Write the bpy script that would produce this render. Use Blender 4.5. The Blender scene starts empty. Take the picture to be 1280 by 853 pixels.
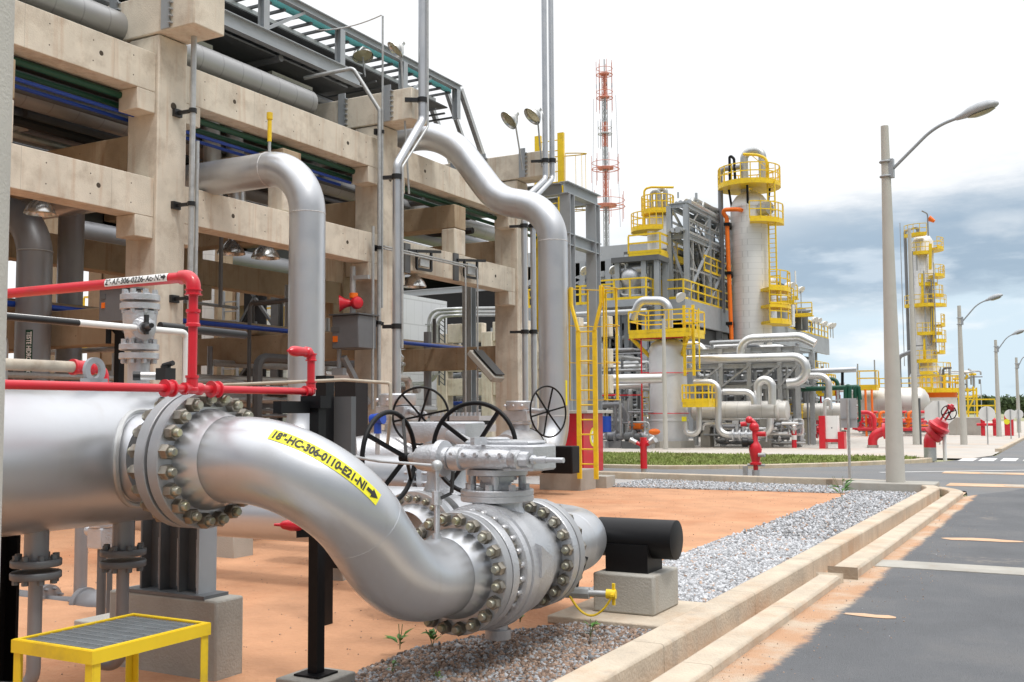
import bpy, math, random
import numpy as np
from mathutils import Vector, Matrix
random.seed(7); rng = np.random.default_rng(7)
S = bpy.context.scene
R = math.radians
# ------------------------------------------------------------------ camera
F = 1300.0; YAW = R(28.5); PITCH = R(3.95); ROLL = R(0.35); HC = 1.6
_f0 = Vector((-math.sin(YAW), math.cos(YAW), 0)); _r0 = Vector((math.cos(YAW), math.sin(YAW), 0)); _u0 = Vector((0, 0, 1))
FWD = _f0 * math.cos(PITCH) + _u0 * math.sin(PITCH); _u1 = _u0 * math.cos(PITCH) - _f0 * math.sin(PITCH)
RGT = _r0 * math.cos(ROLL) - _u1 * math.sin(ROLL); UPV = _u1 * math.cos(ROLL) + _r0 * math.sin(ROLL)
cd = bpy.data.cameras.new('camera'); cam = bpy.data.objects.new('camera', cd); S.collection.objects.link(cam)
m = Matrix((RGT, UPV, -FWD)).transposed().to_4x4(); m.translation = Vector((0, 0, HC)); cam.matrix_world = m
cd.sensor_width = 36; cd.lens = 36 * F / 1280; cd.clip_end = 3000; cd.clip_start = 0.1
S.camera = cam
def at(px, py, X=None, Y=None, Z=None, D=None):
    """surveyed point of the site: photo pixel (1280 wide) on a world plane"""
    r = FWD + RGT * ((px - 640) / F) - UPV * ((py - 426.5) / F)
    if X is not None: t = X / r[0]
    elif Y is not None: t = Y / r[1]
    elif Z is not None: t = (Z - HC) / r[2]
    else: t = D
    return Vector((0, 0, HC)) + r * t
# ------------------------------------------------------------------ sky and sun
W = bpy.data.worlds.new("World"); S.world = W; W.use_nodes = True
SUN_EL, SUN_AZ = R(62), R(118)      # azimuth from +Y towards +X
nt = W.node_tree; nt.nodes.clear()
def N(t, nt=nt, **k):
    n = nt.nodes.new(t)
    for a, b in k.items(): setattr(n, a, b)
    return n
def wl(a, b): nt.links.new(a, b)
out = N('ShaderNodeOutputWorld'); bg = N('ShaderNodeBackground'); bg.inputs[1].default_value = 0.1
sky = N('ShaderNodeTexSky', sky_type='NISHITA', sun_disc=False); sky.sun_elevation = SUN_EL; sky.sun_rotation = SUN_AZ
tc = N('ShaderNodeTexCoord'); sep = N('ShaderNodeSeparateXYZ'); wl(tc.outputs['Generated'], sep.inputs[0])
def wm(op, a, b=None, c=None):
    n = N('ShaderNodeMath', operation=op)
    for i, v in enumerate((a, b, c)):
        if v is None: continue
        if isinstance(v, (int, float)): n.inputs[i].default_value = v
        else: wl(v, n.inputs[i])
    return n.outputs[0]
def wramp(v, a, b, lo=0.0, hi=1.0):
    n = N('ShaderNodeMapRange', interpolation_type='SMOOTHSTEP')
    wl(v, n.inputs[0]); n.inputs[1].default_value = a; n.inputs[2].default_value = b; n.inputs[3].default_value = lo; n.inputs[4].default_value = hi
    return n.outputs[0]
mp = N('ShaderNodeMapping'); mp.inputs['Scale'].default_value = (2.2, 2.2, 9.0); wl(tc.outputs['Generated'], mp.inputs[0])
nz = N('ShaderNodeTexNoise'); nz.inputs['Scale'].default_value = 1.3; nz.inputs['Detail'].default_value = 8; nz.inputs['Roughness'].default_value = 0.58
wl(mp.outputs[0], nz.inputs['Vector'])
n0 = wm('SUBTRACT', nz.outputs[0], 0.5)
dt = N('ShaderNodeVectorMath', operation='DOT_PRODUCT'); dt.inputs[1].default_value = (_r0 * 0.55 + _f0 * 0.83); wl(tc.outputs['Generated'], dt.inputs[0])
az = wm('ADD', dt.outputs['Value'], wm('MULTIPLY', n0, 0.26))
el = wm('ADD', sep.outputs[2], wm('MULTIPLY', n0, 0.22))
bluew = wm('MULTIPLY', wramp(az, 0.80, 0.94), wramp(el, 0.20, 0.09))
band = wm('MULTIPLY', wm('MULTIPLY', wramp(az, 0.85, 0.95), wramp(el, 0.215, 0.150)), wramp(el, 0.085, 0.125))
strk = wm('MULTIPLY', wm('MULTIPLY', wramp(n0, 0.015, 0.10), wramp(az, 0.90, 0.97)), wramp(el, 0.25, 0.1))
def wmix(f, a, b):
    n = N('ShaderNodeMix', data_type='RGBA'); wl(f, n.inputs[0])
    for i, v in ((6, a), (7, b)):
        if isinstance(v, tuple): n.inputs[i].default_value = (*v, 1)
        else: wl(v, n.inputs[i])
    return n.outputs[2]
zen = N('ShaderNodeMix', data_type='RGBA'); wl(wramp(sep.outputs[2], 0.45, 0.95), zen.inputs[0]); zen.inputs[6].default_value = (11.2, 11.3, 11.4, 1); zen.inputs[7].default_value = (25.0, 25.0, 25.4, 1)
bk = N('ShaderNodeVectorMath', operation='DOT_PRODUCT'); bk.inputs[1].default_value = _f0; wl(tc.outputs['Generated'], bk.inputs[0])
back = wm('MULTIPLY', wramp(bk.outputs['Value'], 0.45, -0.1), wramp(sep.outputs[2], 0.75, 0.15))
c = wmix(back, zen.outputs[2], (2.4, 2.8, 3.3))          # unseen darker low sky added behind the camera to deepen undersides
c = wmix(bluew, c, (7.4, 8.9, 10.0))
c = wmix(wm('MULTIPLY', band, 0.95), c, (3.8, 5.0, 6.3))
c = wmix(wm('MULTIPLY', strk, 0.6), c, (11.0, 11.8, 12.4))
mp2 = N('ShaderNodeMapping'); mp2.inputs['Scale'].default_value = (3.6, 3.6, 11); wl(tc.outputs['Generated'], mp2.inputs[0]); nz2 = N('ShaderNodeTexNoise'); nz2.inputs['Scale'].default_value = 1.6; nz2.inputs['Detail'].default_value = 7; wl(mp2.outputs[0], nz2.inputs['Vector'])
c = wmix(wm('MULTIPLY', wm('MULTIPLY', wramp(nz2.outputs[0], 0.52, 0.66), bluew), 0.7), c, (4.6, 5.9, 7.3))
c = wmix(wm('MULTIPLY', wm('MULTIPLY', wramp(nz2.outputs[0], 0.46, 0.34), bluew), 0.9), c, (10.6, 10.9, 11.1))
mx = N('ShaderNodeMix', data_type='RGBA'); mx.inputs[0].default_value = 0.93
wl(sky.outputs[0], mx.inputs[6]); wl(c, mx.inputs[7]); wl(mx.outputs[2], bg.inputs[0]); wl(bg.outputs[0], out.inputs[0])
sl = bpy.data.lights.new('sun', 'SUN'); sl.energy = 1.5; sl.angle = R(10); sl.color = (1, 0.96, 0.9)
so = bpy.data.objects.new('sun', sl); S.collection.objects.link(so)
sd = Vector((math.sin(SUN_AZ) * math.cos(SUN_EL), math.cos(SUN_AZ) * math.cos(SUN_EL), math.sin(SUN_EL)))
so.rotation_euler = sd.to_track_quat('Z', 'Y').to_euler(); so.location = (10, -5, 30)
S.view_settings.view_transform = 'Standard'; S.view_settings.look = 'None'; S.view_settings.gamma = 1
S.view_settings.use_curve_mapping = False; S.view_settings.exposure = 0.0
# ------------------------------------------------------------------ materials
def mat(name, col, rough=0.6, metal=0.0, var=0.12, scale=3.0, bump=0.0, bscale=40.0, dirt=None, dirtamt=0.0, dscale=1.2, streak=0.0, streakcol=(0.3, 0.1, 0.03), coat=0.0, spec=0.5):
    ma = bpy.data.materials.new(name); ma.use_nodes = True; t = ma.node_tree; b = t.nodes['Principled BSDF']
    def n(ty, **k):
        x = t.nodes.new(ty)
        for a, v in k.items(): setattr(x, a, v)
        return x
    L = t.links.new
    co = n('ShaderNodeTexCoord'); geo = n('ShaderNodeNewGeometry')
    nz = n('ShaderNodeTexNoise'); nz.inputs['Scale'].default_value = scale; nz.inputs['Detail'].default_value = 6; nz.inputs['Roughness'].default_value = 0.6
    L(geo.outputs['Position'], nz.inputs['Vector'])
    mr = n('ShaderNodeMapRange'); mr.inputs[1].default_value = 0.25; mr.inputs[2].default_value = 0.75; mr.inputs[3].default_value = 1 - var; mr.inputs[4].default_value = 1 + var
    L(nz.outputs[0], mr.inputs[0])
    hs = n('ShaderNodeHueSaturation'); hs.inputs['Color'].default_value = (*col, 1); L(mr.outputs[0], hs.inputs['Value'])
    cur = hs.outputs[0]
    def over(fac, c2, amt):
        nonlocal cur
        mm = n('ShaderNodeMath', operation='MULTIPLY'); L(fac, mm.inputs[0]); mm.inputs[1].default_value = amt
        mi = n('ShaderNodeMix', data_type='RGBA'); L(mm.outputs[0], mi.inputs[0]); L(cur, mi.inputs[6]); mi.inputs[7].default_value = (*c2, 1); cur = mi.outputs[2]
    if dirtamt:
        n2 = n('ShaderNodeTexNoise'); n2.inputs['Scale'].default_value = dscale; n2.inputs['Detail'].default_value = 8; n2.inputs['Roughness'].default_value = 0.65; L(geo.outputs['Position'], n2.inputs['Vector'])
        m2 = n('ShaderNodeMapRange'); m2.inputs[1].default_value = 0.5; m2.inputs[2].default_value = 0.72; L(n2.outputs[0], m2.inputs[0]); over(m2.outputs[0], dirt, dirtamt)
    if streak:
        mpn = n('ShaderNodeMapping'); mpn.inputs['Scale'].default_value = (4.2, 4.2, 0.30); L(geo.outputs['Position'], mpn.inputs[0])
        n3 = n('ShaderNodeTexNoise'); n3.inputs['Scale'].default_value = 2.0; n3.inputs['Detail'].default_value = 5; L(mpn.outputs[0], n3.inputs['Vector'])
        m3 = n('ShaderNodeMapRange'); m3.inputs[1].default_value = 0.55; m3.inputs[2].default_value = 0.74; L(n3.outputs[0], m3.inputs[0]); over(m3.outputs[0], streakcol, streak)
    L(cur, b.inputs['Base Color'])
    b.inputs['Roughness'].default_value = rough; b.inputs['Metallic'].default_value = metal
    b.inputs['Coat Weight'].default_value = coat; b.inputs['Specular IOR Level'].default_value = spec
    if metal > 0.2 or coat:
        mr2 = n('ShaderNodeMapRange'); mr2.inputs[1].default_value = 0.3; mr2.inputs[2].default_value = 0.7; mr2.inputs[3].default_value = rough * 0.85; mr2.inputs[4].default_value = min(1, rough * 1.2)
        L(nz.outputs[0], mr2.inputs[0]); L(mr2.outputs[0], b.inputs['Roughness'])
    if bump:
        nb = n('ShaderNodeTexNoise'); nb.inputs['Scale'].default_value = bscale; nb.inputs['Detail'].default_value = 4; L(geo.outputs['Position'], nb.inputs['Vector'])
        bp = n('ShaderNodeBump'); bp.inputs['Strength'].default_value = bump; bp.inputs['Distance'].default_value = 0.02; L(nb.outputs[0], bp.inputs['Height']); L(bp.outputs[0], b.inputs['Normal'])
    return ma
MT = {}
MT['conc'] = mat('precast concrete', (0.66, 0.60, 0.505), 0.85, var=0.16, scale=1.9, bump=0.3, bscale=55, dirt=(0.36, 0.29, 0.22), dirtamt=0.62, dscale=2.3, streak=0.40, streakcol=(0.44, 0.25, 0.13))
MT['concf'] = mat('brown concrete', (0.40, 0.31, 0.21), 0.9, var=0.14, scale=1.6, bump=0.25, bscale=55, dirt=(0.18, 0.12, 0.07), dirtamt=0.5, streak=0.5, streakcol=(0.24, 0.11, 0.04))  # browner, darker concrete with stains, for far row and cross beams
MT['concg'] = mat('grey cast concrete', (0.40, 0.385, 0.345), 0.85, var=0.12, scale=2.5, bump=0.3, bscale=60, dirt=(0.24, 0.22, 0.19), dirtamt=0.5, streak=0.25, streakcol=(0.33, 0.22, 0.12))
MT['kerb'] = mat('kerb concrete', (0.54, 0.46, 0.36), 0.9, var=0.18, scale=2.6, bump=0.4, bscale=45, dirt=(0.47, 0.28, 0.15), dirtamt=0.6, dscale=1.6, streak=0.25, streakcol=(0.25, 0.24, 0.23))
MT['pole'] = mat('spun concrete', (0.50, 0.485, 0.44), 0.9, var=0.06, scale=5, bump=0.25, bscale=90, dirt=(0.36, 0.34, 0.30), dirtamt=0.35, dscale=2.5)
MT['silver'] = mat('aluminium paint', (0.56, 0.575, 0.60), 0.33, 0.72, var=0.07, scale=2.6, bump=0.02, bscale=9, dirt=(0.42, 0.41, 0.40), dirtamt=0.30, dscale=2.6, streak=0.22, streakcol=(0.40, 0.37, 0.34))
MT['cast'] = mat('painted casting', (0.55, 0.56, 0.58), 0.36, 0.66, var=0.08, scale=9, bump=0.25, bscale=70, dirt=(0.36, 0.35, 0.34), dirtamt=0.3, dscale=6)
MT['lagging'] = mat('aluminium lagging', (0.70, 0.70, 0.69), 0.30, 0.75, var=0.12, scale=1.0, bump=0.12, bscale=5, dirt=(0.45, 0.42, 0.38), dirtamt=0.3)
MT['darksteel'] = mat('shaded pipe paint', (0.27, 0.275, 0.29), 0.40, 0.45, var=0.08)  # puts shade into the colour of pipes under the header and in the rack
MT['steel'] = mat('grey steel paint', (0.36, 0.385, 0.41), 0.5, 0.15, var=0.08, scale=2, dirt=(0.25, 0.26, 0.27), dirtamt=0.3)
MT['dsteel'] = mat('dark steel paint', (0.115, 0.12, 0.125), 0.55, 0.1, var=0.12)
MT['galv'] = mat('galvanised steel', (0.47, 0.48, 0.48), 0.42, 0.55, var=0.15, scale=12)
MT['black'] = mat('black paint', (0.006, 0.006, 0.007), 0.45, var=0.2, spec=0.25)
MT['rubber'] = mat('black steel', (0.014, 0.014, 0.015), 0.38, var=0.2)
MT['yellow'] = mat('safety yellow paint', (0.83, 0.57, 0.018), 0.45, var=0.12, scale=2, dirt=(0.45, 0.29, 0.05), dirtamt=0.5, dscale=5)
MT['red'] = mat('fire red paint', (0.62, 0.012, 0.028), 0.36, var=0.08, scale=6, coat=0.3, dirt=(0.36, 0.05, 0.04), dirtamt=0.45, dscale=7)
MT['orange'] = mat('orange paint', (0.84, 0.17, 0.01), 0.45, var=0.06)
MT['green'] = mat('dark green paint', (0.006, 0.07, 0.04), 0.4, var=0.1)
MT['blue'] = mat('blue paint', (0.012, 0.06, 0.38), 0.4, var=0.1)
MT['teal'] = mat('pale teal paint', (0.12, 0.42, 0.44), 0.5)
MT['white'] = mat('white paint', (0.80, 0.80, 0.78), 0.5, var=0.04, dirt=(0.62, 0.60, 0.55), dirtamt=0.2)
MT['beige'] = mat('weathered pale pipe', (0.46, 0.41, 0.33), 0.6, var=0.15, scale=6, dirt=(0.25, 0.16, 0.09), dirtamt=0.6, dscale=5)
MT['bolt'] = mat('plated bolt', (0.28, 0.255, 0.215), 0.35, 0.75, var=0.4, scale=16, dirt=(0.14, 0.10, 0.05), dirtamt=0.5, dscale=20)
MT['studend'] = mat('greased stud end', (0.37, 0.36, 0.30), 0.35, 0.7, var=0.3, scale=18, dirt=(0.55, 0.52, 0.05), dirtamt=0.45, dscale=14)
MT['castbolt'] = mat('painted bolt', (0.50, 0.50, 0.51), 0.35, 0.6, var=0.1)
MT['weld'] = mat('bright weld bead', (0.66, 0.66, 0.66), 0.5, 0.5, var=0.25, scale=40, bump=0.6, bscale=120)
MT['gasket'] = mat('gasket', (0.02, 0.02, 0.022), 0.7)
MT['grate'] = mat('grating steel', (0.34, 0.37, 0.39), 0.45, 0.45, var=0.1, scale=10)
MT['signy'] = mat('yellow label film', (0.86, 0.80, 0.03), 0.5, var=0.03)
MT['signw'] = mat('white label film', (0.82, 0.82, 0.80), 0.5, var=0.03)
MT['ink'] = mat('label ink', (0.025, 0.025, 0.025), 0.6)
MT['signg'] = mat('green label film', (0.01, 0.06, 0.035), 0.5)
MT['leaf'] = mat('leaf', (0.07, 0.20, 0.025), 0.5, var=0.35, scale=25)
MT['stem'] = mat('stem', (0.12, 0.14, 0.05), 0.7)
MT['hole'] = mat('form tie hole', (0.07, 0.055, 0.04), 0.95)
MT['glass'] = mat('lamp glass', (0.42, 0.40, 0.26), 0.12, 0.2, var=0.2)
MT['dome'] = mat('spun aluminium shade', (0.62, 0.62, 0.60), 0.22, 0.8, var=0.1)
MT['dark'] = mat('dark interior', (0.02, 0.02, 0.022), 0.8)  # near-black standing for unlit interiors; plain black on cables and panels
MT['boxgrey'] = mat('box grey paint', (0.15, 0.155, 0.165), 0.5, 0.1)
MT['vesselpaint'] = mat('pale vessel paint', (0.62, 0.635, 0.65), 0.4, 0.15, var=0.06, dirt=(0.48, 0.47, 0.45), dirtamt=0.3)
MT['flangegrey'] = mat('flange grey paint', (0.36, 0.37, 0.385), 0.42, 0.35, var=0.08, scale=6, dirt=(0.26, 0.25, 0.24), dirtamt=0.4, dscale=6)
MT['palered'] = mat('faded red mast paint', (0.62, 0.25, 0.18), 0.6, var=0.15)
MT['saddle'] = mat('saddle grey paint', (0.15, 0.16, 0.17), 0.45, 0.2, var=0.12, scale=4)
MT['roofsheet'] = mat('roof sheet', (0.42, 0.44, 0.46), 0.5, 0.1, var=0.05)
MT['roofshade'] = mat('shaded lining', (0.10, 0.105, 0.11), 0.8)  # shade below the roof put into this dark tone
def joint(ma, dy, w, amt):
    """joints between cast lengths, every dy metres of the run"""
    t = ma.node_tree; b = t.nodes['Principled BSDF']; L = t.links.new; src = b.inputs['Base Color'].links[0].from_socket; g = t.nodes.new('ShaderNodeNewGeometry'); se = t.nodes.new('ShaderNodeSeparateXYZ'); L(g.outputs['Position'], se.inputs[0])
    def q(op, a, v): n = t.nodes.new('ShaderNodeMath'); n.operation = op; L(a, n.inputs[0]); n.inputs[1].default_value = v; return n.outputs[0]
    f = q('MULTIPLY', q('LESS_THAN', q('FRACT', q('DIVIDE', se.outputs[1], dy), 0.0), w), amt); m_ = t.nodes.new('ShaderNodeMix'); m_.data_type = 'RGBA'; L(f, m_.inputs[0]); L(src, m_.inputs[6]); m_.inputs[7].default_value = (.12, .09, .06, 1); L(m_.outputs[2], b.inputs['Base Color'])
joint(MT['kerb'], 2.06, .006, .5)
joint(MT['conc'], 1.53, .006, .28)
def seam_mat(name, col, rough, metal, dz, dang, axis='Z'):
    """sheet cladding: seams every dz metres along the axis and dang round it (object coordinates)"""
    ma = mat(name, col, rough, metal, var=0.10, scale=0.8, dirt=tuple(c * 0.8 for c in col), dirtamt=0.4, dscale=0.8)
    t = ma.node_tree; b = t.nodes['Principled BSDF']; L = t.links.new
    src = b.inputs['Base Color'].links[0].from_socket
    co = t.nodes.new('ShaderNodeTexCoord'); se = t.nodes.new('ShaderNodeSeparateXYZ'); L(co.outputs['Object'], se.inputs[0])
    def mth(op, a, v=None):
        q = t.nodes.new('ShaderNodeMath'); q.operation = op
        L(a, q.inputs[0])
        if v is not None:
            if isinstance(v, float): q.inputs[1].default_value = v
            else: L(v, q.inputs[1])
        return q.outputs[0]
    i = 'XYZ'.index(axis); j, k = [q for q in range(3) if q != i]
    fz = mth('FRACT', mth('DIVIDE', se.outputs[i], dz)); s1 = mth('LESS_THAN', fz, 0.05)
    row = mth('FLOOR', mth('DIVIDE', se.outputs[i], dz))
    an = mth('ADD', mth('DIVIDE', mth('ARCTAN2', se.outputs[j], se.outputs[k]), dang), mth('MULTIPLY', row, 0.5))
    s2 = mth('LESS_THAN', mth('FRACT', an), 0.03)
    s = mth('MULTIPLY', mth('MAXIMUM', s1, s2), 0.36)
    mi = t.nodes.new('ShaderNodeMix'); mi.data_type = 'RGBA'; L(s, mi.inputs[0]); L(src, mi.inputs[6]); mi.inputs[7].default_value = (*[c * 0.42 for c in col], 1)
    L(mi.outputs[2], b.inputs['Base Color'])
    return ma
MT['towerclad'] = seam_mat('tower cladding', (0.76, 0.76, 0.75), 0.45, 0.2, 0.38, 1.5)
MT['drumclad'] = seam_mat('vessel cladding', (0.64, 0.62, 0.58), 0.42, 0.35, 0.55, 1.3, 'X')
MT['pipeclad'] = seam_mat('pipe cladding', (0.36, 0.36, 0.36), 0.40, 0.5, 0.5, 6.4, 'Y')
MT['wallclad'] = seam_mat('wall cladding', (0.66, 0.68, 0.69), 0.5, 0.1, 1.1, 0.09)
# ------------------------------------------------------------------ mesh helpers
class MB:
    def __init__(s): s.v = []; s.f = []; s.m = []; s.cur = 0
    def add(s, vs, fs):
        k = len(s.v); s.v.extend([tuple(v) for v in vs]); s.f.extend([tuple(i + k for i in f) for f in fs]); s.m.extend([s.cur] * len(fs)); return s
    def mi(s, i): s.cur = i; return s
    def box(s, c, d, rz=0.0, M=None):
        c = Vector(c); x, y, z = [q / 2 for q in d]
        vs = [Vector((a * x, b * y, e * z)) for a in (-1, 1) for b in (-1, 1) for e in (-1, 1)]
        if M is not None: vs = [M @ v for v in vs]
        elif rz: vs = [Matrix.Rotation(rz, 3, 'Z') @ v for v in vs]
        return s.add([v + c for v in vs], [(0, 1, 3, 2), (4, 6, 7, 5), (0, 4, 5, 1), (2, 3, 7, 6), (0, 2, 6, 4), (1, 5, 7, 3)])
    def ab(s, a, b):
        return s.box([(a[i] + b[i]) / 2 for i in range(3)], [abs(b[i] - a[i]) for i in range(3)])
    def frame(s, d, up=None):
        d = Vector(d).normalized(); u = Vector(up) if up is not None else (Vector((0, 0, 1)) if abs(d.z) < 0.95 else Vector((0, 1, 0)))
        x = u.cross(d).normalized(); return x, d.cross(x).normalized(), d
    def bar(s, p, q, w, h, up=None):
        p = Vector(p); q = Vector(q)
        if (q - p).length < 1e-5: return s
        x, y, d = s.frame(q - p, up); M = Matrix((x, y, d)).transposed()
        return s.box((p + q) / 2, (w, h, (q - p).length), M=M)
    def ibeam(s, p, q, w, h, t=0.02, up=None):
        p = Vector(p); q = Vector(q); x, y, d = s.frame(q - p, up)
        s.bar(p, q, t, h - 2 * t - 0.002, up)
        s.bar(p + y * (h / 2 - t / 2), q + y * (h / 2 - t / 2), w, t, up); s.bar(p - y * (h / 2 - t / 2), q - y * (h / 2 - t / 2), w, t, up); return s
    def lathe(s, p, d, prof, n=24, caps=True):
        p = Vector(p); x, y, d = s.frame(d); vs = []; fs = []
        for t, r in prof:
            for i in range(n):
                a = 2 * math.pi * i / n; vs.append(p + d * t + (x * math.cos(a) + y * math.sin(a)) * r)
        for k in range(len(prof) - 1):
            for i in range(n):
                j = (i + 1) % n; fs.append((k * n + i, k * n + j, (k + 1) * n + j, (k + 1) * n + i))
        if caps:
            fs.append(tuple(range(n - 1, -1, -1))); fs.append(tuple((len(prof) - 1) * n + i for i in range(n)))
        return s.add(vs, fs)
    def cyl(s, p, q, r, r2=None, n=16):
        p = Vector(p); q = Vector(q); return s.lathe(p, q - p, [(0, r), ((q - p).length, r if r2 is None else r2)], n)
    def tube(s, pts, r, n=12, caps=True):
        pts = [Vector(p) for p in pts]; vs = []; fs = []; x = None
        rr = r if isinstance(r, (list, tuple)) else [r] * len(pts)
        for k, p in enumerate(pts):
            a = pts[max(k - 1, 0)]; b = pts[min(k + 1, len(pts) - 1)]; d = (b - a).normalized()
            if x is None: x, y, _ = s.frame(d)
            else:
                x = (x - d * x.dot(d)).normalized(); y = d.cross(x)
            for i in range(n):
                t = 2 * math.pi * i / n; vs.append(p + (x * math.cos(t) + y * math.sin(t)) * rr[k])
        for k in range(len(pts) - 1):
            for i in range(n):
                j = (i + 1) % n; fs.append((k * n + i, k * n + j, (k + 1) * n + j, (k + 1) * n + i))
        if caps: fs.append(tuple(range(n - 1, -1, -1))); fs.append(tuple((len(pts) - 1) * n + i for i in range(n)))
        return s.add(vs, fs)
    def pipe(s, pts, r, Rb, n=16, seg=8): return s.tube(fillet(pts, Rb, seg), r, n)
    def torus(s, c, ax, Rm, r, n=40, k=8, a0=0, a1=2 * math.pi):
        c = Vector(c); x, y, d = s.frame(ax); full = abs(a1 - a0 - 2 * math.pi) < 1e-3
        pts = [c + (x * math.cos(a0 + (a1 - a0) * i / n) + y * math.sin(a0 + (a1 - a0) * i / n)) * Rm for i in range(n if full else n + 1)]
        if not full: return s.tube(pts, r, k)
        vs = []; fs = []
        for i, p in enumerate(pts):
            o = (p - c).normalized()
            for j in range(k):
                t = 2 * math.pi * j / k; vs.append(p + (o * math.cos(t) + d * math.sin(t)) * r)
        for i in range(n):
            for j in range(k):
                fs.append((i * k + j, ((i + 1) % n) * k + j, ((i + 1) % n) * k + (j + 1) % k, i * k + (j + 1) % k))
        return s.add(vs, fs)
    def sphere(s, c, r, sc=(1, 1, 1), n=16, k=10):
        prof = [(-math.cos(math.pi * i / k) * r * sc[2], max(1e-4, math.sin(math.pi * i / k) * r)) for i in range(k + 1)]
        a = len(s.v); s.lathe(c, (0, 0, 1), prof, n)
        c = Vector(c)
        for i in range(a, len(s.v)):
            v = Vector(s.v[i]) - c; s.v[i] = (c.x + v.x * sc[0], c.y + v.y * sc[1], c.z + v.z)
        return s
    def flange(s, p, d, rp, ro, t, nb=0, rb=None, br=0.012, bl=0.05, n=32):
        """plain disc with bolt heads on both sides, centre p, thickness t"""
        p = Vector(p); x, y, dd = s.frame(d); s.lathe(p - dd * t / 2, dd, [(0, ro), (t, ro)], n)
        for i in range(nb):
            a = 2 * math.pi * (i + .5) / nb; q = p + (x * math.cos(a) + y * math.sin(a)) * (rb or (ro + rp) / 2)
            s.cyl(q - dd * (t / 2 + bl / 2), q + dd * (t / 2 + bl / 2), br, n=6)
        return s
    def obj(s, name, mats, parent=None, origin=None, smooth=True, bevel=0.0):
        if not isinstance(mats, (list, tuple)): mats = [mats]
        A = np.array(s.v, dtype=float)
        if origin is None:
            if parent is not None: origin = ORG[parent.name]
            else: lo = A.min(0); hi = A.max(0); origin = ((lo[0] + hi[0]) / 2, (lo[1] + hi[1]) / 2, lo[2])
        A = A - np.array(origin)
        me = bpy.data.meshes.new(name); me.from_pydata(A.tolist(), [], s.f)
        for q in mats: me.materials.append(MT[q] if isinstance(q, str) else q)
        if len(mats) > 1: me.polygons.foreach_set('material_index', s.m)
        if smooth:
            me.polygons.foreach_set('use_smooth', [True] * len(me.polygons)); me.set_sharp_from_angle(angle=R(38))
        me.update()
        o = bpy.data.objects.new(name, me); S.collection.objects.link(o)
        if parent is not None:
            o.parent = parent; po = ORG[parent.name]; o.location = [origin[i] - po[i] for i in range(3)]
        else: o.location = origin
        ORG[o.name] = tuple(origin)
        if bevel:
            bm = o.modifiers.new('bevel', 'BEVEL'); bm.width = bevel; bm.segments = 2; bm.limit_method = 'ANGLE'; bm.angle_limit = R(50)
        return o
ORG = {}
def fillet(pts, Rb, seg=8):
    pts = [Vector(p) for p in pts]; o = [pts[0]]
    for k in range(1, len(pts) - 1):
        a, b, c = pts[k - 1], pts[k], pts[k + 1]; u = (a - b); w = (c - b); lu, lw = u.length, w.length; u.normalize(); w.normalize()
        ang = u.angle(w)
        if ang > math.pi - 0.02: o.append(b); continue
        rb = Rb[k - 1] if isinstance(Rb, (list, tuple)) else Rb
        t = rb / math.tan(ang / 2); t = min(t, lu * 0.499 if k > 1 else lu * 0.999, lw * 0.499 if k < len(pts) - 2 else lw * 0.999); rr = t * math.tan(ang / 2)
        cen = b + (u + w).normalized() * (rr / math.sin(ang / 2)); p0 = b + u * t - cen; p1 = b + w * t - cen; th = math.pi - ang; ax = p0.cross(p1).normalized()
        for i in range(seg + 1): o.append(cen + Matrix.Rotation(th * i / seg, 3, ax) @ p0)
    o.append(pts[-1]); return o
def tag(o, label, cat, group=None, kind=None):
    if label: o['label'] = label
    if cat: o['category'] = cat
    if group: o['group'] = group
    if kind: o['kind'] = kind
    return o
def thing(name, label, cat, loc, group=None):
    o = bpy.data.objects.new(name, None); o.empty_display_size = 0.2; S.collection.objects.link(o); o.location = loc; ORG[o.name] = tuple(loc)
    return tag(o, label, cat, group)
def one(mb, name, mats, label, cat, group=None, bevel=0.0):
    return tag(mb.obj(name, mats, bevel=bevel), label, cat, group)
def struct(mb, name, mats, bevel=0.0, kind='structure'):
    o = mb.obj(name, mats, bevel=bevel); o['kind'] = kind; return o
def copy_tree(o, dloc=(0, 0, 0), label=None, parent=None):
    c = o.copy(); S.collection.objects.link(c); c.parent = parent
    if parent is None:
        c.location = Vector(o.location) + Vector(dloc)
        if label: c['label'] = label
    for ch in list(o.children): copy_tree(ch, parent=c)
    ORG[c.name] = tuple(Vector(ORG[o.name]) + Vector(dloc))
    return c
def share(src, parent, loc, rot=None):
    """one more copy of a small part (bolt, rung) under its thing"""
    o = src.copy(); S.collection.objects.link(o); o.parent = parent; po = ORG[parent.name]; o.location = [loc[i] - po[i] for i in range(3)]
    if rot is not None: o.rotation_euler = rot
    return o
def text_mesh(txt, size, bold=0.0):
    cu = bpy.data.curves.new('t', 'FONT'); cu.body = txt; cu.size = size; cu.align_x = 'LEFT'; cu.offset = bold; cu.resolution_u = 3
    o = bpy.data.objects.new('t', cu); S.collection.objects.link(o)
    dg = bpy.context.evaluated_depsgraph_get(); dg.update(); me = bpy.data.meshes.new_from_object(o.evaluated_get(dg))
    V = [tuple(v.co) for v in me.vertices]; Fc = [tuple(p.vertices) for p in me.polygons]
    bpy.data.objects.remove(o); bpy.data.meshes.remove(me); bpy.data.curves.remove(cu); return V, Fc
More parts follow.
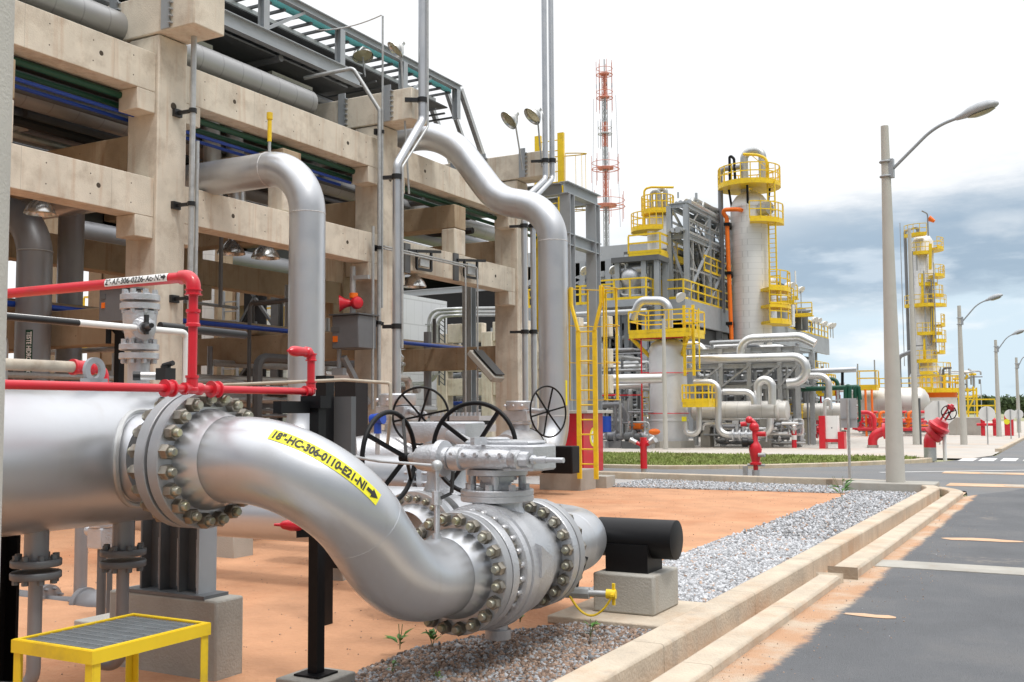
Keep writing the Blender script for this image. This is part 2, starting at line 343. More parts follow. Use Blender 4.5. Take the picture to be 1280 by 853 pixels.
def text_flat(mb, txt, origin, u, v, height, width=None, off=0.004):
    """lettering laid on a flat plate: origin = lower left corner"""
    V, Fc = text_mesh(txt, 1.0, 0.012); xs = [p[0] for p in V]; ys = [p[1] for p in V]; x0, x1, y0, y1 = min(xs), max(xs), min(ys), max(ys)
    u = Vector(u).normalized(); v = Vector(v).normalized(); nrm = u.cross(v); sy = height / (y1 - y0); sx = (width / (x1 - x0)) if width else sy
    mb.add([Vector(origin) + u * ((p[0] - x0) * sx) + v * ((p[1] - y0) * sy) + nrm * off for p in V], Fc)
    return (x1 - x0) * sx
# ================================================================== GROUND
KX0, KX1 = -2.53, -2.30           # inner kerb
def sheet(name, poly, z, m, jit=0.0, kind='structure'):
    mb = MB(); mb.add([(x, y, z) for x, y in poly], [tuple(range(len(poly)))]); o = mb.obj(name, m, smooth=False); o['kind'] = kind; return o
MT['soil'] = mat('orange soil', (0.53, 0.28, 0.155), 0.95, var=0.20, scale=1.3, bump=0.9, bscale=18, dirt=(0.42, 0.165, 0.07), dirtamt=0.85, dscale=0.42, streak=0.0)
MT['asphalt'] = mat('asphalt', (0.095, 0.10, 0.108), 0.85, var=0.16, scale=0.9, bump=0.7, bscale=110, dirt=(0.165, 0.155, 0.145), dirtamt=0.55, dscale=0.8)
MT['asphalt2'] = mat('side road asphalt', (0.17, 0.175, 0.18), 0.85, var=0.12, scale=0.5, bump=0.5, bscale=110, dirt=(0.24, 0.21, 0.18), dirtamt=0.5, dscale=0.4)
MT['sand'] = mat('washed sand', (0.60, 0.39, 0.25), 0.95, var=0.12, scale=1.5, bump=0.4, bscale=40, dirt=(0.62, 0.50, 0.38), dirtamt=0.7, dscale=1.1)
MT['pave'] = mat('pavement concrete', (0.47, 0.44, 0.40), 0.9, var=0.10, scale=0.8, dirt=(0.55, 0.36, 0.22), dirtamt=0.45, dscale=0.25)
MT['grass'] = mat('grass turf', (0.25, 0.30, 0.09), 0.9, var=0.35, scale=2.5, bump=0.8, bscale=12, dirt=(0.23, 0.20, 0.09), dirtamt=0.8, dscale=0.7)
MT['gravelbed'] = mat('gravel bed', (0.42, 0.41, 0.40), 0.95, var=0.4, scale=30, bump=0.15, bscale=30, dirt=(0.42, 0.41, 0.40), dirtamt=0.6, dscale=35)
MT['far'] = mat('far ground', (0.30, 0.30, 0.17), 0.95, var=0.25, scale=0.03)
MT['paint'] = mat('road paint', (0.72, 0.72, 0.70), 0.7, var=0.12, scale=3)
sheet('ground', [(-900, -60), (900, -60), (900, 1500), (-900, 1500)], -0.05, 'far')
sheet('soil_yard', [(-60, -12), (KX0, -12), (KX0, 22.9), (-4, 23.9), (-60, 23.9)], 0.0, 'soil')
def wob(n, a): return [rng.normal(0, a) for _ in range(n)]
# road, with a ragged sandy edge along the kerb
MT['road'] = mat('dusty asphalt', (0.138, 0.144, 0.153), 0.85, var=0.20, scale=0.9, bump=0.9, bscale=120, dirt=(0.17, 0.165, 0.16), dirtamt=0.6, dscale=0.9)
def dust_edge(ma, x0, w, col):
    """sand washed onto the asphalt beside the kerb, thinning out over w metres, plus loose patches"""
    t = ma.node_tree; b = t.nodes['Principled BSDF']; L = t.links.new; src = b.inputs['Base Color'].links[0].from_socket
    g = t.nodes.new('ShaderNodeNewGeometry'); se = t.nodes.new('ShaderNodeSeparateXYZ'); L(g.outputs['Position'], se.inputs[0])
    def nz(sc, d): q = t.nodes.new('ShaderNodeTexNoise'); q.inputs['Scale'].default_value = sc; q.inputs['Detail'].default_value = d; q.inputs['Roughness'].default_value = .65; L(g.outputs['Position'], q.inputs['Vector']); return q.outputs[0]
    def mt(op, a, v):
        q = t.nodes.new('ShaderNodeMath'); q.operation = op; L(a, q.inputs[0])
        if isinstance(v, float): q.inputs[1].default_value = v
        else: L(v, q.inputs[1])
        return q.outputs[0]
    def rp(v, a, c):
        q = t.nodes.new('ShaderNodeMapRange'); q.interpolation_type = 'SMOOTHSTEP'; L(v, q.inputs[0]); q.inputs[1].default_value = a; q.inputs[2].default_value = c; return q.outputs[0]
    e = mt('ADD', se.outputs[0], mt('MULTIPLY', mt('SUBTRACT', nz(1.4, 8), 0.5), 0.22)); e = mt('ADD', e, mt('MULTIPLY', mt('SUBTRACT', nz(16, 3), 0.5), 0.10))
    f = rp(e, x0 + w, x0); p = mt('MULTIPLY', rp(nz(0.55, 9), 0.60, 0.68), rp(nz(9, 3), 0.40, 0.60)); p = mt('MULTIPLY', p, 0.22); f = mt('MAXIMUM', f, p)
    m_ = t.nodes.new('ShaderNodeMix'); m_.data_type = 'RGBA'; L(f, m_.inputs[0]); L(src, m_.inputs[6])
    n2 = t.nodes.new('ShaderNodeMix'); n2.data_type = 'RGBA'; L(rp(nz(1.1, 8), .42, .62), n2.inputs[0]); n2.inputs[6].default_value = (*col, 1); n2.inputs[7].default_value = (.62, .50, .38, 1); L(n2.outputs[2], m_.inputs[7]); L(m_.outputs[2], b.inputs['Base Color'])
dust_edge(MT['road'], -1.78, .09, (.58, .34, .20))
sheet('sand_verge', [(KX1 - .01, -12), (-2.0, -12), (-2.0, 24.2), (KX1 - .01, 24.2)], -0.02, 'sand')
sheet('road', [(6.5, -12), (6.5, 24.4), (-0.9, 24.4), (-1.2, 22.9), (-1.7, 21.7), (-2.02, 20.6), (-2.05, -12)], 0.006, 'road')
sheet('side_road', [(-80, 24.3), (-4.2, 24.3), (-3.0, 23.7), (-2.0, 22.4), (-1.75, 20.0), (0, 20.0), (0, 24.0), (-0.9, 24.38), (6.5, 24.4), (60, 24.4), (60, 27.6), (8, 28.2), (7.5, 200), (-2.6, 200), (-2.6, 40), (-3.2, 37.3), (-4.1, 34), (-6.0, 31.0), (-8, 28.9), (-10, 27.7), (-80, 27.5)], 0.002, 'asphalt2')
sheet('concrete_apron', [(-80, 37.3), (-3.2, 37.3), (-2.7, 40), (-2.7, 42), (-80, 42)], 0.012, 'pave')
sheet('plant_yard', [(-120, 42), (-2.7, 42), (-2.7, 160), (-120, 160)], 0.0, MT['pave'])
# grass island between side road and pavement
gp = [(-80, 27.9), (-10.3, 28.1), (-8.3, 29.3), (-6.4, 31.5), (-4.7, 34.3), (-4.5, 35.6), (-5.2, 36.4), (-80, 36.6)]
sheet('grass_base', gp, 0.06, 'grass')
def inpoly(P, poly):
    r = np.zeros(len(P), bool); j = len(poly) - 1
    for i in range(len(poly)):
        xi, yi = poly[i]; xj, yj = poly[j]
        c = ((yi > P[:, 1]) != (yj > P[:, 1])) & (P[:, 0] < (xj - xi) * (P[:, 1] - yi) / (yj - yi + 1e-12) + xi); r ^= c; j = i
    return r
def blades(name, poly, n, hgt, label, z0=0.06):
    lo = np.min(poly, 0); hi = np.max(poly, 0); lo = np.maximum(lo, (-26, -100)); P = rng.uniform(lo, hi, (n, 2)); P = P[inpoly(P, poly)]; n = len(P)
    th = rng.uniform(0, 6.28, n); h = hgt * rng.uniform(0.4, 1.3, n); w = 0.035; V = np.zeros((n, 3, 3)); cl = np.sin(P[:, 0] * 1.7) * np.sin(P[:, 1] * 2.1) * .5 + 1; h *= cl
    V[:, 0, 0] = P[:, 0] - w * np.cos(th); V[:, 0, 1] = P[:, 1] - w * np.sin(th); V[:, 1, 0] = P[:, 0] + w * np.cos(th); V[:, 1, 1] = P[:, 1] + w * np.sin(th)
    V[:, 2, 0] = P[:, 0] + rng.normal(0, h * .4); V[:, 2, 1] = P[:, 1] + rng.normal(0, h * .4); V[:, :2, 2] = z0; V[:, 2, 2] = z0 + h
    mb = MB(); mb.v = V.reshape(-1, 3).tolist(); mb.f = [(3 * i, 3 * i + 1, 3 * i + 2) for i in range(n)]; mb.m = [0] * n
    o = mb.obj(name, 'grass', smooth=False, origin=(0, 0, 0)); tag(o, label, 'grass', kind='stuff')
blades('grass', gp, 42000, 0.075, 'dry green grass on the island between side road and plant pavement')
# kerb round the grass island, pavement edge
def kerb(name, path, w, z, m='kerb', label=None, cat='kerb', z0=-0.06, bev=0.02):
    mb = MB(); n = len(path); L = []
    for i, p in enumerate(path):
        a = Vector(path[max(i - 1, 0)]); b = Vector(path[min(i + 1, n - 1)]); d = (b - a); d = Vector((d.x, d.y)).normalized(); L.append((Vector((p[0], p[1])), Vector((-d.y, d.x))))
    vs = []
    for p, q in L:
        for s_, zz in ((-1, z0), (-1, z), (1, z), (1, z0)): vs.append((p.x + q.x * s_ * w / 2, p.y + q.y * s_ * w / 2, zz))
    fs = [(4 * i + k, 4 * i + 4 + k, 4 * i + 4 + (k + 1) % 4, 4 * i + (k + 1) % 4) for i in range(n - 1) for k in range(4)] + [(3, 2, 1, 0), tuple(4 * n - 4 + k for k in range(4))]
    mb.add(vs, fs); return one(mb, name, m, label, cat, bevel=bev)
def arc2(c, r, a0, a1, n=10): return [(c[0] + r * math.cos(R(a0 + (a1 - a0) * i / n)), c[1] + r * math.sin(R(a0 + (a1 - a0) * i / n))) for i in range(n + 1)]
kerb('kerb', [(-80, 27.75), (-10.2, 27.9), (-8.2, 29.1), (-6.2, 31.3), (-4.5, 34.2), (-4.2, 35.6), (-5.0, 36.6), (-80, 36.8)], 0.22, 0.10, label='low sandy kerb round the grass island')
ik = [(-2.42, y) for y in (-6, -2, 2, 5, 8, 11, 14, 17, 19.6)] + arc2((-4.6, 20.6), 2.18, 0, 78, 10) + [(-6, 22.9), (-12, 23.6), (-80, 23.9)]
kerb('kerb', ik, 0.23, 0.17, label='tall continuous concrete kerb holding back the grey gravel strip')
kerb('kerb', [(-2.10, y) for y in (-6, -2, 2, 5, 7, 9, 10.05)], 0.21, 0.075, label='near low gutter kerb, ending at the gap in the road gutter')
kerb('kerb', [(-2.03, y) for y in (10.3, 12, 14, 16, 18, 19.8)] + arc2((-4.2, 20.7), 2.17, 0, 80, 10) + [(-5.4, 23.0)], 0.24, 0.10, label='far low gutter kerb curving round the street corner')
kerb('kerb', [(-2.75, 44), (-2.75, 60), (-2.75, 120)], 0.2, 0.1, label='straight far kerb beside the row of distant lamp poles')
# drain covers and stains on the road
one(MB().ab((-1.9, 11.25, 0.0), (6.0, 11.75, 0.016)), 'drain_cover', 'concg', 'long grey concrete drain cover strip crossing the near road', 'drain cover', bevel=0.004)
for i, (px, py, sx, sy) in enumerate(((1230, 592, 1.9, 0.8), (1262, 608, 2.4, 0.9))):
    p = at(px, py, Z=0); t = thing('manhole', ('far', 'near')[i] + ' round iron manhole cover set in a pale concrete patch on the road', 'manhole', (p.x, p.y, 0.008))
    MB().ab((p.x - sx / 2, p.y - sy / 2, 0.004), (p.x + sx / 2, p.y + sy / 2, 0.010)).obj('concrete_patch', 'sand', t)
    MB().cyl((p.x + .2, p.y, 0.006), (p.x + .2, p.y, 0.016), 0.32, n=24).obj('cover', 'beige', t)
mb = MB()
for a in ((1210, 575), (1235, 575), (1262, 575), (1290, 575), (1320, 575)):
    p = at(*a, Z=0); mb.ab((p.x - .22, p.y - 1.0, .006), (p.x + .22, p.y + 1.0, .010))
p = at(1100, 591, Z=0); q = at(1300, 588, Z=0); mb.bar((p.x, p.y, .008), (q.x, q.y, .008), 0.14, .003)
struct(mb, 'road_markings', 'paint')
mb = MB()
for px, py, r, e in ((1086, 771, .11, 1.9), (1225, 676, .25, 2.0)):
    p = at(px, py, Z=0); k = 14
    mb.add([(p.x + r * e * math.cos(6.283 * i / k) * (1 + rng.normal(0, .06)), p.y + r * .6 * math.sin(6.283 * i / k) * (1 + rng.normal(0, .2)), .0105) for i in range(k)], [tuple(range(k))])
struct(mb, 'sand_stains', 'sand')
# gravel: bed plus stones
MT['stone'] = mat('gravel stone', (0.40, 0.39, 0.38), 0.9, var=0.3, scale=40)
t_ = MT['stone'].node_tree; at_ = t_.nodes.new('ShaderNodeAttribute'); at_.attribute_name = 'tint'; t_.links.new(at_.outputs['Color'], t_.nodes['Principled BSDF'].inputs['Base Color'])
ICO_V = []; ph = (1 + 5 ** .5) / 2
for a, b in ((-1, ph), (1, ph), (-1, -ph), (1, -ph)): ICO_V += [(a, b, 0)]
for a, b in ((-1, ph), (1, ph), (-1, -ph), (1, -ph)): ICO_V += [(0, a, b)]
for a, b in ((ph, -1), (ph, 1), (-ph, -1), (-ph, 1)): ICO_V += [(a, 0, b)]
ICO_V = np.array(ICO_V) / np.linalg.norm(ICO_V[0]); ICO_F = np.array([(0,11,5),(0,5,1),(0,1,7),(0,7,10),(0,10,11),(1,5,9),(5,11,4),(11,10,2),(10,7,6),(7,1,8),(3,9,4),(3,4,2),(3,2,6),(3,6,8),(3,8,9),(4,9,5),(2,4,11),(6,2,10),(8,6,7),(9,8,1)])
def stones(name, P, size, z, brown, label, dark=1.0):
    n = len(P); sc = size * rng.uniform(0.55, 1.35, (n, 1, 1)) * rng.uniform(0.6, 1.15, (n, 1, 3)); V = ICO_V[None] * sc * (1 + rng.normal(0, .16, (n, 12, 1)))
    a = rng.uniform(0, 6.28, n); b = rng.uniform(-.9, .9, n); ca, sa, cb, sb = np.cos(a), np.sin(a), np.cos(b), np.sin(b)
    y = V[:, :, 1] * cb[:, None] - V[:, :, 2] * sb[:, None]; zz = V[:, :, 1] * sb[:, None] + V[:, :, 2] * cb[:, None]; x = V[:, :, 0] * ca[:, None] - y * sa[:, None]; y2 = V[:, :, 0] * sa[:, None] + y * ca[:, None]
    V = np.stack([x + P[:, 0:1], y2 + P[:, 1:2], zz + (z + rng.uniform(0, size * .9, n))[:, None]], -1).reshape(-1, 3)
    Fa = (ICO_F[None] + (np.arange(n) * 12)[:, None, None]).reshape(-1, 3)
    me = bpy.data.meshes.new(name); me.vertices.add(len(V)); me.vertices.foreach_set('co', V.ravel()); me.loops.add(Fa.size); me.loops.foreach_set('vertex_index', Fa.ravel().astype(np.int32))
    me.polygons.add(len(Fa)); me.polygons.foreach_set('loop_start', np.arange(0, Fa.size, 3, dtype=np.int32)); me.update(calc_edges=True)
    g = rng.uniform(0.21, 0.67, n); T = np.stack([g * 0.97, g * 0.99, g * 1.03, np.ones(n)], -1)
    wb = rng.uniform(0, 1, n) < brown; T[wb, 0] *= 1.05; T[wb, 1] *= 0.72; T[wb, 2] *= 0.52; T[:, :3] *= np.where(wb, .82, 1)[:, None] * dark
    ca_ = me.color_attributes.new('tint', 'FLOAT_COLOR', 'POINT'); ca_.data.foreach_set('color', np.repeat(T, 12, 0).ravel().astype(np.float32))
    me.materials.append(MT['stone']); o = bpy.data.objects.new(name, me); S.collection.objects.link(o); return tag(o, label, 'gravel', kind='stuff')
nearp = [(KX0, -1), (KX0, 7.15), (-3.35, 7.25), (-3.75, 6.6), (-4.0, 5.9), (-3.92, 5.0), (-3.9, -1)]
sheet('gravel_bed_near', nearp, 0.006, MT['gravelbed'])
midp = [(KX0, 8.25), (KX0, 20.5), (-3.1, 22.3), (-4.5, 22.75), (-12.5, 23.5), (-12.5, 20.9), (-9.2, 20.7), (-3.95, 20.9), (-3.9, 19), (-3.95, 15), (-3.9, 8.4)]
sheet('gravel_bed_far', midp, 0.007, MT['gravelbed'])
def scatter(poly, n, ylo=None, dens=None):
    lo = np.min(poly, 0); hi = np.max(poly, 0)
    if ylo is not None: lo = np.maximum(lo, ylo[0]); hi = np.minimum(hi, ylo[1])
    P = rng.uniform(lo, hi, (n, 2)); return P[inpoly(P, poly)]
stones('gravel', scatter(nearp, 26000, ((-9, 3.4), (9, 9))), 0.0155, 0.012, 0.62, 'brown stained gravel under the main valve beside the kerb', .72)
stones('gravel', np.vstack([scatter(midp, 21000, ((-3.96, 8.0), (KX0, 13.0))), scatter(midp, 34000, ((-9, 13), (KX0, 23.6)))]), 0.019, 0.014, 0.06, 'clean grey gravel strip between orange soil and kerb')
Pl = scatter([(-9, 4), (-4.0, 4), (-4.0, 20.6), (-12, 20.6), (-12, 9)], 1300); stones('soil_pebbles', Pl, 0.006, 0.0, 1.0, 'tiny scattered pebbles and clods on the orange soil')
Pl = scatter([(-2.0, 4), (-1.2, 4), (-1.2, 19), (-2.0, 19)], 500); stones('road_grit', Pl, 0.0045, 0.006, .9, 'loose grit on the sandy road edge')
one(MB().ab((-3.62, 7.2, 0.0), (KX0 + .003, 8.25, 0.06)), 'slab', 'kerb', 'thin pale concrete slab under the trunnion plinth', 'slab', bevel=0.01)

# ================================================================== FOREGROUND PIPING
HX, HZ, HR = -4.94, 1.36, 0.385      # header axis
BY = 4.18                            # branch axis (along X)
PR = 0.2285                          # 18 inch pipe
# --- bolt prototypes
def stud(nutr, nuth, sr, sl, two=True, gap=0.12):
    """stud along local Z centred on 0, nuts either side of a flange pair `gap` thick"""
    mb = MB()
    mb.cyl((0, 0, -gap / 2 - .004), (0, 0, gap / 2 + .004), sr, n=8)
    for s_ in ((1, -1) if two else (1,)):
        mb.mi(0); a0 = 0
        mb.lathe((0, 0, s_ * gap / 2), (0, 0, s_), [(0, nutr), (nuth * .85, nutr), (nuth, nutr * .88)], 6)
        mb.mi(1); mb.lathe((0, 0, s_ * (gap / 2 + nuth * .98)), (0, 0, s_), [(0, sr), (sl * .8, sr), (sl, sr * .8)], 10)
    return mb
def ring_bolts(parent, c, d, rad, n, proto_mb, mats, ph=0.5):
    c = Vector(c); x, y, d = MB().frame(d); src = None; q = d.to_track_quat('Z', 'Y')
    for i in range(n):
        a = 2 * math.pi * (i + ph) / n; p = c + (x * math.cos(a) + y * math.sin(a)) * rad
        rot = (q @ Matrix.Rotation(a, 3, 'Z').to_quaternion()).to_euler()
        if src is None:
            src = proto_mb.obj('bolt', mats, parent, origin=(0, 0, 0)); po = ORG[parent.name]; src.location = [p[k] - po[k] for k in range(3)]; src.rotation_euler = rot
        else: share(src, parent, p, rot)
# --- header
t = thing('header_pipe', 'thick silver header pipe running along the left edge with a bolted side branch', 'pipe', (HX, BY, 0))
mb = MB(); mb.lathe((HX, -1.2, HZ), (0, 1, 0), [(0, HR), (BY + 1.2 + .36, HR), (BY + 1.2 + .44, HR * .97), (BY + 1.2 + .53, HR * .82), (BY + 1.2 + .58, HR * .55), (BY + 1.2 + .6, 0.02)], 64); mb.obj('shell', 'silver', t)
nx = HX + HR   # header surface
mb = MB(); mb.lathe((HX, BY, HZ), (1, 0, 0), [(0.05, .245), (HR - .01, .245), (HR + .045, .232)], 48); mb.obj('branch_neck', 'silver', t)
mb = MB(); 
for i in range(64):
    a = 2 * math.pi * i / 64; 
rs = .265; pts = []
for i in range(65):
    a = 2 * math.pi * i / 64; dy = rs * math.cos(a); dz = rs * math.sin(a); pts.append((HX + math.sqrt(max(HR ** 2 - dz ** 2, 0)) + .004, BY + dy, HZ + dz))
mb.tube(pts, .017, 8, caps=False); mb.obj('weld_ring', 'galv', t)
FX = -4.22   # gasket plane of the branch flange pair
def wn_flange(parent, face, d, hub=.14, name='flange', m='silver', rp=PR, ro=.37, th=.075, rh=.272):
    """weld neck flange: face point, d points from the face towards the pipe"""
    mb = MB(); mb.lathe(face, d, [(0, .27), (.005, .27), (.005, ro - .004), (.009, ro), (th, ro), (th + .004, ro - .004), (th + .004, rh), (th + hub * .25, rh * .985), (th + hub * .7, rp + .02), (th + hub, rp + .002)], 72, caps=False)
    n6 = 72 * 6; mb.m = [0 if k < n6 - 72 else 1 for k in range(len(mb.m))]; return mb.obj(name, ['flangegrey', m], parent)
wn_flange(t, (FX, BY, HZ), (-1, 0, 0), hub=.12, m='silver')
# lifting lug and top nozzle on the header
lg = at(131, 478, X=HX)
mb = MB(); prof = [(-.085, 0), (-.07, .10)] + [(.07 * math.cos(a), .13 + .07 * math.sin(a)) for a in np.linspace(math.pi, 0, 9)] + [(.07, .10), (.085, 0)]
n_ = len(prof); hole = [(.032 * math.cos(a), .12 + .04 * math.sin(a)) for a in np.linspace(0, 2 * math.pi, 13)[:-1]]
def lug(mb, cx, cy, cz, s=1.0, dx=.012):
    # plate in the Y-Z plane: ring strip round the hole, then the foot
    outer = [(.07 * s * math.cos(a), .12 * s + .075 * s * math.sin(a)) for a in np.linspace(0, 2 * math.pi, 25)[:-1]]; inner = [(.036 * s * math.cos(a), .12 * s + .042 * s * math.sin(a)) for a in np.linspace(0, 2 * math.pi, 25)[:-1]]
    vs = [(cx + e * dx, cy + q[0], cz + q[1]) for e in (-1, 1) for L_ in (outer, inner) for q in L_]; fs = []
    for i in range(24):
        j = (i + 1) % 24; fs += [(i, j, 24 + j, 24 + i), (48 + i, 72 + i, 72 + j, 48 + j), (i, 48 + i, 48 + j, j), (24 + i, 24 + j, 72 + j, 72 + i)]
    mb.add(vs, fs); mb.ab((cx - dx, cy - .085 * s, cz), (cx + dx, cy + .085 * s, cz + .075 * s))
lug(mb, HX + .03, lg.y - .1, HZ + HR - .01, 1.0); mb.obj('lifting_lug', 'steel', t)
# --- S-shaped offset pipe
t = thing('offset_pipe', 'large silver pipe bending down in an S with a yellow line number label', 'pipe', (-3.33, 4.6, 0))
A0 = Vector((FX + .062 + .14, BY, HZ)); P1 = Vector((-3.37, BY, HZ)); zl = 0.63; P2 = Vector((-3.37, BY + .72, zl)); EY = 5.32; B0 = Vector((-3.37, EY, zl))
path = fillet([A0, P1, P2, B0], [.686, .686], 28)
MB().tube(path, PR, 72, caps=False).obj('bend', 'silver', t)
wn_flange(t, (FX + .012, BY, HZ), (1, 0, 0), hub=.14)
wn_flange(t, (-3.37, EY + .205, zl), (0, -1, 0), hub=.14)
wmb = MB()
for k in (28,): 
    k = min(k, len(path) - 2); wmb.torus(path[k], (path[k + 1] - path[k - 1]), PR - .0010, .0022, 64, 6)
wmb.obj('weld_seam', 'silver', t)
# line number label wrapped on the bend
def curve_map(path, ref):
    L = [0]
    for a, b in zip(path[:-1], path[1:]): L.append(L[-1] + (b - a).length)
    def f(s, v, r):
        k = max(0, min(len(L) - 2, int(np.searchsorted(L, s) - 1))); q = (s - L[k]) / max(L[k + 1] - L[k], 1e-9); p = path[k].lerp(path[k + 1], q)
        ta = (path[k + 1] - path[max(k - 1, 0)]).normalized(); tb = (path[min(k + 2, len(path) - 1)] - path[k]).normalized(); tt = ta.lerp(tb, q).normalized()
        e1 = (ref - tt * ref.dot(tt)).normalized(); e2 = e1.cross(tt); e2 = -e2 if e2.z < 0 else e2; a = v / r
        return p + (e1 * math.cos(a) + e2 * math.sin(a)) * r
    return f, L[-1]
ref = Vector((0.35, -0.72, 0.62)); cm, Lt = curve_map(path, ref)
TB = .035
def wrap_label(parent, cm, r, s0, s1, v0, v1, txt, mback, arrow=True, part='label_plate', marg=.02, tw=None):
    mb = MB(); nu, nv = 30, 5; vs = [cm(s0 + (s1 - s0) * i / nu, v0 + (v1 - v0) * j / nv, r + .0025) for i in range(nu + 1) for j in range(nv + 1)]
    mb.add(vs, [(i * (nv + 1) + j, (i + 1) * (nv + 1) + j, (i + 1) * (nv + 1) + j + 1, i * (nv + 1) + j + 1) for i in range(nu) for j in range(nv)]); lab = mb.obj(part, mback, parent)
    V, Fc = text_mesh(txt, 1.0, TB); xs = [p[0] for p in V]; ysx = [p[1] for p in V]; h = (v1 - v0) * .74; sy = h / (max(ysx) - min(ysx)); al = (v1 - v0) * .8 if arrow else 0
    w = (s1 - s0) - 2 * marg - al; sx = w / (max(xs) - min(xs)); vb = (v0 + v1) / 2 - h / 2
    mb = MB(); mb.add([cm(s0 + marg + (p[0] - min(xs)) * sx, vb + (p[1] - min(ysx)) * sy, r + .0055) for p in V], Fc)
    if arrow:
        a0 = s1 - marg * .6 - al * .95; hh = (v1 - v0); mid = (v0 + v1) / 2
        pts = [(a0, mid - hh * .14), (a0 + al * .42, mid - hh * .14), (a0 + al * .42, mid - hh * .36), (a0 + al * .95, mid), (a0 + al * .42, mid + hh * .36), (a0 + al * .42, mid + hh * .14), (a0, mid + hh * .14)]
        mb.add([cm(p[0], p[1], r + .0055) for p in pts], [(0, 1, 5, 6), (1, 2, 3), (1, 3, 5), (3, 4, 5)])
    mb.obj('lettering', 'ink', lab, origin=ORG[lab.name])
wrap_label(t, cm, PR, 0.33, 0.79, .006, .080, '18"-HC-306-0110-E21-NI', 'signy', marg=.012)
ring_bolts(t, (FX + .006, BY, HZ), (1, 0, 0), .327, 20, stud(.042, .050, .024, .030, gap=.168), ['bolt', 'studend'])
# --- main ball valve
VY0 = EY + .212; VY1 = VY0 + .94; VX = -3.37; VC = (VX, VY0 + .46, zl)
t = thing('ball_valve', 'big silver flanged ball valve with a horizontal gearbox and handwheel', 'valve', (VX, VC[1], 0))
mb = MB(); mb.lathe((VX, VY0, zl), (0, 1, 0), [(0, .27), (.004, .27), (.004, .366), (.01, .37), (.075, .37), (.08, .366), (.082, .31), (.11, .305), (.14, .31), (.145, .365), (.152, .385), (.20, .388), (.206, .372), (.216, .372), (.222, .395), (.30, .398), (.308, .385), (.33, .38), (.42, .376), (.55, .362), (.67, .325), (.76, .29), (.83, .28), (.85, .28), (.853, .366), (.858, .37), (.93, .37), (.94, .366), (.94, .2)], 72); mb.obj('body', 'cast', t)
mb = MB()
for i in range(26):
    a = 2 * math.pi * (i + .5) / 26; c = Vector((VX + .352 * math.cos(a), VY0 + .158, zl + .352 * math.sin(a)))
    mb.lathe(c + Vector((0, -.052, 0)), (0, 1, 0), [(0, .012), (.008, .019), (.05, .02)], 10); mb.lathe(c + Vector((0, .10, 0)), (0, 1, 0), [(0, .020), (.05, .020)], 8)
mb.obj('body_bolt', 'castbolt', t)
o = t.children[-1]; o['kind'] = 'stuff'
mb = MB(); mb.lathe((VX, VC[1], .14), (0, 0, 1), [(0, .085), (.06, .085), (.06, .065), (.25, .07)], 28); mb.obj('drain_boss', 'cast', t)
# trunnion lug plate on the right flank
mb = MB(); q0 = Vector((VX + .34, VY0 + .27, zl + .08)); mb.add([(VX + .36, VY0 + .29, zl + .16), (VX + .36, VY0 + .29, zl - .06), (VX + .35, VY0 + .52, zl + .04), (VX + .41, VY0 + .29, zl + .145), (VX + .41, VY0 + .29, zl - .05), (VX + .385, VY0 + .50, zl + .045)], [(0, 1, 2), (3, 5, 4), (0, 3, 4, 1), (1, 4, 5, 2), (2, 5, 3, 0)]); mb.obj('lifting_lug', 'cast', t, smooth=False)
bz = zl + .275
mb = MB(); mb.lathe((VX, VC[1], bz - .02), (0, 0, 1), [(0, .22), (.03, .20), (.10, .165), (.14, .165), (.142, .235), (.148, .24), (.175, .24), (.178, .236), (.182, .236), (.185, .24), (.213, .24), (.218, .235), (.218, .1), (.225, .095), (.36, .09)], 48); mb.obj('bonnet', 'cast', t)
mb = MB(); mb.lathe((VX, VC[1], bz + .245), (0, 0, 1), [(0, .11), (.012, .11), (.014, .13), (.04, .13), (.042, .085)], 32); mb.lathe((VX, VC[1], bz + .288), (0, 0, 1), [(0, .19), (.005, .2), (.04, .2), (.045, .19)], 40)
for i in range(8):
    a = 2 * math.pi * (i + .3) / 8; x, y = VX + .195 * math.cos(a), VC[1] + .195 * math.sin(a)
    mb.cyl((x, y, bz + .19), (x, y, bz + .235), .026, n=6); a2 = a + .2; x, y = VX + .165 * math.cos(a2), VC[1] + .165 * math.sin(a2)
    if i % 2 == 0: mb.cyl((x, y, bz + .2), (x, y, bz + .29), .026, n=14)
mb.obj('yoke', 'cast', t)
gz = bz + .325
g = MB(); M_ = g
# gearbox: quadrant housing plus worm tube along -X
ol = [(-.30, -.10), (-.26, -.155), (.10, -.155), (.30, -.12), (.33, -.06), (.33, .14), (.24, .24), (.05, .30), (-.14, .26), (-.27, .12)]
def prism(mb, outline, z0, z1, off, inset=.015):
    n = len(outline); cx = sum(p[0] for p in outline) / n; cy = sum(p[1] for p in outline) / n
    lay = [(z0, 1 - inset * 3), (z0 + .012, 1), (z1 - .012, 1), (z1, 1 - inset * 3)]; vs = [(off[0] + cx + (p[0] - cx) * k, off[1] + cy + (p[1] - cy) * k, zz) for zz, k in lay for p in outline]
    fs = [(l * n + i, l * n + (i + 1) % n, (l + 1) * n + (i + 1) % n, (l + 1) * n + i) for l in range(3) for i in range(n)] + [tuple(range(n - 1, -1, -1)), tuple(3 * n + i for i in range(n))]; mb.add(vs, fs)
prism(g, ol, gz, gz + .165, (VX + .03, VC[1])); prism(g, [(p[0] * .8, p[1] * .8 + .02) for p in ol], gz + .165, gz + .19, (VX + .03, VC[1])); g.lathe((VX, VC[1], gz + .19), (0, 0, 1), [(0, .085), (.012, .085), (.02, .07), (.024, .0)], 24, caps=False)
wy = VC[1] - .185; wz = gz + .075
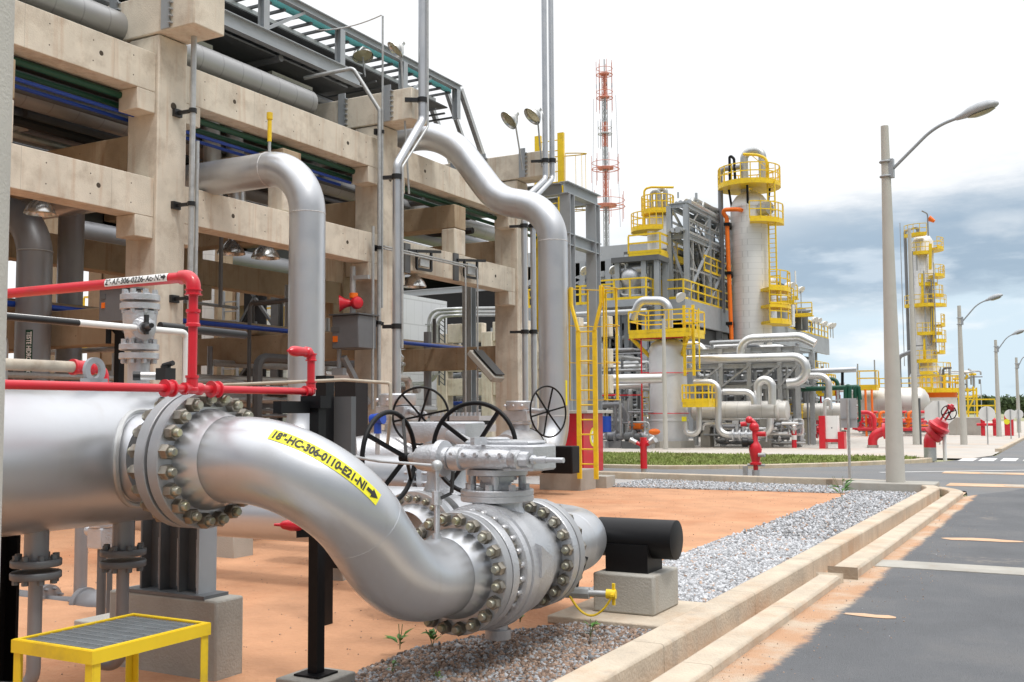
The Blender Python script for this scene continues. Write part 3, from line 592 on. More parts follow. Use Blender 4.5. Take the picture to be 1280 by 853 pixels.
g.lathe((VX + .27, wy, wz), (-1, 0, 0), [(0, .05), (.01, .062), (.06, .062), (.07, .055), (.12, .062), (.42, .062), (.425, .078), (.50, .078), (.505, .055), (.56, .05)], 24)
g.lathe((VX + .33, wy + .01, wz), (-1, 0, 0), [(0, .05), (.06, .052)], 8)
for i in range(6):
    x = VX + .25 - i * .09; g.cyl((x, wy - .058, wz + .03), (x, wy - .075, wz + .03), .014, n=8)
g.cyl((VX + .30, wy + .03, wz), (VX + .56, wy + .03, wz), .017, n=10); g.lathe((VX + .34, wy + .03, wz), (1, 0, 0), [(0, .03), (.02, .03), (.03, .02), (.10, .024)], 12)
g.box((VX - .02, wy - .02, gz + .19), (.03, .16, .05))
g.obj('gearbox', 'cast', t)
g = MB(); g.lathe((VX - .25, wy, wz), (-1, 0, 0), [(0, .07), (.03, .075), (.035, .118), (.075, .122), (.08, .10), (.20, .085), (.24, .075), (.245, .05), (.32, .028)], 28); g.obj('gear_cover', 'cast', t)
def handwheel(parent, c, ax, Rm, rim, dish, nsp=4, rot=0.3, mats='black', name='handwheel'):
    """c = hub centre; rim plane sits `dish` along ax"""
    c = Vector(c); x, y, d = MB().frame(ax); mb = MB(); mb.torus(c + d * dish, d, Rm, rim, 48, 10); mb.cyl(c - d * .035, c + d * .035, rim * 1.9, n=14)
    for i in range(nsp):
        a = rot + 2 * math.pi * i / nsp; u = x * math.cos(a) + y * math.sin(a); mb.bar(c + u * rim, c + d * dish + u * Rm, rim * 1.15, rim * 1.7)
    if parent is None: return mb
    return mb.obj(name, mats, parent)
handwheel(t, (VX - .60, wy, wz), (-1, 0, 0), .305, .017, .13, 4, .55)
ring_bolts(t, (VX, VY0 - .004, zl), (0, 1, 0), .327, 20, stud(.042, .050, .024, .030, gap=.158), ['bolt', 'studend'])
ring_bolts(t, (VX, VY1 + .003, zl), (0, 1, 0), .327, 20, stud(.042, .050, .024, .030, gap=.158), ['bolt', 'studend'])
# small instrument tap on the bend just before the valve
tp = Vector((VX + .0, EY - .06, zl + PR))
t = thing('tap_valve', 'small silver needle valve standing on the S bend with a thin tube to the left', 'valve', tp)
mb = MB(); mb.cyl(tp - Vector((0, 0, .02)), tp + Vector((0, 0, .03)), .028, n=14); mb.cyl(tp, tp + Vector((0, 0, .20)), .017, n=12); mb.cyl(tp + Vector((0, 0, .20)), tp + Vector((0, 0, .28)), .03, n=8); mb.cyl(tp + Vector((0, 0, .28)), tp + Vector((0, 0, .40)), .014, n=10); mb.obj('body', 'cast', t)
mb = MB(); mb.sphere(tp + Vector((0, 0, .43)), .035); mb.pipe([tp + Vector((0, 0, .43)), tp + Vector((-.35, -.1, .455)), tp + Vector((-1.2, .1, .53))], .009, .05, 8); mb.obj('tube', 'galv', t)
mb = MB(); mb.bar(tp + Vector((.03, 0, .24)), tp + Vector((.09, .02, .27)), .012, .02); mb.bar(tp + Vector((.09, .02, .27)), tp + Vector((.10, .02, .40)), .012, .024); mb.obj('lever', 'rubber', t)
# --- outlet pipe with elbow turning back and black trunnion
t = thing('outlet_pipe', 'silver outlet pipe past the valve turning left, propped by a black pipe stub', 'pipe', (VX, 7.2, 0))
EYC = 7.75; wn_flange(t, (VX, VY1 + .008, zl), (0, 1, 0), hub=.14, rh=.28)
pth = fillet([(VX, VY1 + .2, zl), (VX, EYC, zl), (-9.2, EYC, zl), (-9.2, 12, zl)], .686, 20); MB().tube(pth, PR, 56, caps=False).obj('elbow', 'silver', t)
mb = MB(); mb.lathe((VX - .04, EYC, zl - .02), (1, 0, 0), [(0, .152), (.64, .152), (.641, .150)], 40)
mb.obj('trunnion', 'black', t)
MB().ab((-3.30, EYC - .16, .361), (-2.95, EYC + .16, .575)).obj('saddle', 'black', t)
mb = MB(); wmb = MB()
wmb.torus(pth[1], (0, 1, 0), PR - .001, .0025, 56, 6); wmb.obj('weld_seam', 'silver', t)
one(MB().ab((-3.37, 7.50, .061), (-2.87, 8.06, .36)), 'concrete_plinth', 'concg', 'pale grey concrete block under the black pipe stub', 'plinth', bevel=0.015)
# drain tap under the outlet flange with its yellow cap and chain
dv = Vector((VX + .02, VY1 + .26, zl - PR + .01))
t = thing('drain_valve', 'small drain valve with a yellow cap and chain below the outlet pipe', 'valve', (dv.x, dv.y, .3))
mb = MB(); zz = .33; e = Vector((.42, .08, 0)); mb.pipe([dv, (dv.x, dv.y, zz), Vector((dv.x, dv.y, zz)) + e * 1.0], .022, .06, 12); mb.cyl((dv.x, dv.y, zz + .03), (dv.x, dv.y, zz - .03), .034, n=12)
b0 = Vector((dv.x, dv.y, zz)) + e * .45; mb.cyl(b0 - e * .2, b0 + e * .2, .042, n=8); mb.obj('body', 'galv', t)
MB().cyl(Vector((dv.x, dv.y, zz)) + e * .17, Vector((dv.x, dv.y, zz)) + e * .22, .03, n=10).obj('tag_band', 'yellow', t)
c0 = Vector((dv.x, dv.y, zz)) + e; mb = MB(); mb.cyl(c0 - e * .06, c0 + e * .1, .034, n=12); mb.bar(c0 + e * .06 - Vector((0, 0, .075)), c0 + e * .06 + Vector((0, 0, .075)), .02, .016); mb.bar(c0 + e * .06 - Vector((-.01, .06, 0)), c0 + e * .06 + Vector((-.01, .06, 0)), .02, .016); mb.obj('cap', 'yellow', t)
pts = [b0 + e * (-.1 + .7 * k / 12) + Vector((.0, -.03, -.02 - .52 * (k / 12) * (1 - k / 12))) for k in range(13)]; MB().tube(pts, .0085, 6).obj('chain', 'yellow', t)
mb = MB(); mb.bar(b0 + Vector((0, 0, .04)), b0 + Vector((.01, 0, .10)), .012, .02); mb.bar(b0 + Vector((.01, 0, .09)), b0 + Vector((.06, .03, .25)), .014, .026); mb.obj('lever', 'rubber', t)

# ---------------------------------------------------------------- red fire line and its supports
RX = -4.05; RZ = 1.735
def fit(mb, c, d, r, l, rim=1.35):
    """threaded coupling: body with a bead at each end"""
    c = Vector(c); d = Vector(d).normalized(); mb.lathe(c - d * l / 2, d, [(0, r * rim), (l * .16, r * rim), (l * .22, r * 1.15), (l * .78, r * 1.15), (l * .84, r * rim), (l, r * rim)], 20)
t = thing('red_pipe', 'red water pipe along the header rising to a labelled red branch', 'pipe', (RX, 3.6, 1.7))
y_r = at(240, 487, X=RX).y; y_e = at(391, 488, X=RX).y; zt = at(238, 345, X=RX).z
mb = MB(); mb.cyl((RX, -1, RZ), (RX, y_e, RZ), .021, n=20); mb.obj('run', 'red', t)
mb = MB(); mb.cyl((RX, y_r, RZ), (RX, y_r, zt - .05), .024, n=20); fit(mb, (RX, y_r, RZ + .03), (0, 0, 1), .026, .08); fit(mb, (RX, y_r, zt - .22), (0, 0, 1), .028, .09); mb.obj('riser', 'red', t)
mb = MB(); fit(mb, (RX, y_r, RZ), (0, 1, 0), .024, .12); mb.obj('tee', 'red', t)
for s_ in (-.16, .16): mb = MB(); fit(mb, (RX, y_r + s_, RZ), (0, 1, 0), .03, .055, 1.5); mb.obj('union', 'red', t)
pp = fillet([(RX, y_r, zt - .09), (RX, y_r, zt), (RX - .09, y_r, zt)], .06, 8); mb = MB(); mb.tube(pp, .038, 20); fit(mb, (RX, y_r, zt - .085), (0, 0, 1), .034, .03, 1.35); mb.obj('elbow', 'red', t)
mb = MB(); mb.cyl((RX - .06, y_r, zt), (RX - 4.5, y_r, zt + .0), .029, n=24); br = mb.obj('branch', 'red', t)
# white line number on the red branch (x runs from left to right in view = +X)
sx0 = at(136, 351, Y=y_r).x; sx1 = at(214, 343, Y=y_r).x
def cm_b(s, v, r):
    a = v / r + R(12); return Vector((sx0 + s, y_r - r * math.cos(a), zt + r * math.sin(a)))
TB = .012; wrap_label(t, cm_b, .029, 0, sx1 - sx0, -.025, .025, '2"-AF-306-0226-Ac-NI', 'signw', marg=.008)
# end hook
ze = at(380, 440, X=RX).z; y_h = at(389, 440, X=RX).y; y_n = at(358, 440, X=RX).y
mb = MB(); mb.pipe([(RX, y_e - .02, RZ), (RX, y_h, RZ), (RX, y_h, ze), (RX, y_h - .06, ze)], .0235, .03, 16); fit(mb, (RX, y_h, RZ + .035), (0, 0, 1), .025, .05); fit(mb, (RX, y_h - .035, RZ), (0, 1, 0), .025, .05); fit(mb, (RX, y_h, ze - .03), (0, 0, 1), .025, .045); mb.obj('end_riser', 'red', t)
mb = MB(); mb.lathe((RX, y_h - .02, ze), (0, -1, 0), [(0, .03), (.03, .033), (.04, .026), (.13, .032), (.155, .028), (.17, .018), (.18, .01)], 18); mb.cyl((RX, y_h - .19, ze), (RX, y_h - .215, ze), .007, n=8); mb.obj('nozzle', 'red', t)
# black post and footing
bp = at(395, 842, Z=.09); bx, by = bp.x, bp.y
t = thing('pipe_support', 'thin black steel post on a small concrete footing holding the red pipe', 'support', (bx, by, 0))
MB().ab((bx - .034, by - .034, .09), (bx + .034, by + .034, RZ - .07)).obj('post', 'black', t)
mb = MB(); mb.ab((bx - .09, by - .05, RZ - .10), (bx + .06, by + .05, RZ - .028)); mb.ab((bx - .08, by - .3, RZ - .13), (bx - .02, by - .05, RZ - .06)); mb.obj('bracket', 'black', t)
MB().ab((bx - .09, by - .09, .085), (bx + .09, by + .09, .097)).obj('base_plate', 'black', t)
MB().ab((bx - .16, by - .17, -.05), (bx + .16, by + .17, .084)).obj('footing', 'concg', t, bevel=.01)
t2 = thing('small_nozzle', 'small red spray nozzle on the black post under the S bend', 'nozzle', (bx - .25, by - .2, 1))
p = at(375, 657, Y=by - .05); mb = MB(); mb.lathe(p, Vector((-.8, -.6, .05)), [(-.09, .024), (-.02, .026), (0, .034), (.05, .036), (.10, .024), (.115, .010), (.15, .008)], 16); mb.obj('body', 'red', t2)
MB().bar(p + Vector((.10, .06, -.04)), p + Vector((-.02, .0, -.045)), .05, .05).obj('bracket', 'black', t2)
# pale pipes beside it on the left
mb = MB(); a = at(8, 452, X=-5.3); b = at(92, 459, X=-5.3); 
t = thing('pale_pipe', 'rust streaked pale pipe ending in a red elbow above the header', 'pipe', b)
MB().cyl(Vector((-5.3, -1, b.z)), b, .034, n=16).obj('run', 'beige', t)
mb = MB(); fit(mb, b + Vector((0, .06, 0)), (0, 1, 0), .036, .14); mb.pipe([b + Vector((0, .1, 0)), b + Vector((0, .22, 0)), b + Vector((0, .22, -.26))], .033, .06, 14); mb.obj('elbow', 'red', t)
p0 = at(14, 401, X=-5.9); p1 = at(150, 411, X=-5.9); mb = MB(); pe_ = at(233, 416, X=-5.9); mb.pipe([(-5.9, 0, p1.z + .03), (-5.9, pe_.y, pe_.z), (-5.9, pe_.y, p1.z - 1)], .024, .05, 12); one(mb, 'tube_run', 'white', 'thin white tube crossing behind the flanged standpipe valve', 'pipe')
p1 = at(98, 404, X=-5.75); one(MB().cyl((-5.75, 0, p1.z + .01), p1, .022, n=10), 'conduit', 'rubber', 'short black conduit bar above the thin white tube', 'conduit')
p0 = at(200, 408, X=-6.3); p1 = at(306, 419, X=-6.3); one(MB().cyl(p0, p1, .035, n=10), 'cable_sleeve', 'rubber', 'black sleeve bar sticking out right of the standpipe valve', 'conduit')
# vertical flanged check valve behind header top
cv = at(174, 440, Y=5.35); vx, vy = cv.x, cv.y
t = thing('standpipe_valve', 'vertical silver standpipe valve with two bolted flange pairs above the header', 'valve', (vx, vy, 1.7))
zf1 = at(174, 440, X=vx, ).z; zf2 = at(173, 378, X=vx).z
mb = MB(); mb.cyl((vx, vy, 1.5), (vx, vy, zf1 - .05), .078, n=28); mb.obj('standpipe', 'cast', t)
for zf, nm in ((zf1, 0), (zf2, 1)):
    mb = MB(); mb.lathe((vx, vy, zf - .055), (0, 0, 1), [(0, .135), (.004, .14), (.042, .14), (.045, .136)], 36); mb.lathe((vx, vy, zf + .010), (0, 0, 1), [(0, .135), (.004, .14), (.042, .14), (.045, .136)], 36)
    for i in range(8):
        a = 2 * math.pi * (i + .5) / 8; x, y = vx + .112 * math.cos(a), vy + .112 * math.sin(a); mb.cyl((x, y, zf - .085), (x, y, zf - .055), .02, n=6); mb.cyl((x, y, zf + .055), (x, y, zf + .09), .02, n=6)
    mb.obj('flange', 'cast', t)
mb = MB(); h = zf2 - zf1; mb.lathe((vx, vy, zf1 + .05), (0, 0, 1), [(0, .085), (.03, .085), (.05, .10), (h * .35, .115), (h * .6, .12), (h * .68, .12), (h - .12, .11), (h - .10, .085)], 32)
mb.lathe((vx, vy, zf1 + h * .45), (.85, -.5, 0), [(0, .07), (.12, .07), (.125, .085), (.15, .085), (.16, .05), (.19, .045)], 20); mb.obj('body', 'cast', t)
mb = MB(); mb.lathe((vx, vy, zf1 + h * .45), (.85, -.5, 0), [(.19, .035), (.24, .035), (.245, .02), (.40, .018)], 12); mb.bar(Vector((vx, vy, zf1 + h * .45)) + Vector((.19, -.11, -.05)), Vector((vx, vy, zf1 + h * .45)) + Vector((.19, -.11, .09)), .02, .03); mb.obj('spindle', 'rubber', t)
# black quarter-turn tap at (205,465)
p = at(207, 470, X=-4.75); t = thing('black_tap', 'small black tap with a chrome nose beside the red riser', 'tap', p)
mb = MB(); mb.cyl(p - Vector((0, 0, .12)), p + Vector((0, 0, .06)), .03, n=12); mb.box(p + Vector((0, 0, .01)), (.08, .08, .07)); mb.cyl(p + Vector((-.02, 0, .06)), p + Vector((.06, 0, .075)), .016, n=8); mb.obj('body', 'rubber', t)
mb = MB(); mb.cyl(p + Vector((-.04, -.0, 0)), p + Vector((-.12, -.08, 0)), .024, n=14); mb.obj('nose', 'dome', t); MB().cyl(p + Vector((-.12, -.08, 0)), p + Vector((-.15, -.11, 0)), .028, n=14).obj('cap', 'rubber', t)
# ---------------------------------------------------------------- below the header
pc = at(270, 752, X=-4.62)
t = thing('concrete_plinth', 'large grey concrete block carrying the ribbed steel saddle under the header', 'plinth', (HX, pc.y, 0))
MB().ab((-5.55, pc.y, -.05), (-4.62, pc.y + .24, pc.z)).obj('block', 'concg', t, bevel=.015)
t = thing('pipe_saddle', 'ribbed grey steel saddle with three weld lines under the header', 'support', (HX, pc.y + .2, pc.z))
sy0 = pc.y + .05; mb = MB(); mb.ab((-5.42, sy0 - .05, pc.z), (-4.72, sy0 + .16, pc.z + .02)); mb.obj('base_plate', 'saddle', t)
mb = MB()
for k in range(4): xx = -5.32 + k * .165; mb.ab((xx - .007, sy0, pc.z + .02), (xx + .007, sy0 + .13, 1.36 - math.sqrt(max(HR ** 2 - (xx - HX) ** 2, .02)) + .01))
mb.ab((-5.32, sy0 + .08, pc.z + .02), (-4.825, sy0 + .09, 1.0)); mb.obj('rib', 'saddle', t)
mb = MB(); mb.ab((-4.825, sy0 - .01, pc.z + .02), (-4.805, sy0 + .14, 1.36 - .10)); mb.obj('side_plate', 'steel', t)
wmb = MB(); 
for k in range(3):
    xx = -5.32 + (k + .5) * .165; wmb.tube([(xx, sy0 + .075, pc.z + .04 + i * .012) for i in range(26)], .006, 6)
wmb.obj('weld_bead', 'weld', t)
def nozzle(px, py, lab, dn, px2=None):
    y_ = at(px, py, X=HX + .05).y; X_ = HX + .05; t = thing('drain_nozzle', lab, 'pipe', (X_, y_, .3)); zf = at(px, py, X=X_).z
    mb = MB(); mb.cyl((X_, y_, zf + .03), (X_, y_, 1.05), .062, n=24); mb.obj('neck', 'darksteel', t)  # neck, flanges and leg painted dark in place of header shade
    for s_ in (1, -1):
        mb = MB(); mb.lathe((X_, y_, zf + s_ * .032 - .018), (0, 0, 1), [(0, .125), (.004, .128), (.032, .128), (.036, .125)], 36)
        for i in range(8):
            a = 2 * math.pi * (i + .5) / 8; x, y = X_ + .10 * math.cos(a), y_ + .10 * math.sin(a); c = zf + s_ * .062; mb.cyl((x, y, c - .014), (x, y, c + .014), .018, n=6)
        mb.obj('flange', 'saddle', t)
    mb = MB(); mb.pipe([(X_, y_, zf - .03), (X_, y_, .16), (X_ - (.9 if dn else .2), y_ - (.3 if dn else 0), .16)], .036, .11, 18); mb.obj('drop_leg', 'darksteel', t)
nozzle(45, 711, 'left flanged drain nozzle under the header beside the black column', True); nozzle(154, 697, 'right flanged drain nozzle under the header behind the yellow step', False)
# black steel column behind the left pole
q = at(15, 760, X=-5.3); one(MB().ibeam((-5.45, q.y - .02, 0), (-5.45, q.y - .02, .98), .2, .2, .02, up=(0, 1, 0)), 'steel_column', 'black', 'black steel prop under the header next to the left photo edge', 'column')
# small valve cluster seen under the header
p = at(100, 755, Y=6.2); t = thing('low_valve', 'low flanged valve group seen under the header above orange soil', 'valve', p)
mb = MB(); mb.cyl(p + Vector((-1.6, 0, 0)), p + Vector((-.45, 0, 0)), .06, n=18); mb.flange(p + Vector((-.42, 0, 0)), (1, 0, 0), .06, .135, .05, 8, .105, .014, .1, 24); mb.cyl(p + Vector((-.4, 0, 0)), p + Vector((.05, 0, .02)), .04, n=16); mb.flange(p + Vector((.06, 0, 0)), (1, 0, 0), .06, .145, .05, 8, .11, .014, .1, 24); mb.obj('run', 'darksteel', t)  # valve group toned dark to carry the shade below the header
mb = MB(); mb.lathe(p + Vector((.06, 0, 0)), (1, 0, 0), [(0, .12), (.05, .13), (.2, .14), (.3, .10), (.5, .09)], 20); mb.cyl(p + Vector((0, 0, .0)), p + Vector((0, 0, 1.2)), .055, n=18); mb.obj('body', 'darksteel', t)
p = at(128, 672, Y=5.7); t = thing('actuator', 'grey boxed actuator with a stem seen between the drain nozzles', 'actuator', p)
mb = MB(); mb.box(p, (.16, .16, .16)); mb.lathe(p + Vector((0, 0, .08)), (0, 0, 1), [(0, .1), (.03, .1), (.06, .07), (.08, .07)], 20); mb.sphere(p + Vector((-.12, -.02, .05)), .045); mb.obj('housing', 'cast', t, bevel=.008)
mb = MB(); mb.cyl(p - Vector((0, 0, .08)), p - Vector((0, 0, .62)), .035, n=14); mb.cyl(p + Vector((.09, 0, -.08)), p + Vector((.09, 0, -.6)), .022, n=10); mb.obj('stem', 'dsteel', t)
p = at(80, 838, Z=.0); one(MB().ab((-6.2, 5.0, -.02), (-5.7, 5.8, .18)), 'footing', 'concg', 'low concrete footing on the soil behind the yellow step', 'footing', bevel=.01)
# yellow step stool
t = thing('step_stool', 'yellow steel step with a grey grating tread at lower left', 'step', (-3.98, 3.42, 0))
sx_, sX, sy_, sY, sz = -4.23, -3.71, 3.09, 3.77, .60
mb = MB()
for a, b in (((sx_, sy_), (sX, sy_)), ((sX, sy_), (sX, sY)), ((sX, sY), (sx_, sY)), ((sx_, sY), (sx_, sy_))):
    d = (Vector(b) - Vector(a)).normalized(); e = .004
    mb.bar((a[0], a[1], sz - .03), (b[0], b[1], sz - .03), .006, .075, up=(0, 0, 1)) if 0 else mb.box(((a[0] + b[0]) / 2, (a[1] + b[1]) / 2, sz - .0265), (abs(b[0] - a[0]) + .008, .008, .056) if abs(b[0] - a[0]) > .1 else (.008, abs(b[1] - a[1]) - .008, .056))
    mb.box(((a[0] + b[0]) / 2 + (-d.y) * .012, (a[1] + b[1]) / 2 + d.x * .012, sz + .001), (abs(b[0] - a[0]) - .0, .022, .006) if abs(b[0] - a[0]) > .1 else (.022, abs(b[1] - a[1]) - .045, .006))
mb.obj('frame', 'yellow', t)
for x, y in ((sx_, sy_), (sX, sy_), (sX, sY), (sx_, sY)):
    ix = .022 if x == sx_ else -.022; iy = .022 if y == sy_ else -.022; mb = MB(); mb.ab((x + ix * .2, y + iy * .2, 0), (x + ix * .2 + ix * 2, y + iy * .2 + (.006 if iy > 0 else -.006), sz - .045)); mb.ab((x + ix * .2, y + iy * .52, 0), (x + ix * .2 + (.006 if ix > 0 else -.006), y + iy * .2 + iy * 2, sz - .0451)); mb.obj('leg', 'yellow', t)
mb = MB(); k = 0; x = sx_ + .03
while x < sX - .025: mb.ab((x - .0022, sy_ + .025, sz - .030), (x + .0022, sY - .025, sz - .004)); x += .0185
y = sy_ + .055
while y < sY - .05: mb.ab((sx_ + .025, y - .0035, sz - .014), (sX - .025, y + .0035, sz - .0015)); y += .062
mb.obj('grating', 'grate', t)
# concrete pole at the left edge
q = at(16.5, 5, D=3.6); q2 = at(7, 845, D=3.6); rr = .17
ax0 = Vector((q2.x, q2.y, 0)) - Vector((_r0.x, _r0.y, 0)) * (rr + .046)
one(MB().lathe((ax0.x, ax0.y, -.1), (0, 0, 1), [(0, rr), (3.2, rr - .004), (7.5, .13)], 48), 'concrete_pole', 'pole', 'speckled grey concrete pole cut off by the left photo edge', 'pole')
# weeds
def weed(p, h, n, lab, wide=.5):
    t = thing('weed', lab, 'plant', p); mb = MB(); lf = MB(); p = Vector(p)
    for i in range(max(2, n // 4)):
        a = rng.uniform(0, 6.28); mb.tube([p, p + Vector((math.cos(a) * h * .15, math.sin(a) * h * .15, h * .5)), p + Vector((math.cos(a) * h * .4, math.sin(a) * h * .4, h * .95))], .003, 5)
    for i in range(n):
        a = rng.uniform(0, 6.28); b = p + Vector((math.cos(a) * h * .1, math.sin(a) * h * .1, h * rng.uniform(.15, .75))); L_ = h * rng.uniform(.35, .7); d = Vector((math.cos(a), math.sin(a), rng.uniform(.1, 1.1))).normalized(); s_ = d.cross(Vector((0, 0, 1))).normalized() * L_ * wide * .5; up = s_.cross(d).normalized() * L_ * .1
        m1 = b + d * L_ * .35; m2 = b + d * L_ * .7 - up * .3; e = b + d * L_ - up
        lf.add([b, m1 + s_ + up, m1, m1 - s_ + up, m2 + s_ * .75 + up * .4, m2, m2 - s_ * .75 + up * .4, e], [(0, 2, 1), (0, 3, 2), (1, 2, 5, 4), (2, 3, 6, 5), (4, 5, 7), (5, 6, 7)])
    mb.obj('stalk', 'stem', t); lf.obj('foliage', 'leaf', t)
weed(at(500, 812, Z=.05), .16, 7, 'broad leaved green weed under the S bend, left of two'); weed(at(541, 808, Z=.05), .12, 10, 'dark leafy weed under the S bend, right of two'); weed(at(738, 797, Z=.07), .12, 7, 'small weed in gravel just left of the kerb')
weed(at(490, 840, Z=.05), .07, 9, 'tiny weed at the soil and gravel border, left'); weed(at(548, 850, Z=.05), .05, 8, 'tiny seedling in gravel at the bottom photo edge'); weed(at(1053, 625, Z=.06), .42, 12, 'tall thin weed in the gravel left of the big lamp pole', .25); weed(at(650, 778, Z=.05), .09, 7, 'small weed in gravel under the ball valve')
# ================================================================== CONCRETE PIPE RACK
CX = -12.6; CY = [5.83, 11.83, 17.83, 23.83]; CW = .60; CD = .68; BX = CX - .06   # front face of columns / beams
LZ = (4.70, 5.32); UZ = (6.70, 7.33); CAPZ = (7.66, 8.32)
FXC = -18.9   # far column row
t = thing('pipe_rack', 'tall beige precast concrete pipe rack with columns, beams and cantilever caps at left', 'pipe rack', (CX - 3, 14.8, 0))
RACK = t
def holes(mb, a, b, z0, z1, x, step=.75, big=True):
    y = a + .45; k = 0
    while y < b - .25:
        for z in (z0 + .16, z1 - .16): mb.cyl((x - .02, y, z), (x + .0025, y, z), .017, n=8)
        y += step; k += 1
    if big: mb.cyl((x - .05, b - 1.05, (z0 + z1) / 2), (x + .0025, b - 1.05, (z0 + z1) / 2), .045, n=12); mb.cyl((x - .05, a + 1.15, (z0 + z1) / 2), (x + .0025, a + 1.15, (z0 + z1) / 2), .045, n=12)
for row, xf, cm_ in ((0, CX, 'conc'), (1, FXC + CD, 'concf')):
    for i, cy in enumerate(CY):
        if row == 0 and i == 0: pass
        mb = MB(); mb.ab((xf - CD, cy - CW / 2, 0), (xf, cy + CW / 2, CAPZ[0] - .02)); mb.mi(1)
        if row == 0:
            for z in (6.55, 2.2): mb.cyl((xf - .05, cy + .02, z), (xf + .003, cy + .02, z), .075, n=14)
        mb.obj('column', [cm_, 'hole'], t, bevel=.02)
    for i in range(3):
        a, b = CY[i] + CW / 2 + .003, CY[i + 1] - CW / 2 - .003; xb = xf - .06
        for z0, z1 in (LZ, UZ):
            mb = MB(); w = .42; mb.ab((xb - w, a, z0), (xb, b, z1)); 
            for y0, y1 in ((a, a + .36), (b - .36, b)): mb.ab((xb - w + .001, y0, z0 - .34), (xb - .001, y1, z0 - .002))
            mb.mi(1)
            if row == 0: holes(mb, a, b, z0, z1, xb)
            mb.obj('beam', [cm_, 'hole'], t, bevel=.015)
for i, cy in enumerate(CY):
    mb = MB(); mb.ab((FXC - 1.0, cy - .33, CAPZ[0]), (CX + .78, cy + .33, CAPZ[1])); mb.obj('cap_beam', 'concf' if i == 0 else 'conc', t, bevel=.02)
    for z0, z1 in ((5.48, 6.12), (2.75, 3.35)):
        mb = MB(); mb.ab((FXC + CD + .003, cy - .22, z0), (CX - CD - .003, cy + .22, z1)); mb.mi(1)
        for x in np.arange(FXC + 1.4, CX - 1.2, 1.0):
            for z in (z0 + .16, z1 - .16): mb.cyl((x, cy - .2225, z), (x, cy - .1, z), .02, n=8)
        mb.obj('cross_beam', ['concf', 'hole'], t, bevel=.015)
for i, cy in enumerate((8.83, 14.83, 20.83)):
    for bz_, xx in ((LZ[1], 0), (UZ[1], 0)):
        if bz_ == UZ[1]: continue
        mb = MB(); mb.ab((CX - .46, cy - .25, bz_ + .003), (CX - .085, cy + .25, bz_ + .62)); mb.obj('pedestal', 'conc', t, bevel=.03)
        mb = MB(); mb.ab((FXC + .3, cy - .25, bz_ + .626), (CX - .08, cy + .25, bz_ + 1.18)); mb.mi(1)
        for x in np.arange(FXC + 1.4, CX - .3, .9):
            for z in (bz_ + .78, bz_ + 1.03): mb.cyl((x, cy - .2525, z), (x, cy - .1, z), .02, n=8)
        mb.obj('cross_beam', ['concf', 'hole'], t, bevel=.03)
for cy in CY:        # steel pipe guides (slotted posts) beside the caps
    for xx in (CX + .18, CX - 1.0, CX - 1.9):
        mb = MB(); mb.ab((xx - .09, cy - .36, CAPZ[0] + .02), (xx + .09, cy - .335, CAPZ[1] + .12))
        for k in range(6): mb.ab((xx + .09, cy - .40, CAPZ[0] + .08 + k * .11), (xx + .15, cy - .335, CAPZ[0] + .10 + k * .11))
        mb.obj('guide', 'steel', t)
def bay_pipes(name, specs, m_default=None):
    pass
# pipes carried along the rack
def along(nm, m, x, z, r, y0=1.5, y1=27.5, lab='', n=16, cat='pipe', grp=None):
    mb = MB(); mb.cyl((x, y0, z), (x, y1, z), r, n=n); return one(mb, nm, m, lab, cat, grp)
zl_ = LZ[1] + 1.20
along('lagged_pipe', 'pipeclad', -13.55, CAPZ[1] - .68 + .26, .27, 1, 16.3, 'fat ribbed metal clad pipe above the second bay upper beam', 32)
along('lagged_pipe', 'pipeclad', -14.6, zl_ + .2, .22, 1, 26, 'dull metal clad pipe inside the rack behind the coloured lines', 28)
along('green_pipe', 'green', -13.05, zl_ + .10, .055, 1, 27, 'nearest thin dark green pipe running through the rack', 14)
along('green_pipe', 'green', -13.3, zl_ + .02, .045, 1, 27, 'second thin dark green pipe running through the rack', 14)
along('blue_pipe', 'blue', -13.15, zl_ - .12 + .0, .03, 1, 17.2, 'upper thin blue pipe in the rack', 12)
along('blue_pipe', 'blue', -13.42, zl_ - .13, .03, 1, 17.2, 'lower thin blue pipe in the rack', 12)
along('white_pipe', 'white', -13.6, zl_ + .07, .03, 1, 17.2, 'thin white pipe above the blue pipes in the rack', 12)
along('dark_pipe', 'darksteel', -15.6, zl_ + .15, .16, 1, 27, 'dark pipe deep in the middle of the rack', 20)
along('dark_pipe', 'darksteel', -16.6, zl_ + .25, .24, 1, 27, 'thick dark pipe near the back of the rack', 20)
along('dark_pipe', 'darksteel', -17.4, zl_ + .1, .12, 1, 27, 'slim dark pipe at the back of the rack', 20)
along('dark_blue_pipe', 'blue', -15.2, 3.42, .05, 1, 27, 'thin dark blue pipe on the low cross beams', 12)
along('brown_pipe', 'concf', -16.2, 3.5, .14, 1, 27, 'brown grey pipe on the low cross beams', 16)
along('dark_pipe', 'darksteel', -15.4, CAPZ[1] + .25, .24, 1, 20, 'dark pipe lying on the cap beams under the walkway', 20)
along('dark_pipe', 'darksteel', -16.6, CAPZ[1] + .3, .30, 1, 20, 'largest dark pipe lying on the cap beams', 20)
along('dark_pipe', 'dsteel', -17.7, CAPZ[1] + .3, .30, 1, 20, 'rearmost dark pipe lying on the cap beams', 20)
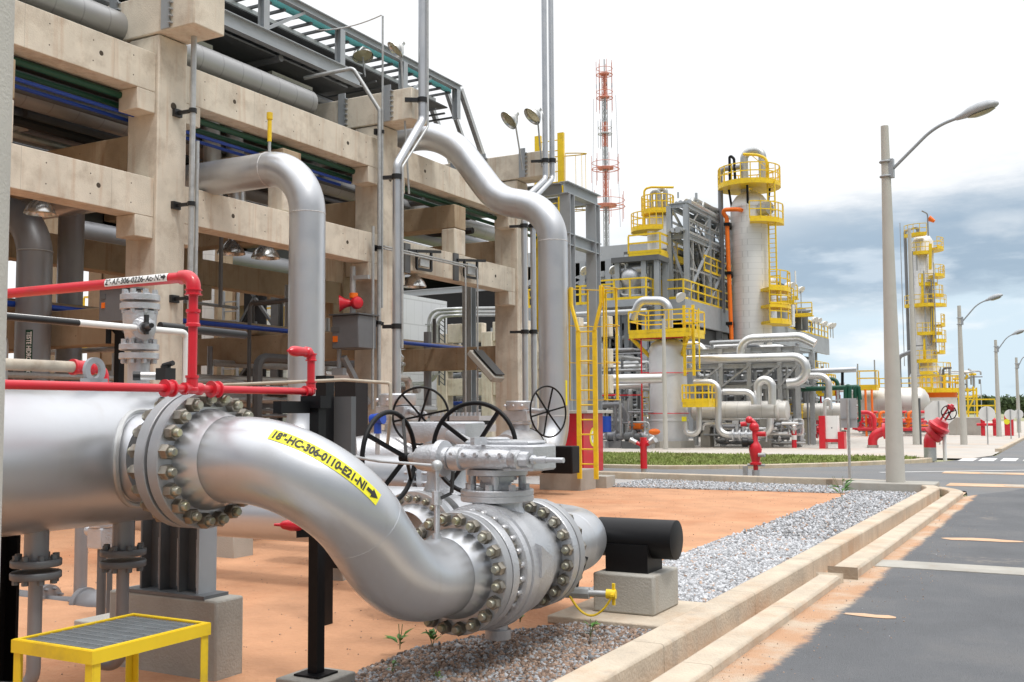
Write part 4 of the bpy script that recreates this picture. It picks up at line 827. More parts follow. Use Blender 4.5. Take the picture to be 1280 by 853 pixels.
# dark cable trays filling the upper level
for i, (x, z, y1) in enumerate(((-14.3, 7.2, 17), (-15.3, 7.3, 26), (-16.3, 7.2, 26), (-17.3, 7.35, 26))):
    mb = MB(); mb.ab((x - .38, 1, z), (x + .38, y1, z + .02)); mb.ab((x - .40, 1, z), (x - .385, y1, z + .12)); mb.ab((x + .385, 1, z), (x + .40, y1, z + .12)); one(mb, 'cable_tray', 'dsteel', ('front', 'second', 'third', 'rear')[i] + ' dark cable tray under the cap beams of the rack', 'cable tray')
# lagged loop bends hanging in bay two
p = at(262, 152, X=-14.2); t = thing('lagged_bend', 'pair of silver lagged pipe bends dropping inside the second rack bay', 'pipe', p)
for dy, in ((0,), (.62,)):
    mb = MB(); mb.pipe([(-14.2, p.y - 3.2 + dy, p.z + .35), (-14.2, p.y + dy, p.z + .35), (-14.2, p.y + dy + .15, p.z - 1.6)], .17, .35, 20); mb.obj('bend', 'lagging', t)
# ---- 22 inch drop pipe in front of the rack (bay two)
vy_ = 12.8; ref_ = at(384, 300, Y=vy_); vx_ = ref_.x; zt_ = at(300, 218, Y=vy_).z; r22 = .285
t = thing('drop_pipe', 'tall silver pipe turning out of the rack and dropping to the ground at bay two', 'pipe', (vx_, vy_, 0))
pth = fillet([(FXC, vy_, zt_), (vx_, vy_, zt_), (vx_, vy_, .9), (vx_ + .0, vy_ - 2.5, .9)], .80, 20); MB().tube(pth, r22, 48).obj('bend', 'silver', t)
mb = MB(); mb.torus(pth[1], (1, 0, 0), r22 + .001, .006, 48, 6); mb.torus(pth[21], (0, 0, 1), r22 + .001, .006, 48, 6); mb.obj('weld_seam', 'weld', t)
p = at(401, 464, X=vx_); mb = MB(); vs = [];
for i in range(7):
    a = R(-42 + 16 * (i / 6)); 
    for z in (p.z - .26, p.z + .02): vs.append((vx_ + (r22 + .003) * math.cos(a), vy_ + (r22 + .003) * math.sin(a), z))
mb.add(vs, [(2 * i, 2 * i + 2, 2 * i + 3, 2 * i + 1) for i in range(6)]); mb.obj('label_plate', 'signy', t)
tp = Vector(pth[1]); mb = MB(); mb.cyl(tp + Vector((0, 0, r22)), tp + Vector((0, 0, r22 + .22)), .025, n=10); mb.obj('vent_stub', 'galv', t); mb = MB(); mb.cyl(tp + Vector((0, 0, r22 + .18)), tp + Vector((0, 0, r22 + .55)), .035, n=10); mb.cyl(tp + Vector((-.0, 0, r22 + .55)), tp + Vector((0, 0, r22 + .66)), .05, n=10); mb.obj('vent_valve', 'yellow', t)
# ---- dark pipes at the far left (bay one)
for nm, pxc, wpx, lab, zb in (('a', 41, 42, 'dark grey pipe bending down at the far left behind the red pipe', 1), ('b', 86, 31, 'straight dark grey pipe standing right of the bent one at far left', 0)):
    yq = 11.2 if zb else 13.0; q = at(pxc, 420, Y=yq); d_ = (q - Vector((0, 0, HC))).dot(FWD); r_ = wpx / 2 * d_ / F
    t = thing('riser_pipe', lab, 'pipe', (q.x, q.y, 0)); zt = at(pxc, 262 if zb else 200, Y=yq).z
    if zb: pth = fillet([(q.x - 5, yq, zt), (q.x, yq, zt), (q.x, yq, .5)], r_ * 3, 16)
    else: pth = [Vector((q.x, yq, 6.3)), Vector((q.x, yq, .4))]
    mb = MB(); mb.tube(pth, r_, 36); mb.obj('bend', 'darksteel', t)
    if zb:
        mb = MB(); mb.torus((q.x, yq, at(pxc, 315, Y=yq).z), (0, 0, 1), r_ + .002, .008, 36, 6); mb.obj('weld_seam', 'steel', t)
        a = R(-48); z0 = at(pxc, 476, Y=yq).z; z1 = at(pxc, 414, Y=yq).z; mb = MB(); w = .055; rr_ = r_ + .004
        vs = []
        for aa in np.linspace(a - w / rr_, a + w / rr_, 5): vs += [(q.x + rr_ * math.cos(aa), yq + rr_ * math.sin(aa), z0), (q.x + rr_ * math.cos(aa), yq + rr_ * math.sin(aa), z1)]
        mb.add(vs, [(2 * i, 2 * i + 2, 2 * i + 3, 2 * i + 1) for i in range(4)]); lab_ = mb.obj('label_plate', 'signg', t)
        V, Fc = text_mesh('TESTE HIDROST. - OK', 1.0, .03); xs = [v[0] for v in V]; yv = [v[1] for v in V]; sc = (z1 - z0 - .06) / (max(xs) - min(xs)); sv = .075 / (max(yv) - min(yv)); mb = MB()
        mb.add([(q.x + (rr_ + .004) * math.cos(a + ((v[1] - min(yv)) * sv - .0375) / rr_), yq + (rr_ + .004) * math.sin(a + ((v[1] - min(yv)) * sv - .0375) / rr_), z1 - .03 - (v[0] - min(xs)) * sc) for v in V], Fc); mb.obj('lettering', 'signw', lab_, origin=ORG[lab_.name])
# ---- dark rack added behind to block sky light through the bays
t = thing('blocker_rack', 'added dark rack blocking sky light behind the bays of the beige one', 'pipe rack', (-24, 15, 0))
for y in np.arange(-1, 34, 6.0):
    for x in (-22.5, -27.5): MB().ab((x - .3, y - .3, 0), (x + .3, y + .3, 9.0)).obj('column', 'concf', t)
    for z in (3.2, 5.6, 7.8): MB().ab((-27.2, y - .25, z), (-22.8, y + .25, z + .55)).obj('cross_beam', 'concf', t)
for k, (x, z, r, m) in enumerate(((-23.2, 6.5, .3, 'darksteel'), (-24.1, 6.4, .22, 'dsteel'), (-25.0, 6.55, .36, 'darksteel'), (-26.2, 6.4, .25, 'dsteel'), (-23.4, 8.75, .38, 'dsteel'), (-24.6, 8.7, .32, 'darksteel'), (-25.9, 8.75, .4, 'dsteel'), (-23.3, 4.0, .22, 'lagging'), (-24.3, 4.05, .28, 'darksteel'), (-25.4, 4.0, .2, 'galv'))): MB().cyl((x, -1, z), (x, 33, z), r, n=18).obj('pipe_run', m, t)
MB().ab((-27.2, -1, 9.05), (-22.8, 33, 9.15)).obj('tray', 'dsteel', t); MB().ab((-27.3, -1, 7.2), (-27.2, 33, 9.0)).obj('side_sheet', 'dsteel', t)
# ---- cluttered small piping (random orthogonal runs) as parts of one named pipework thing
def maze(name, lab, x0, x1, y0, y1, z0, z1, n, mats, r=(.03, .09), seed=1, vert=.45, valves=6):
    rg = random.Random(seed); t = thing(name, lab, 'pipework', ((x0 + x1) / 2, (y0 + y1) / 2, z0))
    for k in range(n):
        p = Vector((rg.uniform(x0, x1), rg.uniform(y0, y1), rg.uniform(z0, z1))); P = [p.copy()]
        for s_ in range(rg.randint(1, 4)):
            ax = 2 if rg.random() < vert else (0 if rg.random() < .7 else 1); q = P[-1].copy(); lim = ((x0, x1), (y0, y1), (z0, z1))[ax]; q[ax] = rg.uniform(*lim)
            if abs(q[ax] - P[-1][ax]) > .25 and (len(P) < 2 or ax != last): P.append(q); last = ax
        if len(P) < 2: P.append(P[0] + Vector((0, 0, (z1 - z0) * .5)))
        rr = rg.uniform(*r); MB().pipe(P, rr, rr * 2.2, 8, 3).obj('pipe_run', rg.choice(mats), t)
    for k in range(valves):
        p = Vector((rg.uniform(x0, x1), rg.uniform(y0, y1), rg.uniform(z0, z0 + (z1 - z0) * .6))); mb = MB(); rr = rg.uniform(.09, .16); mb.lathe(p, (0, 0, 1), [(0, rr * .6), (rr * .4, rr * 1.3), (rr * .8, rr * 1.3), (rr, rr * .8), (rr * 2, rr), (rr * 2.6, rr * .5), (rr * 4, rr * .25)], 10); mb.flange(p, (1, 0, 0), rr, rr * 1.3, rr * .5, n=12); mb.obj('valve', rg.choice(mats), t)
    return t
maze('small_piping', 'tangle of thin dark pipes inside the lower rack bays', -18.2, -14.0, 7, 24, .4, 4.4, 60, ['darksteel', 'galv', 'dsteel', 'steel', 'lagging'], (.03, .11), 3, .4, 10)
maze('small_piping', 'tangle of thin pipes in the upper level of the rack', -18.0, -13.3, 2, 24, 6.2, 7.5, 40, ['dsteel', 'darksteel', 'dsteel', 'galv', 'dark'], (.03, .12), 5, .2, 0)
maze('small_piping', 'tangle of thin dark pipes and conduits under the steel bridge', -18.0, -13.6, 2, 22, 8.35, 8.9, 30, ['dsteel', 'dark', 'darksteel'], (.04, .12), 6, .1, 0)
for k in range(14):
    x = -13.1 - .34 * (k % 14); one(MB().cyl((x, 1, 7.45 + .12 * (k % 2)), (x, 26, 7.45 + .12 * (k % 2)), .035 + .012 * (k % 3), n=8), 'cable', ['dark', 'rubber', 'dsteel'][k % 3], 'dark cable run high under the cap beams of the rack', 'cable', 'dark cables high in the rack')
# ---- steel walkway / cable tray truss on top
wx0, wx1, wz0, wz1, wy1 = -13.75, -16.3, 8.98, 9.62, 22.6
t = thing('tray_bridge', 'grey steel truss bridge of slatted trays on top of the rack', 'steel bridge', (-15, 10, wz0))
for x, nm in ((wx0, 'side'), (wx1, 'side')):
    mb = MB(); mb.ibeam((x, 1, wz0 - .0), (x, 18.3, wz0), .16, .30, .018); mb.obj('bottom_chord', 'steel', t)
    mb = MB(); mb.ibeam((x, 1, wz1 + .35), (x, wy1, wz1 + .35), .14, .16, .015); mb.obj('top_chord', 'steel', t)
    for k, y in enumerate(np.arange(3.2, 22.6, 2.4)):
        mb = MB(); mb.ibeam((x, y, wz0 + .15), (x, y, wz1 + .27), .16, .16, .015, up=(1, 0, 0)); mb.obj('post', 'steel', t)
        if k % 2: MB().bar((x, y + .1, wz0 + .2), (x, y + 1.2, wz1 + .25), .06, .06).obj('brace', 'steel', t)
mb = MB(); mb.ab((wx1 + .2, 1, wz1 - .20), (wx0 - .2, 22.3, wz1 - .17)); mb.ab((wx1 + .1, 1, wz0 - .16), (wx0 - .25, 18.2, wz0 - .12));  # two solid dark sheets added to shut out sky between the slats
for y in np.arange(1.2, 22.4, .42): mb.ab((wx1 + .1, y, wz1 + .15), (wx0 - .1, y + .06, wz1 + .20)); mb.ab((wx1 + .1, y + .2, wz0 + .2), (wx0 - .1, y + .25, wz0 + .24))
mb.obj('slat', 'dsteel', t); t.children[-1]['kind'] = 'stuff'
for x in (-14.4, -15.0, -15.7):
    MB().ab((x - .03, 1, wz1 + .05), (x + .03, 22.4, wz1 + .15)).obj('tray_rail', 'galv', t)
MB().ab((-13.98, 1, wz1 + .21), (-13.9, 22.4, wz1 + .33)).obj('tray_rail', 'teal', t)
mb = MB(); e = [(wx0, 22.6, wz1 + .35), (wx0, 24.4, 7.6)]; mb.bar(e[0], e[1], .12, .12); mb.bar((wx0 - .4, 22.6, wz1 + .3), (wx0 - .4, 24.5, 7.4), .1, .1); mb.bar((wx0 - 1, 22.6, wz1 + .3), (wx0 - 1, 24.6, 7.3), .12, .12); mb.obj('end_ladder', 'galv', t)
for i, (y0, y1) in enumerate(((8.4, 10.4), (12.9, 14.6), (16.3, 17.6))):
    p_ = (-14.5, y0, CAPZ[1] + .45); one(MB().ab((-14.62, y0, CAPZ[1] + .35), (-14.5, y1, CAPZ[1] + .43)), 'tray_cover', 'white', ('near', 'middle', 'far')[i] + ' white tray cover under the steel bridge', 'tray cover')
# ---- big S pipe at bay three
sy = 19.2; r_s = .31
pts = [Vector((-19.5, sy, 7.78)), Vector((-12.35, sy, 7.78)), at(612, 236, Y=sy) + Vector((-.0, 0, -.0)), Vector((-9.45, sy, 5.92)), Vector((-9.45, sy, .68)), Vector((-9.45, 14.8, .68))]
t = thing('s_bend_pipe', 'large silver S shaped pipe curving over the third rack bay down to ground', 'pipe', (-9.45, sy, 0))
pts = [Vector((-19.5, sy, 7.80)), at(558, 152, Y=sy), at(622, 251, Y=sy), at(690, 262, Y=sy), Vector((-9.45, sy, .68)), Vector((-9.45, 14.8, .68))]
pts[1].z = 7.80; pts[3].x = -9.45
pth = fillet(pts, [1.7, 1.15, .95, .85], 16); MB().tube(pth, r_s, 48, caps=False).obj('bend', 'silver', t)
mb = MB()
for z in (at(690, 302, X=-9.45).z, at(690, 520, X=-9.45).z): mb.torus((-9.45, sy, z), (0, 0, 1), r_s + .001, .007, 48, 6)
mb.obj('weld_seam', 'weld', t)
mb = MB(); vs = []
for i in range(5):
    a = R(-15 + 11 * i / 4)
    for z in (at(690, 507, X=-9.45).z, at(690, 476, X=-9.45).z): vs.append((-9.45 + (r_s + .003) * math.cos(a), sy + (r_s + .003) * math.sin(a), z))
mb.add(vs, [(2 * i, 2 * i + 2, 2 * i + 3, 2 * i + 1) for i in range(4)]); mb.obj('label_plate', 'signy', t)
# ---- valves on that line and behind the main valve
def top_valve(px, py, Y, rb, lab, wheel=None, axis=(0, 1, 0), wheel_ax=(0.4, -.9, 0), wr=.36):
    c = at(px, py, Y=Y); t = thing('globe_valve', lab, 'valve', (c.x, c.y, 0)); a = Vector(axis).normalized()
    mb = MB(); mb.lathe(c - a * rb * 1.5, a, [(0, rb * .75), (rb * .3, rb * .8), (rb * .8, rb * .97), (rb * 1.5, rb), (rb * 2.2, rb * .97), (rb * 2.7, rb * .8), (rb * 3, rb * .75)], 36); mb.lathe(c, (0, 0, 1), [(rb * .8, rb * .5), (rb * 1.15, rb * .45), (rb * 1.2, rb * .62), (rb * 1.3, rb * .62)], 24); mb.obj('body', 'cast', t)
    mb = MB(); mb.torus(c + a * rb * .75, a, rb * .975, .012, 40, 6); mb.obj('seam', 'black', t)
    zz = c.z + rb * 1.3; mb = MB(); mb.box((c.x, c.y, zz + rb * .28), (rb * 1.25, rb * 1.0, rb * .5)); mb.lathe((c.x, c.y, zz + rb * .55), (0, 0, 1), [(0, rb * .62), (rb * .06, rb * .66), (rb * .40, rb * .66), (rb * .44, rb * .6)], 24)
    for k in range(3): mb.sphere((c.x + rb * .45 * (k - 1), c.y - rb * .62, zz + rb * .75), .03, n=8, k=6)
    mb.obj('gearbox', 'cast', t, bevel=.01)
    if wheel:
        w = at(*wheel, Y=Y - .1); d = Vector(wheel_ax).normalized(); mb = MB(); mb.cyl(Vector((c.x, c.y, zz + rb * .6)), w, .05, n=14); mb.cyl(w - d * .12, w + d * .05, .07, n=14); mb.obj('wheel_shaft', 'cast', t)
        handwheel(t, w + d * .05, d, wr, .017, .02, 6, .2)
    return t
top_valve(650, 562, 17.4, .40, 'pale ball valve joined to the foot of the large S pipe', wheel=(682, 515), wheel_ax=(.95, -.3, .05), wr=.47)
top_valve(497, 572, 12.4, .40, 'pale ball valve left of the big handwheels in front of column two', wheel=(527, 520), wheel_ax=(.35, -.93, 0), wr=.40, axis=(.75, .66, 0))
# small bits round that valve: blue instrument, brown piping, flanges
p = at(472, 525, Y=11.2); t = thing('blue_transmitter', 'small bright blue instrument head beside the left ball valve', 'instrument', p); mb = MB(); mb.cyl(p + Vector((-.09, 0, 0)), p + Vector((.09, 0, .02)), .075, n=16); mb.cyl(p, p - Vector((0, 0, .18)), .05, n=12); mb.obj('head', 'blue', t); MB().cyl(p - Vector((0, 0, .18)), p - Vector((0, 0, .6)), .03, n=10).obj('stem', 'galv', t)
p0 = at(440, 592, Y=9.6); p1 = at(560, 596, Y=9.6); t = thing('cross_pipe', 'silver cross pipe with ring flanges behind the near handwheel', 'pipe', p0)
mb = MB(); mb.cyl(p0 - Vector((1.2, 0, 0)), p1, .22, n=32); mb.obj('run', 'silver', t)
for s_ in (-.02, .10): mb = MB(); mb.flange(p1 + Vector((s_ - .25, 0, 0)), (1, 0, 0), .2, .345, .06, 18, .30, .022, .12, 36); mb.obj('flange', 'silver', t)
t = None
# second gear valve behind the main valve (same line pattern), built from the same pieces
vb = Vector((-4.55, 7.25, .66)); t = thing('ball_valve', 'second flanged ball valve half hidden behind the main one, with upright handwheel', 'valve', (vb.x, vb.y, 0))
mb = MB(); mb.lathe((vb.x, vb.y - .40, zl), (0, 1, 0), [(0, .352), (.004, .356), (.06, .356), (.064, .28), (.15, .285), (.155, .36), (.24, .365), (.36, .355), (.5, .335), (.64, .275), (.733, .272), (.738, .356), (.80, .356)], 56); mb.lathe((vb.x, vb.y, .95), (0, 0, 1), [(0, .2), (.1, .16), (.2, .16), (.205, .24), (.27, .24), (.275, .1), (.36, .1), (.365, .19), (.41, .19)], 32); mb.obj('body', 'cast', t)
ring_bolts(t, (vb.x, vb.y - .405, zl), (0, 1, 0), .316, 24, stud(.031, .040, .0185, .022, gap=.134), ['bolt', 'studend']); ring_bolts(t, (vb.x, vb.y + .405, zl), (0, 1, 0), .316, 24, stud(.031, .040, .0185, .022, gap=.134), ['bolt', 'studend'])
wn_flange(t, (vb.x, vb.y - .41, zl), (0, -1, 0)); wn_flange(t, (vb.x, vb.y + .41, zl), (0, 1, 0))
g = MB(); prism(g, ol, 1.36, 1.53, (vb.x - .05, vb.y)); g.obj('gearbox', 'cast', t)
w = at(594, 560, D=7.55); mb = MB(); mb.cyl((vb.x, vb.y, 1.44), w, .05, n=14); mb.obj('wheel_shaft', 'cast', t); handwheel(t, w, (.12, -1, .05), .325, .017, .02, 4, .95)
t = thing('feed_pipe', 'silver pipe leaving the second ball valve towards the rack', 'pipe', (vb.x, vb.y + 1, 0)); MB().tube(fillet([(vb.x, vb.y + .55, zl), (vb.x, vb.y + 1.6, zl), (vb.x - 3, vb.y + 1.6, zl)], .6, 14), PR, 40).obj('bend', 'silver', t)
# supports on the soil: footings behind
for i, (px, py, h, w, lab) in enumerate(((410, 725, .14, .34, 'small pale footing on the soil behind the thin black post'), (275, 697, .3, .4, 'small grey footing on soil right of the header saddle'), (700, 613, .42, .95, 'grey concrete block under the foot of the large S pipe'), (742, 610, .25, .6, 'low concrete block under the yellow caged ladder'))):
    p = at(px, py, Z=0); one(MB().ab((p.x - w / 2, p.y, -.02), (p.x + w / 2, p.y + w * .8, h)), 'footing', 'concg', lab, 'footing', bevel=.012)
p = at(410, 712, Z=.14); one(MB().ibeam((p.x, p.y + .15, .14), (p.x, p.y + .15, zl - .2), .12, .12, .012, up=(0, 1, 0)), 'pipe_support', 'black', 'short black steel prop behind the thin black post', 'support')
p = at(672, 590, Z=.45); q = at(692, 590, D=20.3); one(MB().ab((q.x - .45, q.y - .1, .42), (q.x + .45, q.y + .25, .95)), 'pipe_support', 'black', 'black steel chair under the foot of the large S pipe', 'support', bevel=.02)
# long thin rails above the S bend with black posts
t = thing('tube_support', 'black steel post behind the red hook carrying a thin white tube', 'support', at(405, 540, Y=6.4))
p = at(406, 500, Y=6.4); MB().ab((p.x - .05, 6.35, 0), (p.x + .05, 6.45, at(406, 470, Y=6.4).z)).obj('post', 'black', t); p = at(425, 500, Y=6.45); MB().ab((p.x - .12, 6.5, 1.15), (p.x + .07, 6.56, at(425, 496, Y=6.5).z)).obj('plate', 'dsteel', t)
a = at(245, 483, Y=5.9); b = at(430, 475, Y=6.2); c_ = at(488, 479, Y=6.3); d_ = at(488, 520, Y=6.3); e_ = at(484, 560, Y=6.4)
one(MB().pipe([a, b, c_, d_, e_], .013, .02, 10), 'impulse_tube', 'beige', 'thin pale tube running right above the S bend to the handwheel', 'tube')
# ---- steel boxes and conduits on rack column two
p = at(433, 418, X=CX - .9); bx_ = at(415, 395, Y=16.6); b2_ = at(448, 435, Y=16.6)
t = thing('junction_box', 'grey steel junction box with an orange sticker hung on rack column two', 'junction box', ((bx_.x + b2_.x) / 2, 16.7, b2_.z))
MB().ab((bx_.x, 16.6, b2_.z), (b2_.x, 17.2, bx_.z)).obj('box', 'boxgrey', t, bevel=.02); MB().ab((bx_.x - .04, 16.55, bx_.z + .003), (b2_.x + .04, 17.25, bx_.z + .03)).obj('lid', 'dsteel', t)
p = at(419, 424, Y=16.595); MB().ab((p.x - .06, 16.59, p.z - .06), (p.x + .06, 16.597, p.z + .06)).obj('sticker', 'orange', t); p = at(419, 412, Y=16.595); MB().ab((p.x - .10, 16.59, p.z - .05), (p.x + .10, 16.597, p.z + .05)).obj('name_plate', 'dsteel', t)
mb = MB(); q = at(424, 437, Y=16.8); mb.cyl(q, q - Vector((0, 0, .42)), .045, n=12); mb.box(q - Vector((0, 0, .45)), (.28, .12, .14)); mb.bar(q + Vector((.1, 0, -.15)), Vector((CX - .3, 17.5, q.z - 1.1)), .12, .1); mb.obj('gland', 'steel', t)
p = at(440, 379, Y=16.9); t = thing('horn_speaker', 'red horn loudspeaker with an orange beacon on rack column two', 'speaker', p)
mb = MB(); d = Vector((-.75, -.6, -.05)).normalized(); mb.lathe(p + d * .02, d, [(0, .07), (.06, .08), (.12, .10), (.22, .17), (.24, .175), (.245, .02)], 24); mb.lathe(p - d * .0 + Vector((.09, .02, .0)), (.9, -.45, 0), [(-.06, .08), (.0, .13), (.06, .13), (.10, .11), (.13, .03)], 20); mb.obj('horn', 'red', t); MB().cyl(p + Vector((.04, 0, .10)), p + Vector((.04, 0, .20)), .09, n=14).obj('beacon', 'orange', t)
mb = MB(); mb.cyl(p - Vector((.02, -.05, .55)), p + Vector((-.02, .05, .75)), .06, n=12); mb.bar(p + Vector((-.05, .05, .52)), p + Vector((.35, .1, .52)), .10, .08); mb.obj('bracket', 'galv', t)
p = at(149, 385, Y=10.2); w0 = at(124, 362, Y=10.2); w1 = at(152, 402, Y=10.2); t = thing('junction_box', 'grey junction box with an orange sticker left of the standpipe valve', 'junction box', p)
MB().ab((w0.x, 10.2, w1.z), (w1.x, 10.55, w0.z)).obj('box', 'boxgrey', t, bevel=.015); MB().ab((w0.x - .03, 10.17, w0.z + .002), (w1.x + .03, 10.58, w0.z + .03)).obj('lid', 'dsteel', t); q = at(129, 382, Y=10.195); MB().ab((q.x - .035, 10.19, q.z - .04), (q.x + .035, 10.197, q.z + .04)).obj('sticker', 'orange', t); q = at(129, 371, Y=10.195); MB().ab((q.x - .05, 10.19, q.z - .035), (q.x + .05, 10.197, q.z + .035)).obj('name_plate', 'dsteel', t)
q = at(136, 404, Y=10.4); mb = MB(); mb.cyl(q + Vector((0, 0, .05)), q - Vector((0, 0, .3)), .04, n=12); mb.bar((q.x, 10.6, 0), (q.x, 10.6, q.z), .1, .1); mb.bar(q + Vector((0, .1, -.05)), q + Vector((.5, .3, -.6)), .1, .1); mb.obj('stand', 'black', t)
# conduits: (px top, py top, px bottom, py bottom, X, radius, label)
def vert(nm, m, px, py0, py1, X, r, lab, cat='conduit', clamps=(), extra=None, bend=None):
    a = at(px, py0, X=X); b = at(px, py1, X=X); y = (a.y + b.y) / 2; t = thing(nm, lab, cat, (X, y, b.z)); mb = MB(); mb.cyl((X, y, b.z), (X, y, a.z), r, n=16) if bend is None else mb.pipe(bend(X, y, a.z, b.z), r, max(r * 3, .12), 14); mb.obj('tube', m, t)
    for cpy in clamps:
        z = at(px, cpy, X=X).z; k = MB(); k.cyl((X, y, z - .035), (X, y, z + .035), r + .018, n=16); k.bar((X, y, z), (CX - .02, y - .02, z), .05, .05); k.box((CX + .03, y - .02, z), (.06, .16, .12)); k.obj('clamp', 'rubber', t)
    return t
vert('conduit', 'galv', 239.5, 36, 455, CX + .35, .045, 'thicker galvanised conduit beside rack column one', clamps=(138, 255, 373))
vert('conduit', 'galv', 245, 176, 455, CX + .35, .03, 'thinner galvanised conduit right beside column one conduit', clamps=())
vert('conduit', 'galv', 474, 120, 512, CX + .12, .042, 'galvanised conduit curving over the cap beam at column two', bend=lambda X, y, z0, z1: [(X - 1.5, y - .6, z0 + .45), (X - .5, y - .25, z0 + .6), (X, y - .0, z0 - .3), (X, y, z1)], clamps=(310, 404))
vert('conduit', 'galv', 466, 283, 512, CX + .10, .03, 'left thin conduit on column two', clamps=())
vert('conduit', 'galv', 478, 20, 385, CX + .15, .022, 'slender antenna pole at column two tied by a slack cable', cat='antenna', clamps=(165, 405))
a = at(477, 19, X=CX + .15); b = at(394, 38, X=-13.8); one(MB().tube([a.lerp(b, k / 10) - Vector((0, 0, .35 * (k / 10) * (1 - k / 10))) for k in range(11)], .014, 6), 'slack_cable', 'galv', 'slack cable from the slender antenna pole to the steel bridge', 'cable')
# offset vent pipe at column two
X = CX + 1.0; ya = at(496, 350, X=X).y; z1 = at(494, 205, X=X).z; z2 = at(528, 150, X=X); zb = at(496, 500, X=X).z
t = thing('vent_pipe', 'tall pale vent pipe jogging sideways past the cap of column two', 'pipe', (X, ya, zb)); ybb = z2.y
MB().pipe([(X, ya, zb), (X, ya, z1), (X, ybb, z2.z), (X, ybb, 11.6)], .085, .22, 20).obj('tube', 'silver', t)
MB().pipe([(X + .11, ya + .03, zb + 1), (X + .11, ya + .03, z1 - .05), (X + .11, ybb + .03, z2.z - .15), (X + .11, ybb + .03, 11.6)], .024, .1, 10).obj('side_tube', 'galv', t)
for px, py in ((495, 221), (494, 408)):
    z = at(px, py, X=X).z; k = MB(); k.cyl((X, ya, z - .05), (X, ya, z + .05), .105, n=18); k.bar((X, ya, z), (X - .28, ya - .07, z), .07, .07); k.obj('clamp', 'rubber', t)
z = at(527, 125, X=X).z; k = MB(); k.cyl((X, ybb, z - .05), (X, ybb, z + .05), .105, n=18); k.bar((X, ybb, z), (X - .3, ybb - .2, z), .08, .08); k.obj('clamp', 'rubber', t)
# twin vent pipes at column three
for i, (pxu, pxl, top) in enumerate(((681.5, 656, 12.9), (690, 667, 12.6))):
    X = CX + 1.0 + i * .05; yl = at(pxl, 400, X=X).y; yu = at(pxu, 190, X=X).y; z1 = at(pxl, 250, X=X).z; z2 = at(pxu, 226, X=X).z
    t = thing('vent_pipe', ('left', 'right')[i] + ' of the two tall pale vent pipes at column three', 'pipe', (X, yl, .5), 'twin vent pipes'); pp_ = [(X, yl, .5), (X, yl, z1), (X, yu, z2 + .05), (X, yu, top)]
    if i: pp_.append((X + .2, yu + .3, top + .15))
    MB().pipe(pp_, .07, .2, 18).obj('tube', 'silver', t)
    for y_, py, px in ((yl, 283, pxl), (yl, 415, pxl), (yu, 201, pxu)):
        z = at(px, py, X=X).z; k = MB(); k.cyl((X, y_, z - .05), (X, y_, z + .05), .10, n=16); k.bar((X, y_, z), (X - .35, y_ - .1, z), .06, .06); k.obj('clamp', 'rubber', t)
# black brackets with small signs and twin cables on the third bay lower beam
for i, px in enumerate((508, 569)):
    p = at(px, 323 if i == 0 else 334, X=BX + .01); q = p + Vector((.25, .65, .08)); t = thing('bracket_sign', ('left', 'right')[i] + ' black bracket with a small plate on the third bay lower beam', 'bracket', p, 'bracket signs on the rack beam')
    mb = MB(); mb.ab((BX + .003, p.y - .1, p.z - .32), (BX + .05, p.y + .1, p.z + .32)); mb.obj('plate', 'dsteel', t); mb = MB(); mb.bar(p + Vector((.05, .0, .16)), p + Vector((.2, 1.05, .26)), .06, .06)
    mb.bar(p + Vector((.1, .25, -.2)), p + Vector((.15, .75, -.2)), .05, .05); mb.bar(p + Vector((.1, .25, -.2)), p + Vector((.1, .25, .2)), .05, .05); mb.bar(p + Vector((.15, .75, -.2)), p + Vector((.15, .75, .2)), .05, .05); mb.obj('arm', 'rubber', t); MB().box(p + Vector((.13, .5, 0)), (.04, .36, .26)).obj('sign', 'galv', t)
a = at(480, 311, X=BX + .2); b = at(595, 337, X=BX + .2); c2 = at(582, 356, X=BX + .25); d2 = at(582, 520, X=BX + .25)
for i, o_ in enumerate((0, .55)):
    one(MB().pipe([a + Vector((0, 0, .05 * i)), b + Vector((0, o_ - .5, .05 * i)), c2 + Vector((0, o_, 0)), d2 + Vector((0, o_, 0))], .02, .05, 8), 'thin_tube', 'galv', ('left', 'right')[i] + ' thin tube hanging from the third bay beam', 'tube', 'thin tubes at bay three')
# dome lamps
def dome(px, py, X, r, lab, tilt=(0, 0, -1), pole=None, grp=None):
    p = at(px, py, X=X); d = Vector(tilt).normalized(); t = thing('dome_lamp', lab, 'lamp', p, grp)
    mb = MB(); mb.lathe(p - d * r * .55, d, [(-r * .25, r * .22), (-.0, r * .30), (r * .1, r * .45), (r * .5, r * .82), (r * .85, r * .98), (r * .95, r)], 28, caps=False); mb.lathe(p - d * r * .9, d, [(0, r * .02), (.01, r * .24), (r * .2, r * .24)], 14); mb.obj('shade', 'dome', t)
    mb = MB(); mb.lathe(p - d * r * .55, d, [(r * .74, r * .88), (r * .78, .001)], 24, caps=False); mb.obj('lens', 'glass', t)
    if pole is not None: mb = MB(); e = Vector(pole); mb.cyl(p - d * r * .4, p + e, .022, n=8); mb.obj('stem', 'galv', t)
    return t
dome(497, 60, CX + .5, .21, 'dome lamp on a thin pole above the cap of column two', (-.5, -.55, -.75), pole=(.05, .35, -3.0))
dome(453, 67, -13.9, .24, 'dome lamp peeping over the top of the steel bridge', (.3, -.2, -.9), pole=(0, .1, -.5))
dome(639, 148, CX + .5, .26, 'left dome lamp on a pole above the cap of column three', (-.5, -.6, -.7), pole=(.05, .5, -1.2), grp=None)
dome(668, 143, CX + .7, .26, 'right dome lamp on a pole above the cap of column three', (-.45, -.6, -.75), pole=(.05, .3, -1.3))
dome(518, 353, CX - .3, .27, 'dome lamp under the third bay lower beam', pole=(0, 0, .45))
